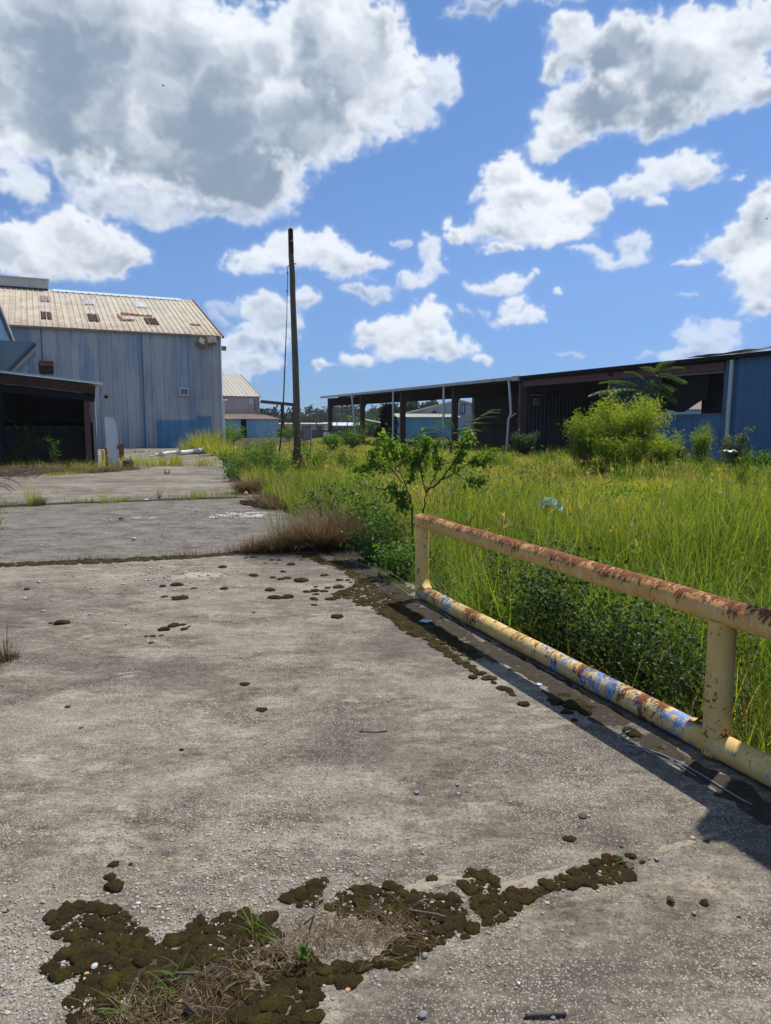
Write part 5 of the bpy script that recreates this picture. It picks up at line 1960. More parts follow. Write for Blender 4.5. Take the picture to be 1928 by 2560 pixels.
def treeline():
    nr = np.random.RandomState(77)
    P, D, N, Ls, T = [], [], [], [], []
    x = -330.0
    while x < 420:
        Y = 380 + nr.uniform(-35, 60)
        px = 964 + 1800 * x / Y
        h = nr.uniform(8.0, 10.5) * (1.15 if 800 < px < 930 else 1.0)
        w = nr.uniform(6, 11)
        n = 620 if 560 < px < 1300 else 200
        d = nr.normal(0, 1, (n, 3))
        d /= np.linalg.norm(d, axis=1, keepdims=True)
        ctr = np.array([x, Y, h * .50])
        lump = nr.normal(0, 1, (7, 3)) * np.array([w * .32, w * .2, h * .20])
        k = nr.randint(0, 7, n)
        P.append(ctr + lump[k] + d * nr.uniform(.5, 1, n)[:, None] * np.array([w * .30, w * .25, h * .30]))
        D.append(nr.normal(0, 1, (n, 3)))
        N.append(d)
        Ls.append(nr.uniform(.9, 1.9, n))
        tone = nr.rand() * .5
        T.append(np.clip(tone + .3 * nr.rand(7)[k] + nr.normal(0, .1, n), 0, 1))
        x += w * nr.uniform(.22, .42)
    P, D, N, Ls, T = (np.concatenate(a) for a in (P, D, N, Ls, T))
    P[:, 2] = np.abs(P[:, 2])
    tag(leaf_mesh('treeline', P, D, N, Ls, Ls * .8, T, M['far_leaf'], None), 'far dark wood along the horizon', 'woods', kind='stuff')


treeline()
# dark cedar among the columns
def cedar():
    b = Vector(yp(970, 1110, 66))
    b.z = -.2
    root = empty('cedar_tree', b, 'dense dark cedar growing between the second and third brown columns', 'tree')
    nr = np.random.RandomState(9)
    q = MB()
    q.tube([b - ZUP * .2, b + ZUP * 3.2], [.10, .02], 7)
    n = 4200
    h = nr.uniform(.02, 1, n) ** .8
    a = nr.uniform(0, 6.28, n)
    prof = (.95 * (1 - h) ** .7 + .1) * (.75 + .35 * np.sin(a * 3 + h * 14) * .6)
    r = prof * np.sqrt(nr.uniform(.25, 1, n)) * 1.05
    pos = np.stack([b.x + np.cos(a) * r * 1.35, b.y + np.sin(a) * r, b.z + h * 3.75], 1)
    for k in range(16):
        aa = k * 2.4
        q.tube([b + ZUP * (.4 + .17 * k), b + ZUP * (.6 + .18 * k) + Vector((math.cos(aa), math.sin(aa), 0)) * (.8 - .04 * k)], [.03, .01], 5, False)
    q.build('trunk', M['bark'], root)
    d = np.stack([np.cos(a), np.sin(a), nr.normal(.5, .5, n)], 1)
    M['cedar_leaf'] = mat_leaf('cedar_leaf', [(0, (.008, .020, .010)), (.6, (.018, .036, .015)), (1, (.035, .06, .02))], .15, 1.2, .7, .1)
    leaf_mesh('crown', pos, d, nr.normal(0, 1, (n, 3)), nr.uniform(.12, .28, n), nr.uniform(.05, .10, n), np.clip(nr.normal(.4, .25, n), 0, 1), M['cedar_leaf'], root, 'lance')


cedar()

# ------------------------------------------------------------------ shrubs of the field


def fieldpt(px, py, Y):
    p = yp(px, py, Y)
    return Vector((p.x, Y, float(ground_z(p.x, Y))))


wb = fieldpt(1568, 1190, 26.2)
plant('willow_bush', 'large yellow-green willow bush before the dark open bays of the steel shed', 'bush', wb, 2.55, 1.18, 17, 17000, .135, .029, 'willow_leaf', 11, subs=13, puff=.12, shape='lance', droop=.04, up=1.5, rad=.022, crown0=.08, hang=.5, tbias=.08)
wb2 = fieldpt(1455, 1180, 27.6)
plant('willow_bush', 'smaller willow bush leaning against the left flank of the large one', 'bush', wb2, 2.15, .72, 9, 7000, .135, .029, 'willow_leaf', 12, subs=11, puff=.11, shape='lance', droop=.04, up=1.5, rad=.02, crown0=.08, hang=.5, tbias=-.06, lean=.15)
wb3 = fieldpt(1648, 1180, 27.4)
plant('willow_bush', 'low reddish-tipped willow bush on the right flank of the large one', 'bush', wb3, 1.45, .75, 9, 4200, .14, .032, 'willow_leaf', 13, subs=9, puff=.14, shape='lance', droop=.12, rad=.016, crown0=.08, hang=.5, tbias=.1)
plant('willow_bush', 'low spreading willow shoots at the front foot of the large willow bush', 'bush', fieldpt(1545, 1205, 25.2), 1.15, .95, 14, 5200, .13, .028, 'willow_leaf', 29, subs=9, puff=.13, shape='lance', droop=.06, rad=.014, crown0=.03, hang=.4, up=1.2)
# mimosa behind the willow
mb = fieldpt(1560, 1150, 32.5)
st = [mb - ZUP * .2, yp(1566, 1060, 32.5), yp(1578, 1020, 32.4), yp(1592, 990, 32.3), yp(1612, 962, 32.2), yp(1640, 940, 32.0)]
fr_ = []
rng = random.Random(21)
for (x, y, dx, dz, ln) in [(1592, 990, -1, .32, 1.6), (1588, 996, -1, .12, 1.25), (1600, 980, -.9, .5, 1.3), (1596, 984, -.6, -.1, 1.0), (1606, 970, .7, -.2, 1.0), (1612, 962, .9, .05, 1.0), (1615, 960, -.4, .4, .8), (1622, 955, .8, -.35, .9),
                           (1632, 946, .9, .1, .95), (1640, 940, .8, .5, .85), (1640, 940, .35, .8, .75), (1636, 943, -.5, .5, .6), (1645, 938, 1, -.1, .8), (1602, 976, .3, -.5, .9), (1575, 1010, -.9, .1, .9), (1584, 1000, .9, -.1, .9), (1618, 958, .5, -.6, .8)]:
    fr_.append((yp(x, y - 8, 32.3), (dx, rng.uniform(-.6, .3), dz), ln * 1.3))
fern_tree('mimosa_tree', 'feathery mimosa tree rising behind the willow bush', mb, st, fr_, 31, trad=.05)
mb = fieldpt(1128, 1122, 43.5)
st = [mb - ZUP * .2, yp(1124, 1100, 43.5), yp(1110, 1085, 43.5), yp(1090, 1075, 43.5)]
fr_ = []
for (x, y, dx, dz, ln) in [(1124, 1092, -1, .25, 1.7), (1110, 1085, -1, .15, 1.6), (1090, 1075, -1, .1, 1.3), (1100, 1080, -.8, .55, 1.2), (1128, 1085, .9, .3, 1.5), (1140, 1075, 1, .35, 1.6), (1160, 1065, 1, .45, 1.6), (1178, 1055, 1, .6, 1.5), (1200, 1043, 1, .7, 1.2),
                           (1215, 1033, .9, .6, 1.0), (1150, 1068, .6, -.3, 1.1), (1180, 1052, .7, -.2, 1.1), (1130, 1080, -.2, .8, 1.0), (1110, 1080, -.3, .7, 1.1), (1168, 1060, .2, .6, .9), (1120, 1095, .5, -.2, 1.0)]:
    fr_.append((yp(x, y, 43.5), (dx, rng.uniform(-.5, .4), dz), ln))
ft = fern_tree('mimosa_tree', 'young mimosa tree arching before the fourth brown column of the shed', mb, st + [], fr_, 32, trad=.05)
q = MB()
q.tube([mb - ZUP * .1, yp(1136, 1088, 43.5), yp(1160, 1066, 43.5), yp(1190, 1050, 43.5), yp(1216, 1032, 43.5)], [.05, .04, .03, .02, .01], 6)
q.build('trunk', M['bark'], ft)

plant('shrub', 'dark round shrub at the foot of the kinked white downspout', 'bush', fieldpt(1310, 1137, 40.5), 1.15, .65, 12, 2600, .11, .055, 'dark_leaf', 14, subs=8, puff=.10, crown0=.1)
plant('shrub', 'feathery yellow-green shrub under the broken window', 'bush', fieldpt(1755, 1128, 28.6), 1.75, .42, 10, 3600, .10, .018, 'willow_leaf', 15, subs=10, puff=.09, shape='lance', crown0=.1, hang=-.3, up=2.2, tbias=-.05)
plant('shrub', 'pale leafy shrub before the white corner downspout of the shed', 'bush', fieldpt(1838, 1112, 27.6), 1.6, .5, 6, 900, .13, .055, 'pale_leaf', 16, subs=8, puff=.10, crown0=.15)
plant('shrub', 'tiny pale shrub low at the base of the dark blue wall', 'bush', fieldpt(1862, 1112, 27.3), .85, .3, 4, 260, .12, .05, 'pale_leaf', 17, subs=5, puff=.08)
plant('weed', 'dark leafy weed before the sill below the broken window', 'weed', fieldpt(1700, 1118, 29.5), 1.1, .35, 4, 420, .14, .04, 'dark_leaf', 18, subs=6, puff=.09, shape='lance')
plant('weed', 'leafy weed at the right edge of the view below the blue wall', 'weed', fieldpt(1912, 1112, 26), .85, .4, 5, 420, .12, .05, 'leaf', 19, subs=6, puff=.08)
plant('weed', 'tall dark leafy spike standing above the grass at the right', 'weed', fieldpt(1857, 1250, 14), 1.25, .10, 1, 240, .09, .018, 'leaf', 20, subs=12, puff=.03, shape='lance', crown0=.45, up=3)

# ---- Chinese tallow sapling behind the end of the railing
sb = Vector((.58, 8.55, float(ground_z(.58, 8.55))))
TALLOW = []


def sapling(label, base, limbs, seed, nleaf, llen, mat='leaf', rad=.02):
    """a small tree given by its limbs: lists of (px, py, Y)"""
    nr = np.random.RandomState(seed)
    root = empty('sapling', base, label, 'tree')
    q = MB()
    P, D = [], []
    for (path, r0, leafy) in limbs:
        pts = [Vector(p) if len(p) == 3 and not isinstance(p[0], int) else yp(*p) for p in path]
        fine = []
        for a, b in zip(pts[:-1], pts[1:]):
            for i in range(6):
                fine.append(a.lerp(b, i / 6) + Vector(nr.normal(0, .006, 3)))
        fine.append(pts[-1])
        n = len(fine)
        q.tube(fine, [r0 * (1 - .75 * i / (n - 1)) for i in range(n)], 7)
        for i in range(int(n * (1 - leafy)), n):
            P.append(fine[i])
            D.append((fine[i] - fine[i - 1]).normalized() if i else ZUP)
            for k in range(2):                       # short side twigs
                d = Vector(nr.normal(0, 1, 3)) * .6 + D[-1]
                d.normalize()
                ln = nr.uniform(.06, .18) * llen / .065
                tw = [fine[i] + d * ln * t for t in (0, .5, 1)]
                q.tube(tw, [.004, .003, .002], 4, False)
                P.append(tw[2])
                D.append(d)
                P.append(tw[1])
                D.append(d)
    q.build('trunk', M['bark'], root)
    P, D = np.array([tuple(p) for p in P]), np.array([tuple(d) for d in D])
    i = nr.randint(0, len(P), nleaf)
    pos = P[i] + nr.normal(0, llen * .55, (nleaf, 3))
    d = D[i] * .5 + nr.normal(0, .7, (nleaf, 3))
    d[:, 2] -= .75
    nor = nr.normal(0, .7, (nleaf, 3))
    nor[:, 2] += .7
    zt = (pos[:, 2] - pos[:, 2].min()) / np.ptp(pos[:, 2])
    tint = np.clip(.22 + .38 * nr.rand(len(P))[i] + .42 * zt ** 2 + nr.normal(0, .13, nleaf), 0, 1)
    s = nr.uniform(.7, 1.25, nleaf)
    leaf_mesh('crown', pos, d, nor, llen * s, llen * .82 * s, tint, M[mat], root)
    return root


Y0 = 8.5
sapling('branching tallow sapling with round green leaves behind the far end of the railing', sb, [
    ([tuple(sb), (1058, 1278, Y0), (1066, 1231, Y0)], .019, 0),
    ([(1066, 1231, Y0), (1056, 1198, Y0), (1052, 1160, Y0), (1060, 1125, 8.6), (1068, 1100, 8.6)], .010, .65),
    ([(1066, 1231, Y0), (1100, 1202, 8.4), (1130, 1165, 8.3), (1150, 1130, 8.3), (1162, 1100, 8.25), (1168, 1088, 8.2)], .013, .62),
    ([(1100, 1202, 8.4), (1140, 1182, 8.2), (1175, 1155, 8.1), (1210, 1150, 8.0), (1232, 1142, 8.0)], .009, .55),
    ([(1140, 1185, 8.2), (1172, 1203, 8.1), (1202, 1206, 8.1)], .006, .6),
    ([(1066, 1231, Y0), (1084, 1200, 8.7), (1098, 1165, 8.8), (1092, 1130, 8.9), (1090, 1110, 8.9)], .009, .6)], 51, 1000, .046, 'weed_leaf')
sb2 = Vector((.33, 8.6, float(ground_z(.33, 8.6))))
sapling('darker tallow sapling spreading to the left of the railing end', sb2, [
    ([tuple(sb2), (1031, 1275, 8.6), (1024, 1240, 8.6), (1014, 1215, 8.6), (1005, 1190, 8.6), (990, 1170, 8.6)], .014, .0),
    ([(1024, 1240, 8.6), (1010, 1250, 8.5), (995, 1238, 8.5), (980, 1222, 8.4)], .006, .8),
    ([(1028, 1262, 8.6), (1008, 1262, 8.5), (996, 1254, 8.4)], .005, .8),
    ([(1014, 1215, 8.6), (1030, 1190, 8.6), (1035, 1160, 8.6), (1048, 1140, 8.6)], .008, .8),
    ([(1005, 1205, 8.6), (984, 1178, 8.7), (978, 1168, 8.7), (945, 1160, 8.8), (915, 1168, 8.9), (885, 1172, 9)], .008, .55),
    ([(978, 1168, 8.7), (968, 1140, 8.7), (962, 1115, 8.8), (956, 1104, 8.8)], .007, .75),
    ([(990, 1170, 8.6), (988, 1140, 8.6), (980, 1112, 8.6), (976, 1102, 8.6)], .007, .75),
    ([(990, 1170, 8.6), (1012, 1150, 8.6), (1020, 1130, 8.6), (1012, 1120, 8.6)], .007, .75),
    ([(945, 1160, 8.8), (935, 1140, 8.9), (930, 1128, 8.9)], .005, .8)], 52, 1050, .046, 'weed_leaf')
sb3 = Vector((-.05, 10.2, float(ground_z(-.05, 10.2))))
plant('sapling', 'low loose young tree in the grass left of the tallow saplings', 'young tree', fieldpt(918, 1300, 10), 1.15, .35, 4, 380, .055, .042, 'leaf', 53, subs=6, puff=.07, crown0=.35, tbias=.05)

# ---- leafy bushes round the pole and along the slab's far edge
for (px, py, Y, h, w, n, lb, sd) in [
        (640, 1125, 27, 1.35, .36, 620, 'upright bright sapling left of the utility pole, the nearer the mauve hall of two', 71),
        (672, 1120, 27.5, 1.45, .40, 700, 'upright bright sapling beside the hanging guy wire of the utility pole', 72),
        (600, 1190, 22.5, .95, .62, 900, 'green leafy bush overhanging the far corner of the pavement', 73),
        (585, 1215, 21, .6, .35, 420, 'low leafy bush on the pavement edge just before the overhanging one', 77),
        (655, 1165, 24.5, 1.05, .55, 800, 'tangled leafy bush halfway between pavement and utility pole', 74),
        (705, 1180, 25, .85, .45, 520, 'small bright bush just left of the utility pole foot', 75),
        (795, 1165, 28.5, .9, .75, 900, 'low bright bush spreading right of the utility pole foot', 76),
        (830, 1112, 48, 1.1, .8, 700, 'bright leafy shrub before the farthest brown column', 78),
        (880, 1118, 52, 1.3, 1.2, 900, 'rounded shrub at the foot of the second brown column', 79),
        (560, 1108, 60, 1.7, 1.2, 900, 'yellow-green shrub by the right corner of the warehouse', 80),
        (585, 1100, 66, 1.5, 1.2, 700, 'yellow-green shrub before the dark doorway of the far lean-to', 81),
        (720, 1098, 80, 1.8, 1.5, 800, 'yellow-green shrub at the foot of the rusty frame', 82),
        (915, 1070, 100, 3.2, 2.6, 900, 'bright green bush behind the second brown column', 83),
        (862, 1150, 30, .9, .55, 420, 'thin loose shrub in the field right of the utility pole', 84)]:
    p = fieldpt(px, py, Y)
    k = .075 if Y < 40 else .15 if Y < 90 else .3
    plant('shrub', lb, 'bush', p, h, w, 5 if w < .5 else 7, n, k, k * .62, 'weed_leaf' if sd in (71, 72, 75, 76, 78, 80, 81, 82) else 'leaf', sd, subs=8, puff=.05 + .06 * w, crown0=.15)
# dark vine that has climbed the pole's foot
nr = np.random.RandomState(5)
b = Vector((ctr[1].x, YP, -.2))
vr = empty('vine', b, 'brown and green creeper wrapped around the foot of the utility pole', 'vine')
q = MB()
for i in range(16):
    a0 = nr.uniform(0, 6.28)
    hh = nr.uniform(.5, 1.9)
    q.tube([b + Vector((math.cos(a0 + 1.2 * t) * (.15 + .25 * (1 - t) ** 2), math.sin(a0 + 1.2 * t) * (.15 + .25 * (1 - t) ** 2), hh * t)) for t in np.linspace(0, 1, 8)], .012, 5, False)
q.build('stem', M['twig'], vr)
n = 1100
a = nr.uniform(0, 6.28, n)
z = nr.uniform(0, 1, n) ** 1.7
r = .17 + .42 * (1 - z) ** 1.5 * nr.uniform(.3, 1, n)
pos = np.stack([b.x + .12 + np.cos(a) * r, b.y - .1 + np.sin(a) * r, b.z + z * 1.7], 1)
leaf_mesh('foliage', pos, nr.normal(0, 1, (n, 3)), nr.normal(0, 1, (n, 3)), nr.uniform(.04, .09, n), nr.uniform(.02, .05, n), nr.uniform(0, .75, n), M['dry_grass'], vr)
# weeds along the near slab edge and under the railing
for (x, y, h, w, n, mt, lb, sd) in [
        (-.95, 11.2, .72, .40, 900, 'dark_leaf', 'bluish dark leafy weed behind the dry grass clump', 91),
        (-.60, 10.6, .55, .30, 420, 'leaf', 'small leafy weed at the right end of the dry grass clump', 92),
        (.02, 9.3, .70, .38, 800, 'leaf', 'leafy bramble at the slab edge left of the far railing post', 93),
        (-.18, 8.3, .50, .34, 700, 'dark_leaf', 'dark creeping bramble on the slab corner before the tallow saplings', 94),
        (.15, 7.5, .42, .30, 700, 'leaf', 'low creeper with pale leaves touching the far railing post', 95)]:
    plant('bramble', lb, 'weed', Vector((x, y, -.08)), h, w, 7, n, .045, .032, mt, sd, subs=7, puff=.06, crown0=.05, rad=.005)
M['shade_leaf'] = mat_leaf('shade_leaf', [(0, (.012, .028, .008)), (.42, (.028, .058, .013)), (.65, (.065, .125, .020)), (1, (.16, .23, .035))], .22, 1.5)  # the undergrowth's shade put into the leaf colour, lighter towards the tops
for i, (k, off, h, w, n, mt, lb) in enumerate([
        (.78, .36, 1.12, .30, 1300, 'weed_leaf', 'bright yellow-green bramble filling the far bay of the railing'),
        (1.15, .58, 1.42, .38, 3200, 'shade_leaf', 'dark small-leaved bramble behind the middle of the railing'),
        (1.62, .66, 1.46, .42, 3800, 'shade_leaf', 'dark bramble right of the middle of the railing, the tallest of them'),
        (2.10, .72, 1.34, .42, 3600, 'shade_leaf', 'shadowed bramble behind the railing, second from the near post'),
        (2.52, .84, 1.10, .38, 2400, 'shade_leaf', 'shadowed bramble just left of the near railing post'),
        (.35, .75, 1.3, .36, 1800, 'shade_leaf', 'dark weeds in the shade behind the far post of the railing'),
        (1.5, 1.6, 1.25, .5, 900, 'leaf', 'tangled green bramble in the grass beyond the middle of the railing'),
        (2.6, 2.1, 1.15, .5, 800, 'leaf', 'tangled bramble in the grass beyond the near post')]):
    p = RL(k, 0, off)
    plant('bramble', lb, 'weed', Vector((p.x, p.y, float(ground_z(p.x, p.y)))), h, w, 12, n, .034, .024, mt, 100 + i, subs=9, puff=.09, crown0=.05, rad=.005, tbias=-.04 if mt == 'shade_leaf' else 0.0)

# ------------------------------------------------------------------ grass


def blade_arrays(nr, pts, h, w, lean, curl, seg, az=None):
    """returns verts (n*(2*seg+1)), quads, tris for n blades"""
    n = len(pts)
    az = nr.uniform(0, 2 * np.pi, n) if az is None else az
    tw = az + np.pi / 2 + nr.normal(0, .5, n)
    dx, dy, wx, wy = np.cos(az), np.sin(az), np.cos(tw), np.sin(tw)
    V = []
    for k in range(seg + 1):
        t = k / seg
        r = h * (np.sin(lean) * t + curl * t * t)
        z = h * (np.cos(lean) * t - .42 * curl * t ** 2.4)
        c = np.stack([pts[:, 0] + dx * r, pts[:, 1] + dy * r, pts[:, 2] + z], 1)
        if k < seg:
            hw = (w * .5 * (1 - .85 * t ** 1.6))[:, None]
            o = np.stack([wx, wy, np.zeros(n)], 1) * hw
            V += [c - o, c + o]
        else:
            V.append(c)
    m = 2 * seg + 1
    V = np.stack(V, 1)
    base = np.arange(n)[:, None] * m
    qs = np.concatenate([base + [2 * k, 2 * k + 1, 2 * k + 3, 2 * k + 2] for k in range(seg - 1)], 0) if seg > 1 else np.zeros((0, 4), int)
    ts = base + [2 * seg - 2, 2 * seg - 1, 2 * seg]
    return V.reshape(-1, 3), qs, ts, m


class Grass:
    def __init__(self):
        self.v, self.q, self.t, self.c, self.n = [], [], [], [], 0

    def add(self, nr, pts, h, w, lean, curl, seg, tint, az=None):
        if len(pts) == 0:
            return
        v, q, t, m = blade_arrays(nr, pts, h, w, lean, curl, seg, az)
        self.v.append(v)
        self.q.append(q + self.n)
        self.t.append(t + self.n)
        self.c.append(np.repeat(np.clip(tint, 0, 1), m))
        self.n += len(v)

    def build(self, name, mat, parent=None):
        return mesh_np(name, np.concatenate(self.v), np.concatenate(self.q), np.concatenate(self.t), np.concatenate(self.c), mat, parent, False)


def vnoise(x, y, s, seed):
    return perlin(np.asarray(x) * s + 31.7 * seed, np.asarray(y) * s - 11.3 * seed, 200 + seed)


def in_pavilion(x, y):
    rx, ry = x - OD.x, y - OD.y
    s = rx * UD.x + ry * UD.y
    t = rx * VD.x + ry * VD.y
    return (s > .3) & (s < 13.2) & (t < -.5)


def field_grass():
    nr = np.random.RandomState(1)
    g = Grass()
    for r0, r1, n, seg in ((2.2, 7, 22000, 5), (7, 13, 66000, 4), (13, 22, 125000, 3), (22, 36, 100000, 2), (36, 62, 64000, 2), (62, 112, 60000, 2)):
        r = np.sqrt(nr.uniform(r0 * r0, r1 * r1, n))
        a = nr.uniform(R(-20), R(40), n) if r0 < 13 else nr.uniform(R(-22), R(37), n)
        nb = n // 14
        bi = nr.randint(0, nb, n)
        br, ba = r[:nb][bi % nb], a[:nb][bi % nb]
        k = nr.rand(n) < .84
        x = np.where(k, br * np.sin(ba) + nr.normal(0, .006 * r + .022, n), r * np.sin(a))
        y = np.where(k, br * np.cos(ba) + nr.normal(0, .006 * r + .022, n), r * np.cos(a))
        d = edge_d(x, y)
        ragged = .16 + .30 * (vnoise(x, y, .8, 1) + .3) + .02 * np.maximum(y - 10, 0)
        keep = (d > ragged) & ~in_pavilion(x, y)
        keep &= ~((y > 104) & (x < -12))
        # dim ground among the brambles behind the railing stays nearly bare
        dim = (y < 6.2) & (d < 1.5) & (y > 3.9)
        keep &= ~(dim & (nr.rand(n) < .92))
        x, y, d, bi, r, k = x[keep], y[keep], d[keep], bi[keep], r[keep], k[keep]
        n = len(x)
        z = ground_z(x, y)
        p1, p2, p3, p4 = vnoise(x, y, .13, 2), vnoise(x, y, .33, 3), vnoise(x, y, 1.1, 4), vnoise(x, y, 2.6, 5)
        bt, bh, baz = nr.rand(nb + 1)[bi % nb], nr.rand(nb + 1)[bi % nb], nr.uniform(0, 6.28, nb + 1)[bi % nb]
        far = sstep(9.5, 14, y + 2.5 * p2)
        near_e = 1 - sstep(1.2, 4.0, d)
        tall = (.60 + .30 * p2 + .24 * p3)
        short = (.30 + .16 * p2 + .14 * p3 + .10 * p4)
        h = tall * (1 - far) + short * far
        h *= np.where(k, .70 + .6 * bh, .8)
        h *= nr.uniform(.55, 1.15, n)
        h *= 1 - .5 * np.exp(-((x - 8.6) ** 2 / 14 + (y - 23.0) ** 2 / 8))
        h = np.maximum(h, .08)
        hollow = np.maximum(sstep(.10, .34, p1 + .5 * p3), .85 * sstep(20, 23.5, y + 3 * p2) * (1 - sstep(29, 35, y + 2 * p3)) * sstep(-.2, .15, p3 + p2)) * far
        h *= 1 - .35 * hollow
        tint = .30 + .12 * p2 + .14 * p3 + .42 * (bt - .5) + .28 * far - .10 * near_e + nr.normal(0, .05, n)
        dead = nr.rand(n) < .03 + .42 * hollow + .05 * near_e + .08 * (bt > .92)
        tint = np.where(dead, nr.uniform(.82, .97, n), np.minimum(tint, .80))
        w = np.clip(.0060 + .00050 * r, .007, .055) * nr.uniform(.6, 1.35, n)
        lean = np.abs(nr.normal(.16, .16, n)) + .22 * bh * k
        curl = np.abs(nr.normal(.30, .30, n)) * (1 - .25 * far)
        az = np.where(k, baz + nr.normal(0, .8, n), nr.uniform(0, 6.28, n))
        g.add(nr, np.stack([x, y, z - .02], 1), h, w, lean, curl, seg, tint, az)
    tag(g.build('grass', M['grass']), 'yellow-green grass of the field, short and patchy further out', 'grass', kind='stuff')


field_grass()


def tall_blades():
    """long arching leaves just behind the railing and the reeds in the field"""
    nr = np.random.RandomState(2)
    g = Grass()

    def patch(cx, cy, rad, n, h, w, tint, lean=.12, curl=.35):
        x, y = cx + nr.normal(0, rad, n), cy + nr.normal(0, rad, n)
        k = edge_d(x, y) > .12
        x, y = x[k], y[k]
        n = len(x)
        g.add(nr, np.stack([x, y, ground_z(x, y)], 1), h * nr.uniform(.6, 1.2, n), w * nr.uniform(.7, 1.3, n), np.abs(nr.normal(lean, .12, n)), np.abs(nr.normal(curl, .22, n)), 6, tint + nr.normal(0, .08, n))
    for k, off, n, h, t in ((.12, .35, 260, 1.15, .40), (.3, .55, 420, 1.30, .42), (.55, .75, 460, 1.35, .40), (1.6, .6, 60, 1.1, .90), (2.0, .7, 90, 1.05, .92), (2.4, .75, 110, 1.0, .90), (2.7, .9, 90, 1.0, .88), (1.2, .4, 40, 1.1, .36), (1.8, .45, 36, 1.1, .36), (2.95, .36, 420, .72, .42), (.7, .9, 420, 1.35, .36), (1.4, 1.5, 420, 1.35, .36), (2.1, 1.6, 420, 1.25, .34), (2.7, 1.7, 460, 1.2, .36), (3.0, .55, 420, .92, .42), (3.45, .45, 620, .98, .44), (3.8, .6, 520, 1.0, .44), (4.2, .7, 420, 1.0, .44), (3.4, 1.4, 460, 1.1, .40),
                            (.3, 1.6, 300, 1.3, .42), (1.0, 2.4, 500, 1.3, .44), (1.9, 2.6, 500, 1.25, .42), (2.8, 2.8, 460, 1.2, .44)):
        p = RL(k, 0, off)
        patch(p.x, p.y, .32, n, h, .011, t)
    for px, py, Y, n, h, t in ((1180, 1260, 10.5, 260, 1.1, .36), (1260, 1250, 11, 240, 1.2, .42), (1420, 1300, 9.5, 320, 1.1, .44), (1560, 1280, 9, 320, 1.15, .40), (1700, 1290, 8.5, 340, 1.25, .40), (1820, 1290, 9, 360, 1.3, .42), (1900, 1280, 10, 320, 1.35, .40), (1760, 1230, 13, 300, 1.1, .42), (840, 1240, 13, 320, .95, .34), (760, 1230, 14, 320, .9, .34), (800, 1210, 16, 320, .9, .36), (870, 1290, 11, 260, .9, .36)):
        p = yp(px, py, Y)
        patch(p.x, Y, .42, n, h, .010, t, .1, .25)
    # the ragged margin between the field and the pavement
    for i in range(150):
        y = nr.uniform(6.6, 25)
        x = float(np.interp(y, _ey, _ex)) + abs(nr.normal(.28, .35)) + .02
        patch(x, y, .13, 46, nr.uniform(.45, .95) * (1 if y < 14 else .85), .008 if y < 14 else .012, nr.choice([.3, .36, .42, .5, .9, .93]), .16, .30)
    # taller bunches dotted over the field
    for i in range(115):
        y = nr.uniform(10, 34)
        x = float(np.interp(y, _ey, _ex)) + nr.uniform(1.0, 6 + y * .75)
        if in_pavilion(np.array([x]), np.array([y]))[0]:
            continue
        patch(x, y, nr.uniform(.10, .40), int(nr.uniform(30, 110)), nr.uniform(.45, .95), .008 + .0004 * y, nr.choice([.22, .30, .36, .42, .5, .86]), .16, .28)
    tag(g.build('reeds', M['grass']), 'long arching green blades standing out of the field grass', 'reeds', kind='stuff')


tall_blades()


def field_weeds():
    """broad-leaved weeds through the grass"""
    nr = np.random.RandomState(23)
    P, N, S, T = [], [], [], []
    for i in range(260):
        y = nr.uniform(5.5, 30) if i > 60 else nr.uniform(4.2, 10)
        x = float(np.interp(y, _ey, _ex)) + (nr.uniform(.5, 5 + y * .8))
        if in_pavilion(np.array([x]), np.array([y]))[0]:
            continue
        h, w, n = nr.uniform(.25, .75), nr.uniform(.12, .34), int(nr.uniform(40, 120))
        z = float(ground_z(x, y))
        q = nr.normal(0, 1, (n, 3)) * np.array([w, w, h * .28]) + [x, y, z + h * .62]
        P.append(q)
        S.append(nr.uniform(.03, .06, n) * (1 + y * .02))
        T.append(np.clip(nr.uniform(.1, .8) + nr.normal(0, .12, n), 0, 1))
    P, S, T = np.concatenate(P), np.concatenate(S), np.concatenate(T)
    n = len(P)
    nn = nr.normal(0, .6, (n, 3)) + [0, 0, 1]
    tag(leaf_mesh('weeds', P, nr.normal(0, 1, (n, 3)), nn, S, S * .6, T, M['weed_leaf'], None), 'broad leaved weeds scattered through the grass', 'weeds', kind='stuff')


field_weeds()


def seed_stalks():
    """thin dry stalks with nodding heads that stand above the grass"""
    nr = np.random.RandomState(14)
    g = Grass()
    for r0, r1, n in ((4, 13, 260), (13, 24, 260), (24, 45, 340)):
        r = np.sqrt(nr.uniform(r0 * r0, r1 * r1, n))
        a = nr.uniform(R(-14), R(34), n)
        x, y = r * np.sin(a), r * np.cos(a)
        keep = (edge_d(x, y) > .5) & ~in_pavilion(x, y) & (vnoise(x, y, .3, 7) > -.05)
        x, y, r = x[keep], y[keep], r[keep]
        n = len(x)
        z = ground_z(x, y)
        h = nr.uniform(.5, .95, n) * np.where(y > 12, .8, 1.35)
        az = nr.uniform(0, 6.28, n)
        wd = .003 + .00035 * r
        g.add(nr, np.stack([x, y, z], 1), h, wd, np.full(n, .12), np.full(n, .18), 4, nr.uniform(.76, .92, n), az)
        hd = np.stack([x + np.cos(az) * h * .21, y + np.sin(az) * h * .21, z + h * .80], 1)
        for _ in range(3):
            g.add(nr, hd + nr.normal(0, .01, (n, 3)), np.full(n, .16), wd * 3.2, nr.uniform(.3, .8, n), np.full(n, .5), 2, nr.uniform(.80, .95, n), az + nr.normal(0, .4, n))
    tag(g.build('seed_stalks', M['grass']), 'dry seed stalks standing above the grass', 'grass', kind='stuff')


seed_stalks()


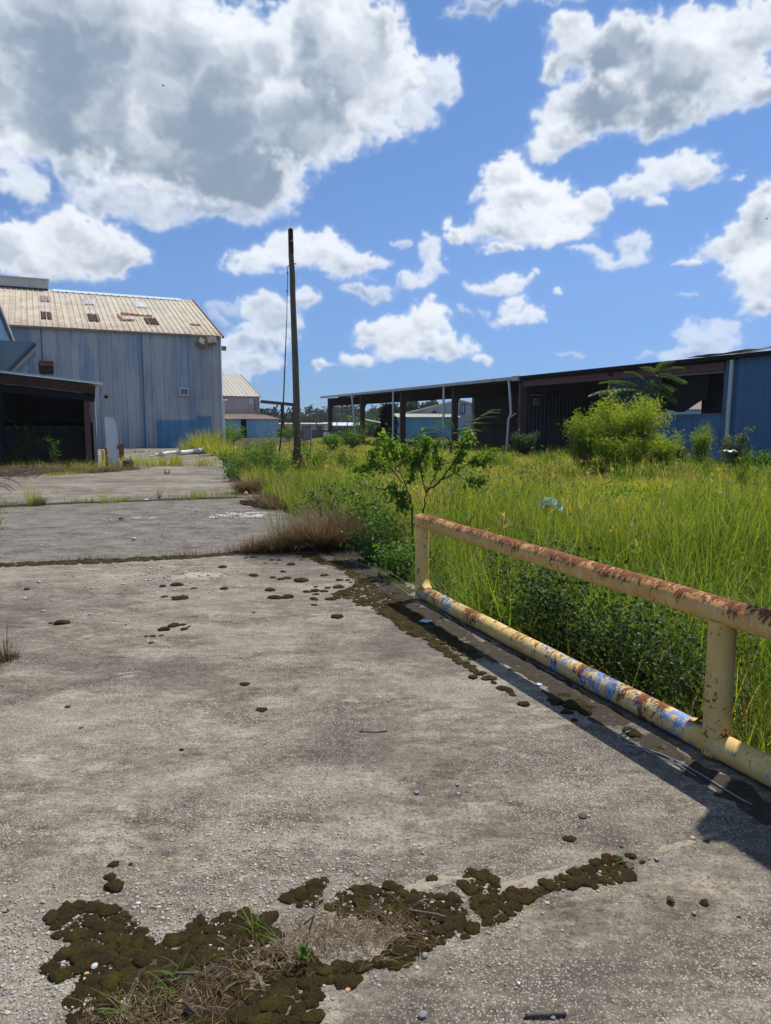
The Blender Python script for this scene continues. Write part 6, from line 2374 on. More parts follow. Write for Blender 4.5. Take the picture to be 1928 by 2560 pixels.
def tuft(name, label, x, y, z, n, h, rad, w, tints, mat, seed, lean=.25, curl=.35, group=None, seg=4, parent=None):
    nr = np.random.RandomState(seed)
    g = Grass()
    a, r = nr.uniform(0, 6.28, n), rad * np.sqrt(nr.rand(n))
    px, py = x + np.cos(a) * r, y + np.sin(a) * r
    az = a + nr.normal(0, .7, n)
    g.add(nr, np.stack([px, py, np.full(n, z)], 1), h * nr.uniform(.45, 1.1, n), w * nr.uniform(.7, 1.3, n), np.abs(nr.normal(lean, .18, n)), np.abs(nr.normal(curl, .25, n)), seg, nr.uniform(tints[0], tints[1], n), az)
    return tag(g.build(name, M[mat]), label, 'grass tuft', group)


def fringe(name, label, pts, n, h, spread, tints, mat, seed, w=.006, lean=.25, curl=.4, along=None, hv=None):
    """grass standing along a joint, given as a line of ground points"""
    nr = np.random.RandomState(seed)
    g = Grass()
    P = np.array([(p[0], p[1], p[2]) for p in pts])
    i = nr.randint(0, len(P) - 1, n)
    t = nr.rand(n)[:, None]
    pos = P[i] * (1 - t) + P[i + 1] * t
    pos[:, :2] += nr.normal(0, spread, (n, 2))
    dens = vnoise(pos[:, 0], pos[:, 1], 1.6, 9)
    keep = dens > nr.uniform(-.45, .25, n)
    pos = pos[keep]
    n = len(pos)
    hh = h * nr.uniform(.3, 1.1, n)
    if hv is not None:
        hh *= np.interp(pos[:, 0], hv[0], hv[1])
    g.add(nr, pos, hh, w * nr.uniform(.7, 1.3, n), np.abs(nr.normal(lean, .2, n)), np.abs(nr.normal(curl, .25, n)), 4, nr.uniform(tints[0], tints[1], n))
    return tag(g.build(name, M[mat]), label, 'grass', kind='stuff')


# the big dry clump at the right end of the near joint, built from tussocks grown together
for i, (px, py, n, h, rad, lb) in enumerate([
        (632, 1384, 480, .30, .12, 'low dry brown grass tussock at the left end of the tussock row'),
        (690, 1382, 700, .38, .15, 'dry brown grass tussock, second from the left in the tussock row'),
        (740, 1378, 1000, .50, .17, 'dry brown grass tussock in the middle of the tussock row'),
        (790, 1376, 1300, .66, .20, 'tall dry brown grass tussock near the right end of the tussock row'),
        (832, 1374, 1100, .62, .19, 'dry brown grass tussock at the right end of the tussock row, against the weeds')]):
    p = gp(px, py, 0)
    tuft('dry_tussock', lb, p.x, p.y + .12, -.03, n, h, rad, .0065, (0.1, 1.0 - .08), 'dry_grass', 200 + i, .42, .55, 'dry tussocks at the end of the slab joint', 5)
p = gp(815, 1372, 0)
tuft('dry_tussock', 'high dry brown grass mound behind the tussock row', p.x + .02, p.y + .75, -.05, 1500, .74, .28, .0065, (0, .8), 'dry_grass', 206, .42, .55, None, 5)
for i, (px, py, n, h, rad, lb) in enumerate([(612, 1236, 900, .62, .26, 'dark rusty grass clump behind the tan rock'), (652, 1262, 500, .42, .30, 'straw grass clump to the right of the tan rock'), (690, 1275, 420, .40, .34, 'straw grass clump on the slab edge before the dark leafy weed')]):
    p = gp(px, py, 0)
    tuft('dry_tussock', lb, p.x, p.y + .45, -.05, n, h, rad, .009, (0, .75), 'dry_grass', 210 + i, .40, .5)
for i, (px, py, n, h, rad, lb, tn) in enumerate([(712, 1350, 90, .62, .28, 'thin green stalks rising from the left half of the tussock row', (.05, .3)), (760, 1350, 80, .55, .2, 'thin green stalks rising from the middle of the tussock row', (.1, .35))]):
    p = gp(px, py, 0)
    tuft('grass_tuft', lb, p.x, p.y + .2, -.03, n, h, rad, .006, tn, 'grass', 215 + i, .08, .1)
# joints
J1 = [gp(x, y, -.01) for x, y in ((0, 1412), (90, 1407), (200, 1403), (300, 1399), (400, 1394), (500, 1388), (600, 1381), (700, 1375))]
fringe('dry_grass', 'short dry grass along the near joint of the pavement', J1, 1500, .19, .04, (0, .9), 'dry_grass', 220, .004, hv=([-4.5, -2.6, -1.4, -.9], [.35, .8, 1.3, 1.6]))
J2 = [gp(x, y, -.01) for x, y in ((0, 1266), (73, 1260.5), (190, 1256), (300, 1252), (400, 1248), (500, 1245), (600, 1242))]
fringe('joint_grass', 'thin green grass along the second joint of the pavement', J2[2:], 1100, .36, .06, (.15, .75), 'grass', 221, .006, .2, .25, hv=([-7, -5, -4, -3], [.4, .5, .8, 1.3]))
fringe('joint_weeds', 'dry weeds along the left part of the second joint', J2[:3], 500, .18, .12, (.1, .9), 'dry_grass', 222, .006)
J4 = [gp(x, y, -.01) for x, y in ((335, 1167), (400, 1166), (470, 1165), (540, 1166))]
fringe('joint_grass', 'sparse grey-green grass along the far joint before the gutter', J4, 700, .62, .14, (.3, .9), 'grass', 223, .012, .2, .25)
J5 = [gp(x, y, 0) for x, y in ((300, 1117), (390, 1117), (470, 1116), (545, 1117))]
fringe('wall_weeds', 'weeds along the foot of the warehouse wall', J5, 900, .75, .35, (.1, .9), 'grass', 224, .03, .25, .3)
J6 = [gp(x, y, 0) for x, y in ((300, 1133), (380, 1131), (460, 1129))]
fringe('joint_weeds', 'low reddish weeds on a joint beyond the gutter', J6, 220, .25, .15, (0, .6), 'dry_grass', 225, .02)
# weeds before the shed
for i, (line, n, h, sp, tn, mt, lb, w) in enumerate([
        (((0, 1190), (60, 1188), (130, 1182), (200, 1180)), 4200, .46, .34, (.3, .95), 'dry_grass', 'dry straw weeds before the open shed', .010),
        (((0, 1180), (70, 1178), (150, 1176), (240, 1172)), 2400, .55, .40, (.25, .9), 'grass', 'green weeds before the open shed', .010),
        (((118, 1188), (150, 1186), (200, 1183)), 900, .13, .16, (.42, .62), 'grass', 'bright low ground cover before the open shed', .022),
        (((210, 1183), (260, 1181), (300, 1176), (350, 1172)), 2000, .34, .26, (.0, .75), 'dry_grass', 'reddish dry weeds round the bollards', .010),
        (((250, 1170), (290, 1166), (350, 1160)), 1300, .55, .40, (.25, .85), 'grass', 'green weeds round the orange post', .012)]):
    fringe('weeds', lb, [gp(x, y, -.01) for x, y in line], n, h, sp, tn, mt, 230 + i, w, .45, .5)
# separate tufts on the pavement
for i, (px, py, n, h, rad, tn, mt, lb) in enumerate([
        (84, 1262, 110, .55, .13, (.35, .62), 'grass', 'bright green grass tuft with tall stalks on the second joint'),
        (97, 1262, 220, .22, .13, (0, .5), 'dry_grass', 'dark brown dead tuft at the foot of the green one'),
        (258, 1257, 46, .42, .06, (.3, .7), 'grass', 'small upright tuft on the second joint, left of the low green patch'),
        (285, 1254, 160, .10, .25, (.48, .64), 'grass', 'low bright green patch of grass on the second joint'),
        (398, 1246, 40, .34, .03, (.05, .25), 'grass', 'dense dark green spike on the second joint'),
        (482, 1247, 26, .24, .05, (.3, .5), 'grass', 'tiny green tuft on the second joint nearer the dry clumps'),
        (408, 1162, 90, .62, .14, (.3, .9), 'grass', 'brown-footed reed tuft left of the other on the far joint'),
        (440, 1160, 120, .70, .22, (.3, .88), 'grass', 'spreading reed tuft on the far joint below the gutter'),
        (418, 1184, 30, .22, .08, (0, .3), 'dry_grass', 'tiny rust coloured tuft alone on the far pavement'),
        (14, 1652, 34, .30, .035, (.3, .8), 'dry_grass', 'thin dry tuft at the left edge of the near slab'),
        (22, 1648, 120, .09, .07, (0, .7), 'dry_grass', 'low dry litter round the thin tuft at the left edge'),
        (640, 1216, 160, .5, .3, (.3, .8), 'grass', 'grey-green grass tuft under the overhanging leafy bush')]):
    p = gp(px, py, 0)
    tuft('grass_tuft', lb, p.x, p.y, -.015, n, h, rad, .005 if py > 1240 else .013, tn, mt, 240 + i, .16, .22)
for i, (px, Y, n, h, rad, lb) in enumerate([(530, 46, 520, 1.9, .55, 'tall pale reed clump at the right corner of the warehouse'), (505, 43, 520, 1.6, .6, 'wide reed clump before the white pole'), (548, 40, 420, 1.2, .7, 'leaning reed clump at the pavement end before the warehouse corner'), (580, 36, 420, 1.1, .7, 'low reed clump right of the gutter end'), (470, 47, 240, 1.0, .5, 'small reed clump before the left end of the blue patch')]):
    p = yp(px, 1110, Y)
    tuft('reed_clump', lb, p.x, Y, -.1, n, h, rad, .022, (.18, .95), 'grass', 260 + i, .18, .25)
# dead branches heaped by the shed
rng = random.Random(6)
b0 = gp(30, 1178, 0)
bh = empty('brush_heap', b0, 'heap of dead branches and leafy shoots before the left side of the open shed', 'brush heap')
q = MB()
for i in range(70):
    c = gp(rng.uniform(-40, 110), rng.uniform(1170, 1186), rng.uniform(.02, .35))
    a = rng.uniform(0, 6.28)
    ln = rng.uniform(.4, 1.5)
    d = Vector((math.cos(a), math.sin(a) * .5, rng.uniform(-.1, .35))) * ln
    q.tube([c - d * .5, c + Vector((0, 0, rng.uniform(0, .12))), c + d * .5], [.012, .010, .004], 4, False)
q.build('branch', M['twig'], bh)
q = MB()
for (path) in (((2, 1036), (20, 1048), (38, 1062), (50, 1088)), ((46, 1096), (44, 1116), (30, 1140), (22, 1160)), ((46, 1110), (48, 1124), (38, 1140)), ((-10, 1124), (10, 1130), (28, 1138))):
    q.tube([yp(x, y, 27.2) for x, y in path], [.022, .018, .014, .010][:len(path)], 5, False)
q.build('shoot', M['twig'], bh)
nr = np.random.RandomState(66)
n = 900
P = np.array([tuple(yp(x, y, 27.2)) for x, y in ((30, 1130), (55, 1120), (60, 1090), (68, 1080), (20, 1150), (45, 1150), (70, 1140), (58, 1128), (80, 1100), (10, 1140), (96, 1106))])
i = nr.randint(0, len(P), n)
leaf_mesh('foliage', P[i] + nr.normal(0, .16, (n, 3)), nr.normal(0, 1, (n, 3)), nr.normal(0, 1, (n, 3)) + [0, 0, 1], nr.uniform(.05, .12, n), nr.uniform(.02, .05, n), nr.uniform(.1, 1, n), M['leaf'], bh)
plant('weed', 'tall spindly weed standing inside the mouth of the open shed', 'weed', gp(140, 1176, 0), 1.5, .25, 3, 200, .10, .05, 'leaf', 270, subs=6, puff=.05, crown0=.35)
for i, (x0, y0, x1, y1) in enumerate(((118, 1172, 152, 1112), (200, 1168, 236, 1174), (-6, 1206, 40, 1228), (-8, 1212, 30, 1232), (10, 1195, 58, 1218))):
    q = MB()
    a, b = (yp(x0, y0, 27.4), yp(x1, y1, 27.4)) if i < 2 else (gp(x0, y0, .3), gp(x1, y1, .02))
    q.tube([a, a.lerp(b, .5) + ZUP * .06, b], [.016, .013, .006], 5, False)
    tag(q.build('branch', M['twig']), ['leaning dead stalk in the mouth of the open shed', 'pale fallen stick by the shed corner', 'upper grey dead branch at the left edge', 'lower grey dead branch at the left edge', 'long grey dead branch arching onto the pavement'][i], 'branch')
# leaves that reach in at the left edge
plant('weed', 'green leafy sprig at the left edge, the one nearer the shed', 'weed', gp(-8, 1296, 0), .30, .16, 4, 120, .05, .03, 'weed_leaf', 280, subs=4, puff=.03, crown0=.1, rad=.005)
plant('weed', 'green leafy sprig at the left edge, the nearer to the viewer of two', 'weed', gp(-6, 1330, 0), .24, .15, 4, 110, .045, .028, 'weed_leaf', 281, subs=4, puff=.03, crown0=.1, rad=.005)

# ------------------------------------------------------------------ moss


def cushion_verts(rng, nr, r, hh, sub=3):
    bm = bmesh.new()
    bmesh.ops.create_icosphere(bm, subdivisions=sub, radius=1)
    ph = [rng.uniform(0, 6.28) for _ in range(6)]
    asp = rng.uniform(.84, 1.18)
    rot = rng.uniform(0, 6.28)
    vs = []
    for v in bm.verts:
        p = v.co
        a = math.atan2(p.y, p.x)
        k = 1 + .10 * math.sin(2 * a + ph[0]) + .08 * math.sin(3 * a + ph[1]) + .05 * math.sin(5 * a + ph[2]) + .04 * math.sin(8 * a + ph[5])
        x, y = p.x * k * asp, p.y * k / asp
        x, y = x * math.cos(rot) - y * math.sin(rot), x * math.sin(rot) + y * math.cos(rot)
        z = p.z
        z = (max(z, -.25)) ** 1 if z < 0 else z ** .75
        z *= 1 + .16 * math.sin(3.1 * x + ph[3]) * math.sin(2.7 * y + ph[4])
        n = rng.gauss(0, .05)
        vs.append((x * r * (1 + n), y * r * (1 + n), z * hh * (1 + n * 1.6)))
    fs = [tuple(v.index for v in f.verts) for f in bm.faces]
    bm.free()
    return vs, fs


def fuzz(nr, vs, n, ln):
    V = np.array(vs)
    i = nr.randint(0, len(V), n)
    p = V[i]
    p = p[p[:, 2] > -.002]
    n = len(p)
    c = V.mean(0)
    d = p - c
    d /= np.linalg.norm(d, axis=1, keepdims=True) + 1e-9
    d = d * .7 + nr.normal(0, .35, (n, 3)) + [0, 0, .5]
    s = nr.normal(0, 1, (n, 3))
    L = ln * nr.uniform(.5, 1.3, n)[:, None]
    t = np.stack([p - s * ln * .10, p + s * ln * .10, p + d * L], 1).reshape(-1, 3)
    return t, np.arange(n * 3).reshape(-1, 3)


MOSS_RNG, MOSS_NR = random.Random(12), np.random.RandomState(12)
PROTO = []
for i in range(7):
    vs, fs = cushion_verts(MOSS_RNG, MOSS_NR, .05, .020 + .004 * (i % 3), 3)
    tv, tf = fuzz(MOSS_NR, vs, 520, .0042)
    V = np.concatenate([np.array(vs), tv])
    T = np.concatenate([np.array(fs), tf + len(vs)])
    me = bpy.data.meshes.new('moss_cushion')
    me.from_pydata(V.tolist(), [], T.tolist())
    me.polygons.foreach_set('use_smooth', [True] * len(T))
    me.materials.append(M['moss'])
    me.update()
    PROTO.append(me)


def moss(px, py, wpx, label, group=None, flat=1.0):
    """one cushion: its centre and its width in pixels of the photograph"""
    p = gp(px, py, 0)
    depth = p.y * math.cos(PITCH) + CAM_Z * math.sin(PITCH)
    r = wpx / 2 / F_PX * depth
    o = bpy.data.objects.new('moss_cushion', MOSS_RNG.choice(PROTO))
    COL.objects.link(o)
    o.location = (p.x, p.y, -.002)
    s = r / .05
    o.scale = (s, s * MOSS_RNG.uniform(.8, 1.1), min(s, 1.6) * MOSS_RNG.uniform(.8, 1.2) * flat)
    o.rotation_euler = (0, 0, MOSS_RNG.uniform(0, 6.28))
    return tag(o, label, 'moss', group)


def zt(lst, ox, oy, sc):
    return [(ox + x / sc, oy + y / sc, w / sc) for x, y, w in lst]


GRP = 'loose moss cushions on the slab left of the far railing post'
LB = 'small green-brown moss cushion among those strewn on the slab left of the far railing post'
loose = zt([(55, 127, 46), (125, 122, 70), (290, 145, 60), (355, 148, 56), (233, 175, 40), (330, 177, 34), (460, 188, 66), (555, 146, 42), (595, 120, 66), (390, 252, 58), (127, 290, 70), (300, 305, 60), (370, 322, 70), (430, 310, 70), (765, 285, 78), (900, 327, 74), (975, 330, 54),
            (685, 390, 48), (795, 400, 60), (895, 395, 88), (272, 420, 100), (605, 435, 70), (680, 428, 84), (760, 430, 70), (690, 457, 62), (825, 503, 84), (320, 490, 110), (430, 485, 106), (1000, 350, 40)], 600, 1360, 3.62)
for x, y, w in loose:
    moss(x, y, w, LB, GRP)
x, y, w = zt([(555, 337, 126)], 600, 1360, 3.62)[0]
moss(x, y, w, 'largest round moss cushion among the strewn ones left of the far railing post')
moss(*zt([(668, 500, 92)], 600, 1360, 3.62)[0], 'oval moss cushion nearest the viewer in the strewn group by the railing')
moss(*zt([(670, 553, 60)], 600, 1360, 3.62)[0], 'little ragged moss cushion just short of the strewn group by the railing')
moss(843, 1543, 33, 'lone flat green moss cushion on bare concrete to the left of the far railing post')
moss(1183, 1694, 26, 'round moss cushion alone on the slab short of the railing middle')
moss(1184, 1677, 14, 'tiny moss cushion just above the round one short of the railing middle')
moss(1310, 1762, 30, 'dark moss cushion alone beside the edge of the railing shadow')
moss(655, 1775, 30, 'dark round moss cushion alone in the middle of the near slab')
moss(612, 1711, 28, 'brown-green moss cushion alone, up from the dark one in mid slab')
moss(1424, 2098, 34, 'dark moss cushion alone on the slab beyond the long moss strip')
moss(1761, 2259, 24, 'brown moss lump alone on the slab at the lower right')
moss(1848, 2293, 14, 'tiny brown moss lump near the lower right corner of the slab')
moss(1080, 2198, 32, 'small moss cushion alone between gravel and the long moss strip')
for x, y, w, lb in zip(*zip(*zt([(1325, 758, 50), (1055, 865, 60), (970, 872, 50), (1155, 884, 36), (1335, 887, 50), (1510, 808, 54), (1075, 943, 90), (1030, 937, 30), (980, 934, 36), (1510, 1027, 28)], 0, 1100, 2.38)), [
        'moss cushion beyond the pale scoured patch of the slab', 'moss cushion on the near rim of the pale scoured patch, the middle of three', 'moss cushion left of the others on the rim of the pale scoured patch', 'tiny moss cushion right of centre on the near rim of the pale scoured patch',
        'moss cushion right of the pale scoured patch', 'flat moss cushion between the pale scoured patch and the strewn group', 'widest moss cushion just short of the pale scoured patch', 'tiny moss lump beside the widest cushion short of the pale patch', 'small dark moss lump left of the widest cushion short of the pale patch', 'small dark lump alone on the slab short of the strewn moss']):
    moss(x, y, w, lb)
for x, y, w in zt([(1035, 1107, 76), (975, 1130, 64), (1090, 1100, 40), (1095, 1128, 46), (1125, 1112, 30)], 0, 1100, 2.38):
    moss(x, y, w, 'moss cushion in the small cluster at the middle left of the near slab', 'cluster of moss cushions at the middle left of the slab')
for x, y, w in zt([(910, 1168, 44), (900, 1208, 36), (960, 1165, 34), (870, 1170, 24)], 0, 1100, 2.38):
    moss(x, y, w, 'little moss cushion below the small cluster at the middle left of the slab', 'little moss cushions below the cluster')
moss(365 / 2.38, 1100 + 1092 / 2.38, 33, 'lone green moss cushion on the left of the near slab')
moss(300 / 2.38, 1100 + 1090 / 2.38, 14, 'tiny dark moss speck left of the lone green cushion')
for x, y, w, lb in zip(*zip(*zt([(528, 300, 50), (510, 358, 60), (530, 403, 92), (605, 299, 28), (28, 516, 32)], 0, 2000, 1.851)), [
        'topmost dark moss lump of the row left of the near moss mat', 'middle moss cushion of the row left of the near moss mat', 'largest and nearest moss cushion of the row left of the near moss mat', 'tiny moss lump right of the row above the near moss mat', 'tiny brown moss lump at the left edge of the near slab']):
    moss(x, y, w, lb)
GRP2 = 'moss cushions in the railing shadow'
for x, y, w in zt([(215, 930, 70), (245, 950, 90), (300, 905, 110), (370, 970, 150), (440, 1010, 120), (490, 990, 80), (310, 1010, 90), (360, 1062, 50), (330, 965, 90)], 1300, 1400, 2.65):
    moss(x, y, w, 'moss cushion clustered where the shadow of the top rail crosses the slab', GRP2)
moss(1579, 1834, 52, 'wide moss cushion beside the curl of the wire near the bottom rail')
moss(1655, 1872, 26, 'small moss cushion between the bottom rail and the wire')
for x, y, w, lb in ((1577, 2141, 30, 'round moss cushion at the right tip of the long moss strip'), (1606, 2156, 18, 'small moss cushion right of the rusty bottle cap'), (1553, 2118, 13, 'tiny moss speck beyond the right tip of the moss strip'), (1767, 2104, 18, 'small moss cushion in the sandy joint near the shadow')):
    moss(x, y, w, lb)


def in_poly(x, y, poly):
    ins = False
    j = len(poly) - 1
    for i in range(len(poly)):
        if (poly[i][1] > y) != (poly[j][1] > y) and x < (poly[j][0] - poly[i][0]) * (y - poly[i][1]) / (poly[j][1] - poly[i][1]) + poly[i][0]:
            ins = not ins
        j = i
    return ins


def moss_mat(label, polys, holes, rmin, rmax, seed, hk=.40, tries=4000, fz=90):
    """cushions packed together over an outline on the slab: a mat nobody could count"""
    rng, nr = random.Random(seed), np.random.RandomState(seed)
    gpolys = [[(gp(x, y).x, gp(x, y).y) for x, y in p] for p in polys]
    gh_ = [[(gp(x, y).x, gp(x, y).y) for x, y in p] for p in holes]
    put = []
    for poly in gpolys:
        xs, ys = [p[0] for p in poly], [p[1] for p in poly]
        for _ in range(tries):
            x, y = rng.uniform(min(xs), max(xs)), rng.uniform(min(ys), max(ys))
            if not in_poly(x, y, poly) or any(in_poly(x, y, h) and rng.random() < .86 for h in gh_):
                continue
            r = rmin + (rmax - rmin) * (rng.random() ** .5 if _ < tries * .25 else rng.random() ** 2.2)
            if all(math.hypot(x - a, y - b) > (r + c) * .60 for a, b, c in put):
                put.append((x, y, r))
    VV, TT, n = [], [], 0
    for x, y, r in put:
        vs, fs = cushion_verts(rng, nr, r, r * hk * rng.uniform(.8, 1.25), 3 if r > .018 else 2)
        tv, tf = fuzz(nr, vs, int(fz * (r / .03) ** 1.5) + 20, .0045)
        V = np.concatenate([np.array(vs), tv]) + [x, y, -.002]
        T = np.concatenate([np.array(fs), tf + len(vs)])
        VV.append(V)
        TT.append(T + n)
        n += len(V)
    return tag(mesh_np('moss', np.concatenate(VV), [], np.concatenate(TT), None, M['moss']), label, 'moss', kind='stuff')


matA = [(118, 2290), (165, 2268), (240, 2262), (300, 2275), (345, 2310), (388, 2368), (430, 2345), (500, 2300), (600, 2278), (665, 2290), (700, 2330), (690, 2385), (780, 2395), (830, 2425), (800, 2480), (790, 2545), (770, 2600), (200, 2600), (165, 2520), (205, 2440), (110, 2450), (130, 2400), (190, 2370), (150, 2340)]
holeA = [[(470, 2420), (560, 2370), (680, 2340), (760, 2370), (720, 2430), (640, 2470), (500, 2500), (420, 2520), (300, 2545), (250, 2530)]]
moss_mat('thick dark moss mat spreading over gravel at the lower left of the near slab', [matA], holeA, .006, .037, 31, tries=18000)
matB = [[(705, 2238), (760, 2215), (812, 2200), (806, 2235), (800, 2262), (760, 2268)], [(815, 2275), (850, 2228), (910, 2212), (955, 2235), (975, 2212), (1015, 2220), (1060, 2238), (1110, 2242), (1150, 2250), (1165, 2285), (1180, 2320), (1165, 2350), (1120, 2335), (1110, 2360), (1060, 2372), (1015, 2420), (960, 2420), (935, 2395), (1010, 2350), (1040, 2320), (960, 2300), (880, 2285)],
        [(1153, 2205), (1180, 2172), (1215, 2178), (1245, 2205), (1240, 2240), (1290, 2215), (1320, 2225), (1318, 2250), (1290, 2275), (1245, 2310), (1225, 2320), (1190, 2285), (1180, 2240)],
        [(1325, 2240), (1340, 2215), (1400, 2190), (1450, 2175), (1490, 2150), (1540, 2142), (1572, 2165), (1575, 2195), (1530, 2205), (1500, 2218), (1440, 2215), (1380, 2228), (1335, 2245)], [(1030, 2410), (800, 2420), (790, 2440), (850, 2470), (905, 2455), (890, 2420)]]
moss_mat('mossy strip following the joint across the near slab to the right', matB, [], .006, .033, 32, tries=6500)
for lb_, line_, hf_, sd_ in (('dark rotted crust under the near moss mat', ((150, 2330), (300, 2380), (430, 2440), (600, 2440), (760, 2440)), .115, 61), ('dark rotted crust at the bottom of the moss mat', ((210, 2540), (400, 2530), (600, 2520), (780, 2490)), .10, 63), ('dark crust under the moss strip', ((760, 2260), (900, 2255), (1000, 2290), (1100, 2320)), .07, 65)):
    _j = [gp(x, y) for x, y in line_]
    dirt_bank(lb_, [(a.x, a.y) for a in _j], hf_, .009, sd_, M['dark_dirt'], .015)
# ribbon of moss along the slab edge by the railing
matC = [zt([(480, 92, 0), (700, 92, 0), (760, 150, 0), (1000, 180, 0), (1060, 260, 0), (1180, 300, 0), (1220, 370, 0), (1330, 400, 0), (1480, 480, 0), (1450, 570, 0), (1330, 560, 0), (1180, 560, 0), (1080, 560, 0), (1020, 500, 0), (870, 490, 0), (840, 450, 0), (1000, 410, 0), (1060, 350, 0), (960, 250, 0), (860, 200, 0), (690, 170, 0), (620, 110, 0)], 600, 1360, 3.62),
        zt([(1180, 540, 0), (1400, 560, 0), (1560, 640, 0), (1700, 760, 0), (1640, 850, 0), (1570, 840, 0), (1540, 800, 0), (1450, 780, 0), (1400, 700, 0), (1300, 640, 0), (1220, 590, 0)], 600, 1360, 3.62),
        [(1030, 1575), (1080, 1590), (1150, 1650), (1230, 1700), (1290, 1742), (1345, 1790), (1300, 1750), (1160, 1662), (1090, 1620)], [(1000, 1520), (1040, 1530), (1120, 1585), (1200, 1640), (1180, 1650), (1100, 1600), (1030, 1560)]]
matC = [[(a[0], a[1]) for a in p] for p in matC]
moss_mat('moss ribbon between the strewn cushions, the weeds and the bottom rail', matC, [], .018, .05, 33, .32, 5200, 60)
moss_mat('dark moss filling the near joint of the pavement', [[(0, 1409), (120, 1404), (250, 1398), (330, 1395), (420, 1391), (520, 1386), (600, 1379), (600, 1386), (520, 1393), (400, 1401), (250, 1409), (100, 1414), (0, 1418)]], [], .02, .06, 34, .25, 5200, 25)
moss_mat('moss along the slab edge below the tan rock', [[(600, 1250), (640, 1252), (660, 1262), (690, 1272), (650, 1268), (610, 1260)]], [], .03, .07, 35, .25, 900, 20)

# ------------------------------------------------------------------ gravel, litter and small finds
STN = []
_rng = random.Random(2)
for i in range(8):
    bm = bmesh.new()
    bmesh.ops.create_icosphere(bm, subdivisions=2, radius=1)
    s = (_rng.uniform(.7, 1.3), _rng.uniform(.6, 1.1), _rng.uniform(.4, .75))
    vv = [Vector((v.co.x * s[0], v.co.y * s[1], v.co.z * s[2])) * (1 + _rng.gauss(0, .07)) for v in bm.verts]
    STN.append((np.array([tuple(v) for v in vv]), np.array([[v.index for v in f.verts] for f in bm.faces])))
    bm.free()


def gravel(label, pts, seed, rmin, rmax):
    nr = np.random.RandomState(seed)
    VV, TT, CC, n = [], [], [], 0
    for (x, y) in pts:
        v, f = STN[nr.randint(8)]
        a = nr.uniform(0, 6.28)
        r = rmin + (rmax - rmin) * nr.rand() ** 2.6
        c, s = math.cos(a), math.sin(a)
        w = np.stack([v[:, 0] * c - v[:, 1] * s, v[:, 0] * s + v[:, 1] * c, v[:, 2]], 1) * r + [x, y, r * .22]
        VV.append(w)
        TT.append(f + n)
        CC.append(np.full(len(w), nr.rand()))
        n += len(w)
    return tag(mesh_np('gravel', np.concatenate(VV), [], np.concatenate(TT), np.concatenate(CC), M['stone']), label, 'gravel', kind='stuff')


nr = np.random.RandomState(8)
pts = []
for (cx, cy, sx, sy, n) in ((60, 2440, 110, 120, 1700), (200, 2330, 160, 60, 500), (430, 2290, 190, 60, 700), (640, 2200, 150, 70, 650), (760, 2130, 120, 60, 260), (560, 2120, 160, 60, 240), (860, 2240, 150, 45, 420), (1120, 2290, 120, 50, 260), (300, 2130, 160, 60, 150), (1180, 2420, 120, 40, 60),
                            (700, 2060, 400, 120, 300), (1500, 2170, 120, 40, 60), (900, 2420, 100, 40, 120), (1100, 2000, 420, 160, 240), (400, 1850, 420, 160, 240), (1400, 2350, 330, 140, 120)):
    for _ in range(n):
        x, y = nr.normal(cx, sx), nr.normal(cy, sy)
        if y < 2640 and y > 1500:
            p = gp(x, y)
            if edge_d(p.x, p.y) < -.12:
                pts.append((p.x, p.y))
gravel('loose pebbles and grit scattered over the near slab', pts, 9, .0018, .0072)
pts = []
for (cx, cy, sx, sy, n) in ((560, 1285, 45, 8, 260), (420, 1440, 90, 14, 140), (300, 1295, 40, 5, 90), (500, 1330, 200, 30, 120), (250, 1450, 250, 60, 160)):
    for _ in range(n):
        p = gp(nr.normal(cx, sx), nr.normal(cy, sy))
        if edge_d(p.x, p.y) < -.1:
            pts.append((p.x, p.y))
gravel('pale grit scattered over the middle slabs', pts, 10, .006, .022)


def stone(px, py, wpx, col, label, name='stone', flat=.6):
    p = gp(px, py)
    depth = p.y * math.cos(PITCH) + CAM_Z * math.sin(PITCH)
    r = wpx / 2 / F_PX * depth
    v, f = STN[_rng.randrange(8)]
    a = _rng.uniform(0, 6.28)
    c, s = math.cos(a), math.sin(a)
    w = np.stack([v[:, 0] * c - v[:, 1] * s, v[:, 0] * s + v[:, 1] * c, v[:, 2] * flat / .6], 1) * r + [p.x, p.y, r * .35]
    key = 'stone_' + '_'.join(str(int(c * 100)) for c in col)
    if key not in M:
        M[key] = mat_plain('stone_face', col, .8, .25, 60)
    return tag(mesh_np(name, w, [], f, None, M[key], None, False), label, 'stone')


stone(615, 1238, 18, (.52, .37, .17), 'tan rock lying before the dark rusty grass clump', 'rock', .7)
stone(68, 1474, 16, (.05, .04, .035), 'dark angular stone on the left of the near slab')
stone(98, 1457, 13, (.42, .43, .40), 'pale grey stone beyond the dark angular one')
stone(128, 1461, 8, (.45, .44, .40), 'small flat pale stone right of the grey one')
stone(62, 1497, 10, (.48, .44, .38), 'small cream stone short of the dark angular one')
stone(40, 1413, 8, (.34, .36, .38), 'bluish pebble in the near joint at the left')
stone(302, 1298, 11, (.06, .05, .045), 'dark stone on the second slab beside the pale spot')
stone(335, 1349, 14, (.46, .41, .33), 'flat cream stone alone in the middle of the second slab')
stone(108, 2257, 15, (.50, .33, .20), 'orange pebble left of the near moss mat')
stone(346, 2260, 13, (.60, .58, .52), 'white pebble above the near moss mat')
stone(236, 2418, 20, (.45, .46, .42), 'grey-white pebble set in the near moss mat')
stone(217, 2436, 13, (.52, .32, .14), 'orange pebble set in the near moss mat')
stone(622, 2443, 14, (.34, .17, .09), 'rust coloured pebble in the dead grass of the moss mat')
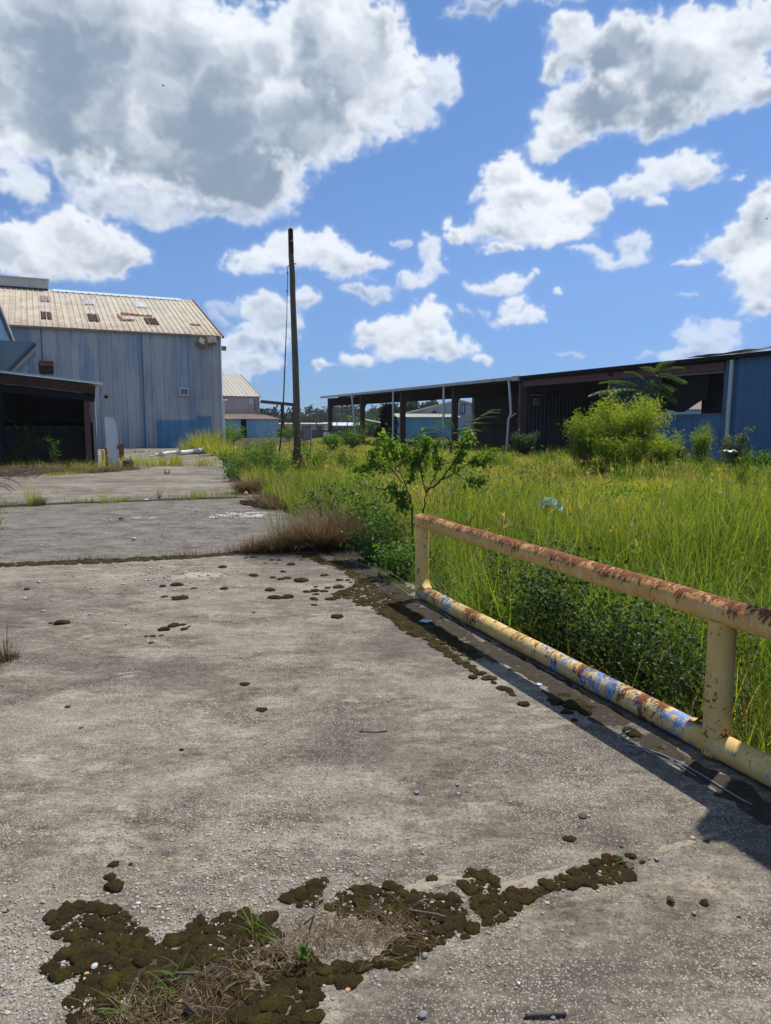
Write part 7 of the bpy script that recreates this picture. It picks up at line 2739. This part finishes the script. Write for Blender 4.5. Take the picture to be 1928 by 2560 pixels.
stone(1057, 2541, 26, (.20, .20, .205), 'grey rubble lump near the bottom edge, left of the twig')
stone(1382, 2546, 18, (.24, .25, .27), 'grey rubble lump lying against the twig')
stone(1062, 2392, 20, (.24, .24, .23), 'grey chip just below the moss strip')
stone(1058, 2135, 12, (.27, .28, .30), 'blue-grey pebble alone on the slab beyond the moss strip')
stone(870, 2476, 14, (.56, .34, .18), 'orange pebble below the moss strip, the larger')
stone(1885, 2413, 12, (.55, .36, .16), 'orange pebble near the lower right corner')
stone(1472, 2042, 12, (.42, .42, .42), 'pale chip touching the rusty bottle cap in mid slab')
stone(455, 1876, 13, (.07, .045, .035), 'dark stone alone in the middle of the near slab')
stone(170, 1768, 12, (.06, .045, .04), 'dark lump alone on the left of the near slab')
stone(1732, 2098, 15, (.55, .42, .27), 'tan pebble in the sandy joint near the shadow')


def chip(px, py, wpx, label, name, mat, up=.0, sides=5, cat='chip'):
    p = gp(px, py, .004)
    depth = p.y * math.cos(PITCH) + CAM_Z * math.sin(PITCH)
    r = wpx / 2 / F_PX * depth
    q = MB()
    n = sides
    ring = [p + Vector((math.cos(6.28 * i / n + .3) * r * _rng.uniform(.6, 1.1), math.sin(6.28 * i / n + .3) * r * _rng.uniform(.8, 1.5), up * _rng.random())) for i in range(n)]
    q.prism(ring, ZUP * .004)
    return tag(q.build(name, mat), label, cat)


M['blue_chip'] = mat_plain('blue_chip', (.17, .19, .215), .5, .2, 40)
M['paper'] = mat_plain('paper', (.40, .52, .62), .6, .1, 10)
chip(1642, 2148, 16, 'blue paint chip right of the moss strip tip', 'paint_chip', M['blue_chip'])
chip(1735, 2283, 13, 'blue paint chip on the slab at the lower right', 'paint_chip', M['blue_chip'])
chip(1043, 1981, 16, 'flat blue-grey flake in the middle of the near slab', 'paint_chip', M['blue_chip'])
chip(1145, 1962, 12, 'blue-grey flake right of the other in mid slab', 'paint_chip', M['blue_chip'])
chip(203, 1818, 12, 'pale flake on the left of the near slab', 'paint_chip', M['blue_chip'])
chip(1348, 1712, 18, 'white flake beside the bottom rail', 'paint_chip', M['paper'])
chip(1065, 1556, 34, 'pale blue scrap of paper lying beside the far end of the bottom rail', 'paper_scrap', M['paper'], .02, 4, 'paper')
chip(4, 1262, 26, 'blue scrap at the left edge on the second joint', 'paper_scrap', M['blue_chip'], .12, 4, 'scrap')
chip(366, 1250, 16, 'white flat scrap on the second joint', 'paper_scrap', M['white_paint'], .02, 5, 'scrap')
chip(1298, 2460, 14, 'thin white splinter on the slab below the moss strip', 'splinter', M['white_paint'], .0, 3, 'splinter')
chip(1677, 2253, 22, 'curled red-brown dead leaf on the slab at the lower right', 'dead_leaf', M['rust_dark'], .010, 7, 'leaf')
chip(452, 2507, 16, 'small yellow dead leaf in the near moss mat', 'dead_leaf', M['wood_fresh'], .01, 5, 'leaf')


def bottle_cap(px, py, label, tilt):
    p = gp(px, py, .004)
    q = MB()
    n = 21
    top = [Vector((math.cos(6.283 * i / n) * .0135, math.sin(6.283 * i / n) * .0135, .006)) for i in range(n)]
    low = [Vector((math.cos(6.283 * i / n) * .016 * (1.07 if i % 2 else .97), math.sin(6.283 * i / n) * .016 * (1.07 if i % 2 else .97), 0)) for i in range(n)]
    m = Matrix.Rotation(tilt, 4, 'X')
    vs = [p + m @ v for v in top + low]
    q.add(vs, [tuple(range(n))] + [(i, (i + 1) % n, n + (i + 1) % n, n + i) for i in range(n)])
    tag(q.build('bottle_cap', M['cap_rust']), label, 'bottle cap')


M['cap_rust'] = mat_plain('cap_rust', (.085, .042, .036), .7, .3, 90)
bottle_cap(1457, 2041, 'rusty brown bottle cap lying with a pale chip on the slab', .25)
bottle_cap(1574, 2166, 'rusty bottle cap at the right tip of the moss strip', .3)


def stick(pts, r, label, mat='twig', name='twig', cat='twig'):
    q = MB()
    q.tube(pts, r, 6)
    tag(q.build(name, M[mat]), label, cat)


stick([gp(1312, 2538, .007), gp(1360, 2535, .010), gp(1416, 2533, .008)], [.006, .007, .005], 'grey twig lying at the bottom edge of the slab')
stick([gp(898, 1828, .004), gp(940, 1830, .005), gp(968, 1827, .004)], .003, 'thin twig lying across the middle of the near slab')
stick([gp(322, 1390 + 255, .003), gp(260, 1640, .003), gp(245, 1665, .003)], .0015, 'hair thin bent stem on the slab at the middle left')
stick([gp(1024, 2275, .03), gp(1090, 2286, .035), gp(1112, 2292, .02)], .004, 'twig resting on the moss strip')
stick([gp(440, 2433, .03), gp(480, 2433, .04), gp(495, 2432, .02)], .004, 'pale dry twig resting on the near moss mat')
stick([gp(460, 2505, .02), gp(480, 2525, .03), gp(492, 2535, .02)], [.006, .006, .005], 'dark dead twig in the near moss mat', 'bark')
stick([gp(760, 2310, .02), gp(785, 2290, .05), gp(800, 2240, .02)], .003, 'thin dead twig standing left of the moss strip')
wire = [(1596, 1826, .012), (1570, 1829, .02), (1553, 1836, .03), (1546, 1846, .03), (1556, 1858, .015), (1600, 1868, .008), (1650, 1884, .008), (1700, 1906, .01), (1750, 1934, .008), (1800, 1966, .008), (1850, 1996, .008), (1880, 2012, .006)]
stick([gp(*w) for w in wire], .0042, 'thin curled grey wire lying along the bottom rail in its shadow', 'grey_metal', 'wire', 'wire')
wire2 = [(1573, 1862, .006), (1640, 1888, .006), (1700, 1915, .006), (1740, 1940, .006)]
stick([gp(*w) for w in wire2], .0028, 'shorter straight wire beside the curled one', 'grey_metal', 'wire', 'wire')
# dead grass and litter inside the moss mat
for i, (line, n, h, lb) in enumerate([(((420, 2520), (500, 2470), (600, 2420), (700, 2370), (760, 2350)), 1500, .05, 'dead grass litter in the near moss mat'), (((230, 2545), (330, 2535), (440, 2525)), 1000, .05, 'dead grass litter at the bottom edge of the moss mat'), (((760, 2330), (860, 2320), (960, 2330), (1020, 2320)), 900, .04, 'dead stems tangled on the moss strip')]):
    fringe('litter', lb, [gp(x, y, .010) for x, y in line], n, h, .06, (0, .95), 'dry_grass', 300 + i, .0022, 1.0, .5)
for i, (px, py, n, h, lb) in enumerate([(425, 2470, 16, .09, 'fresh green grass tuft in the near moss mat, the brightest'), (640, 2335, 12, .10, 'thin green grass tuft at the upper rim of the moss mat'), (700, 2360, 8, .10, 'few green blades in the dead grass of the moss mat'), (310, 2530, 12, .09, 'green grass tuft at the bottom edge, lower left'), (450, 2440, 8, .07, 'small green blades above the bright tuft in the moss mat')]):
    p = gp(px, py)
    tuft('grass_tuft', lb, p.x, p.y, 0, n, h, .018, .0042, (.38, .6), 'weed_leaf', 310 + i, .5, .7)
p = gp(765, 2425)
plant('weed_sprig', 'small fresh green weed sprig growing at the right of the moss mat', 'weed', p, .085, .02, 1, 34, .017, .009, 'weed_leaf', 320, subs=6, puff=.004, crown0=.2, rad=.0022)
p = gp(1552, 2158)
plant('weed_sprig', 'tiny green weed sprig at the right tip of the moss strip', 'weed', p, .035, .014, 3, 30, .009, .005, 'weed_leaf', 321, subs=4, puff=.004, crown0=.1, rad=.001)
# scraps in the field
p = yp(1375, 1264, 12.2)
nr = np.random.RandomState(4)
q = MB()
W = 9
vs = []
for a in range(W):
    for b in range(W):
        u, v = a / (W - 1) - .5, b / (W - 1) - .5
        vs.append(p + Vector((u * .42, v * .30 - .05, .07 * v + .09 * math.cos(u * 4) + .05 * math.sin(v * 6 + u * 5) + nr.normal(0, .012) - .02)))
q.add(vs, [(a * W + b, a * W + b + 1, (a + 1) * W + b + 1, (a + 1) * W + b) for a in range(W - 1) for b in range(W - 1)])
M['tarp'] = mat_plain('tarp', (.30, .52, .68), .45, .2, 14)
tag(q.build('plastic_sheet', M['tarp']), 'crumpled pale blue plastic sheet caught in the tall grass beyond the railing', 'plastic sheet')
p = yp(1822, 1131, 26)
q = MB()
vs = []
for a in range(7):
    for b in range(4):
        vs.append(p + Vector(((a / 6 - .5) * .5, (b / 3 - .5) * .4, .05 * math.sin(a * 1.9 + b) + .05)))
q.add(vs, [(a * 4 + b, a * 4 + b + 1, (a + 1) * 4 + b + 1, (a + 1) * 4 + b) for a in range(6) for b in range(3)])
tag(q.build('plastic_sheet', M['white_paint']), 'white crumpled scrap lying in the grass below the blue wall', 'plastic sheet')
# the two birds high in the sky
for (px, py, lb, s) in ((408, 214, 'tiny dark bird gliding against the great cloud at the left', .6), (1917, 547, 'tiny dark bird against the cloud at the right edge', .8)):
    c = yp(px, py, 120)
    q = MB()
    q.tube([c + Vector((-.28, 0, -.02)) * s, c + Vector((-.1, 0, 0)) * s, c + Vector((.12, 0, .02)) * s, c + Vector((.3, 0, .05)) * s], [.02, .08, .07, .02], 6)
    for sg in (-1, 1):
        q.add([c + Vector((-.1, 0, 0)) * s, c + Vector((.1, 0, 0)) * s, c + Vector((.02, sg * .4, .16)) * s, c + Vector((-.16, sg * .85, .06)) * s], [(0, 1, 2, 3)])
    tag(q.build('bird', M['black_inside']), lb, 'bird')

# ------------------------------------------------------------------ thin summer haze
q = MB()
q.hexa([Vector((-900, -60, -3)), Vector((900, -60, -3)), Vector((900, 700, -3)), Vector((-900, 700, -3)), Vector((-900, -60, 130)), Vector((900, -60, 130)), Vector((900, 700, 130)), Vector((-900, 700, 130))])
_m = bpy.data.materials.new('haze')
_m.use_nodes = True
_n = _m.node_tree
_n.nodes.clear()
_o = _n.nodes.new('ShaderNodeOutputMaterial')
_v = _n.nodes.new('ShaderNodeVolumePrincipled')
_v.inputs['Color'].default_value = (.86, .91, 1, 1)
_v.inputs['Density'].default_value = .0002
_v.inputs['Anisotropy'].default_value = .3
_n.links.new(_v.outputs[0], _o.inputs['Volume'])
tag(q.build('haze', _m), 'thin blue summer haze over the whole yard', 'haze', kind='stuff')
SC.cycles.volume_bounces = 0
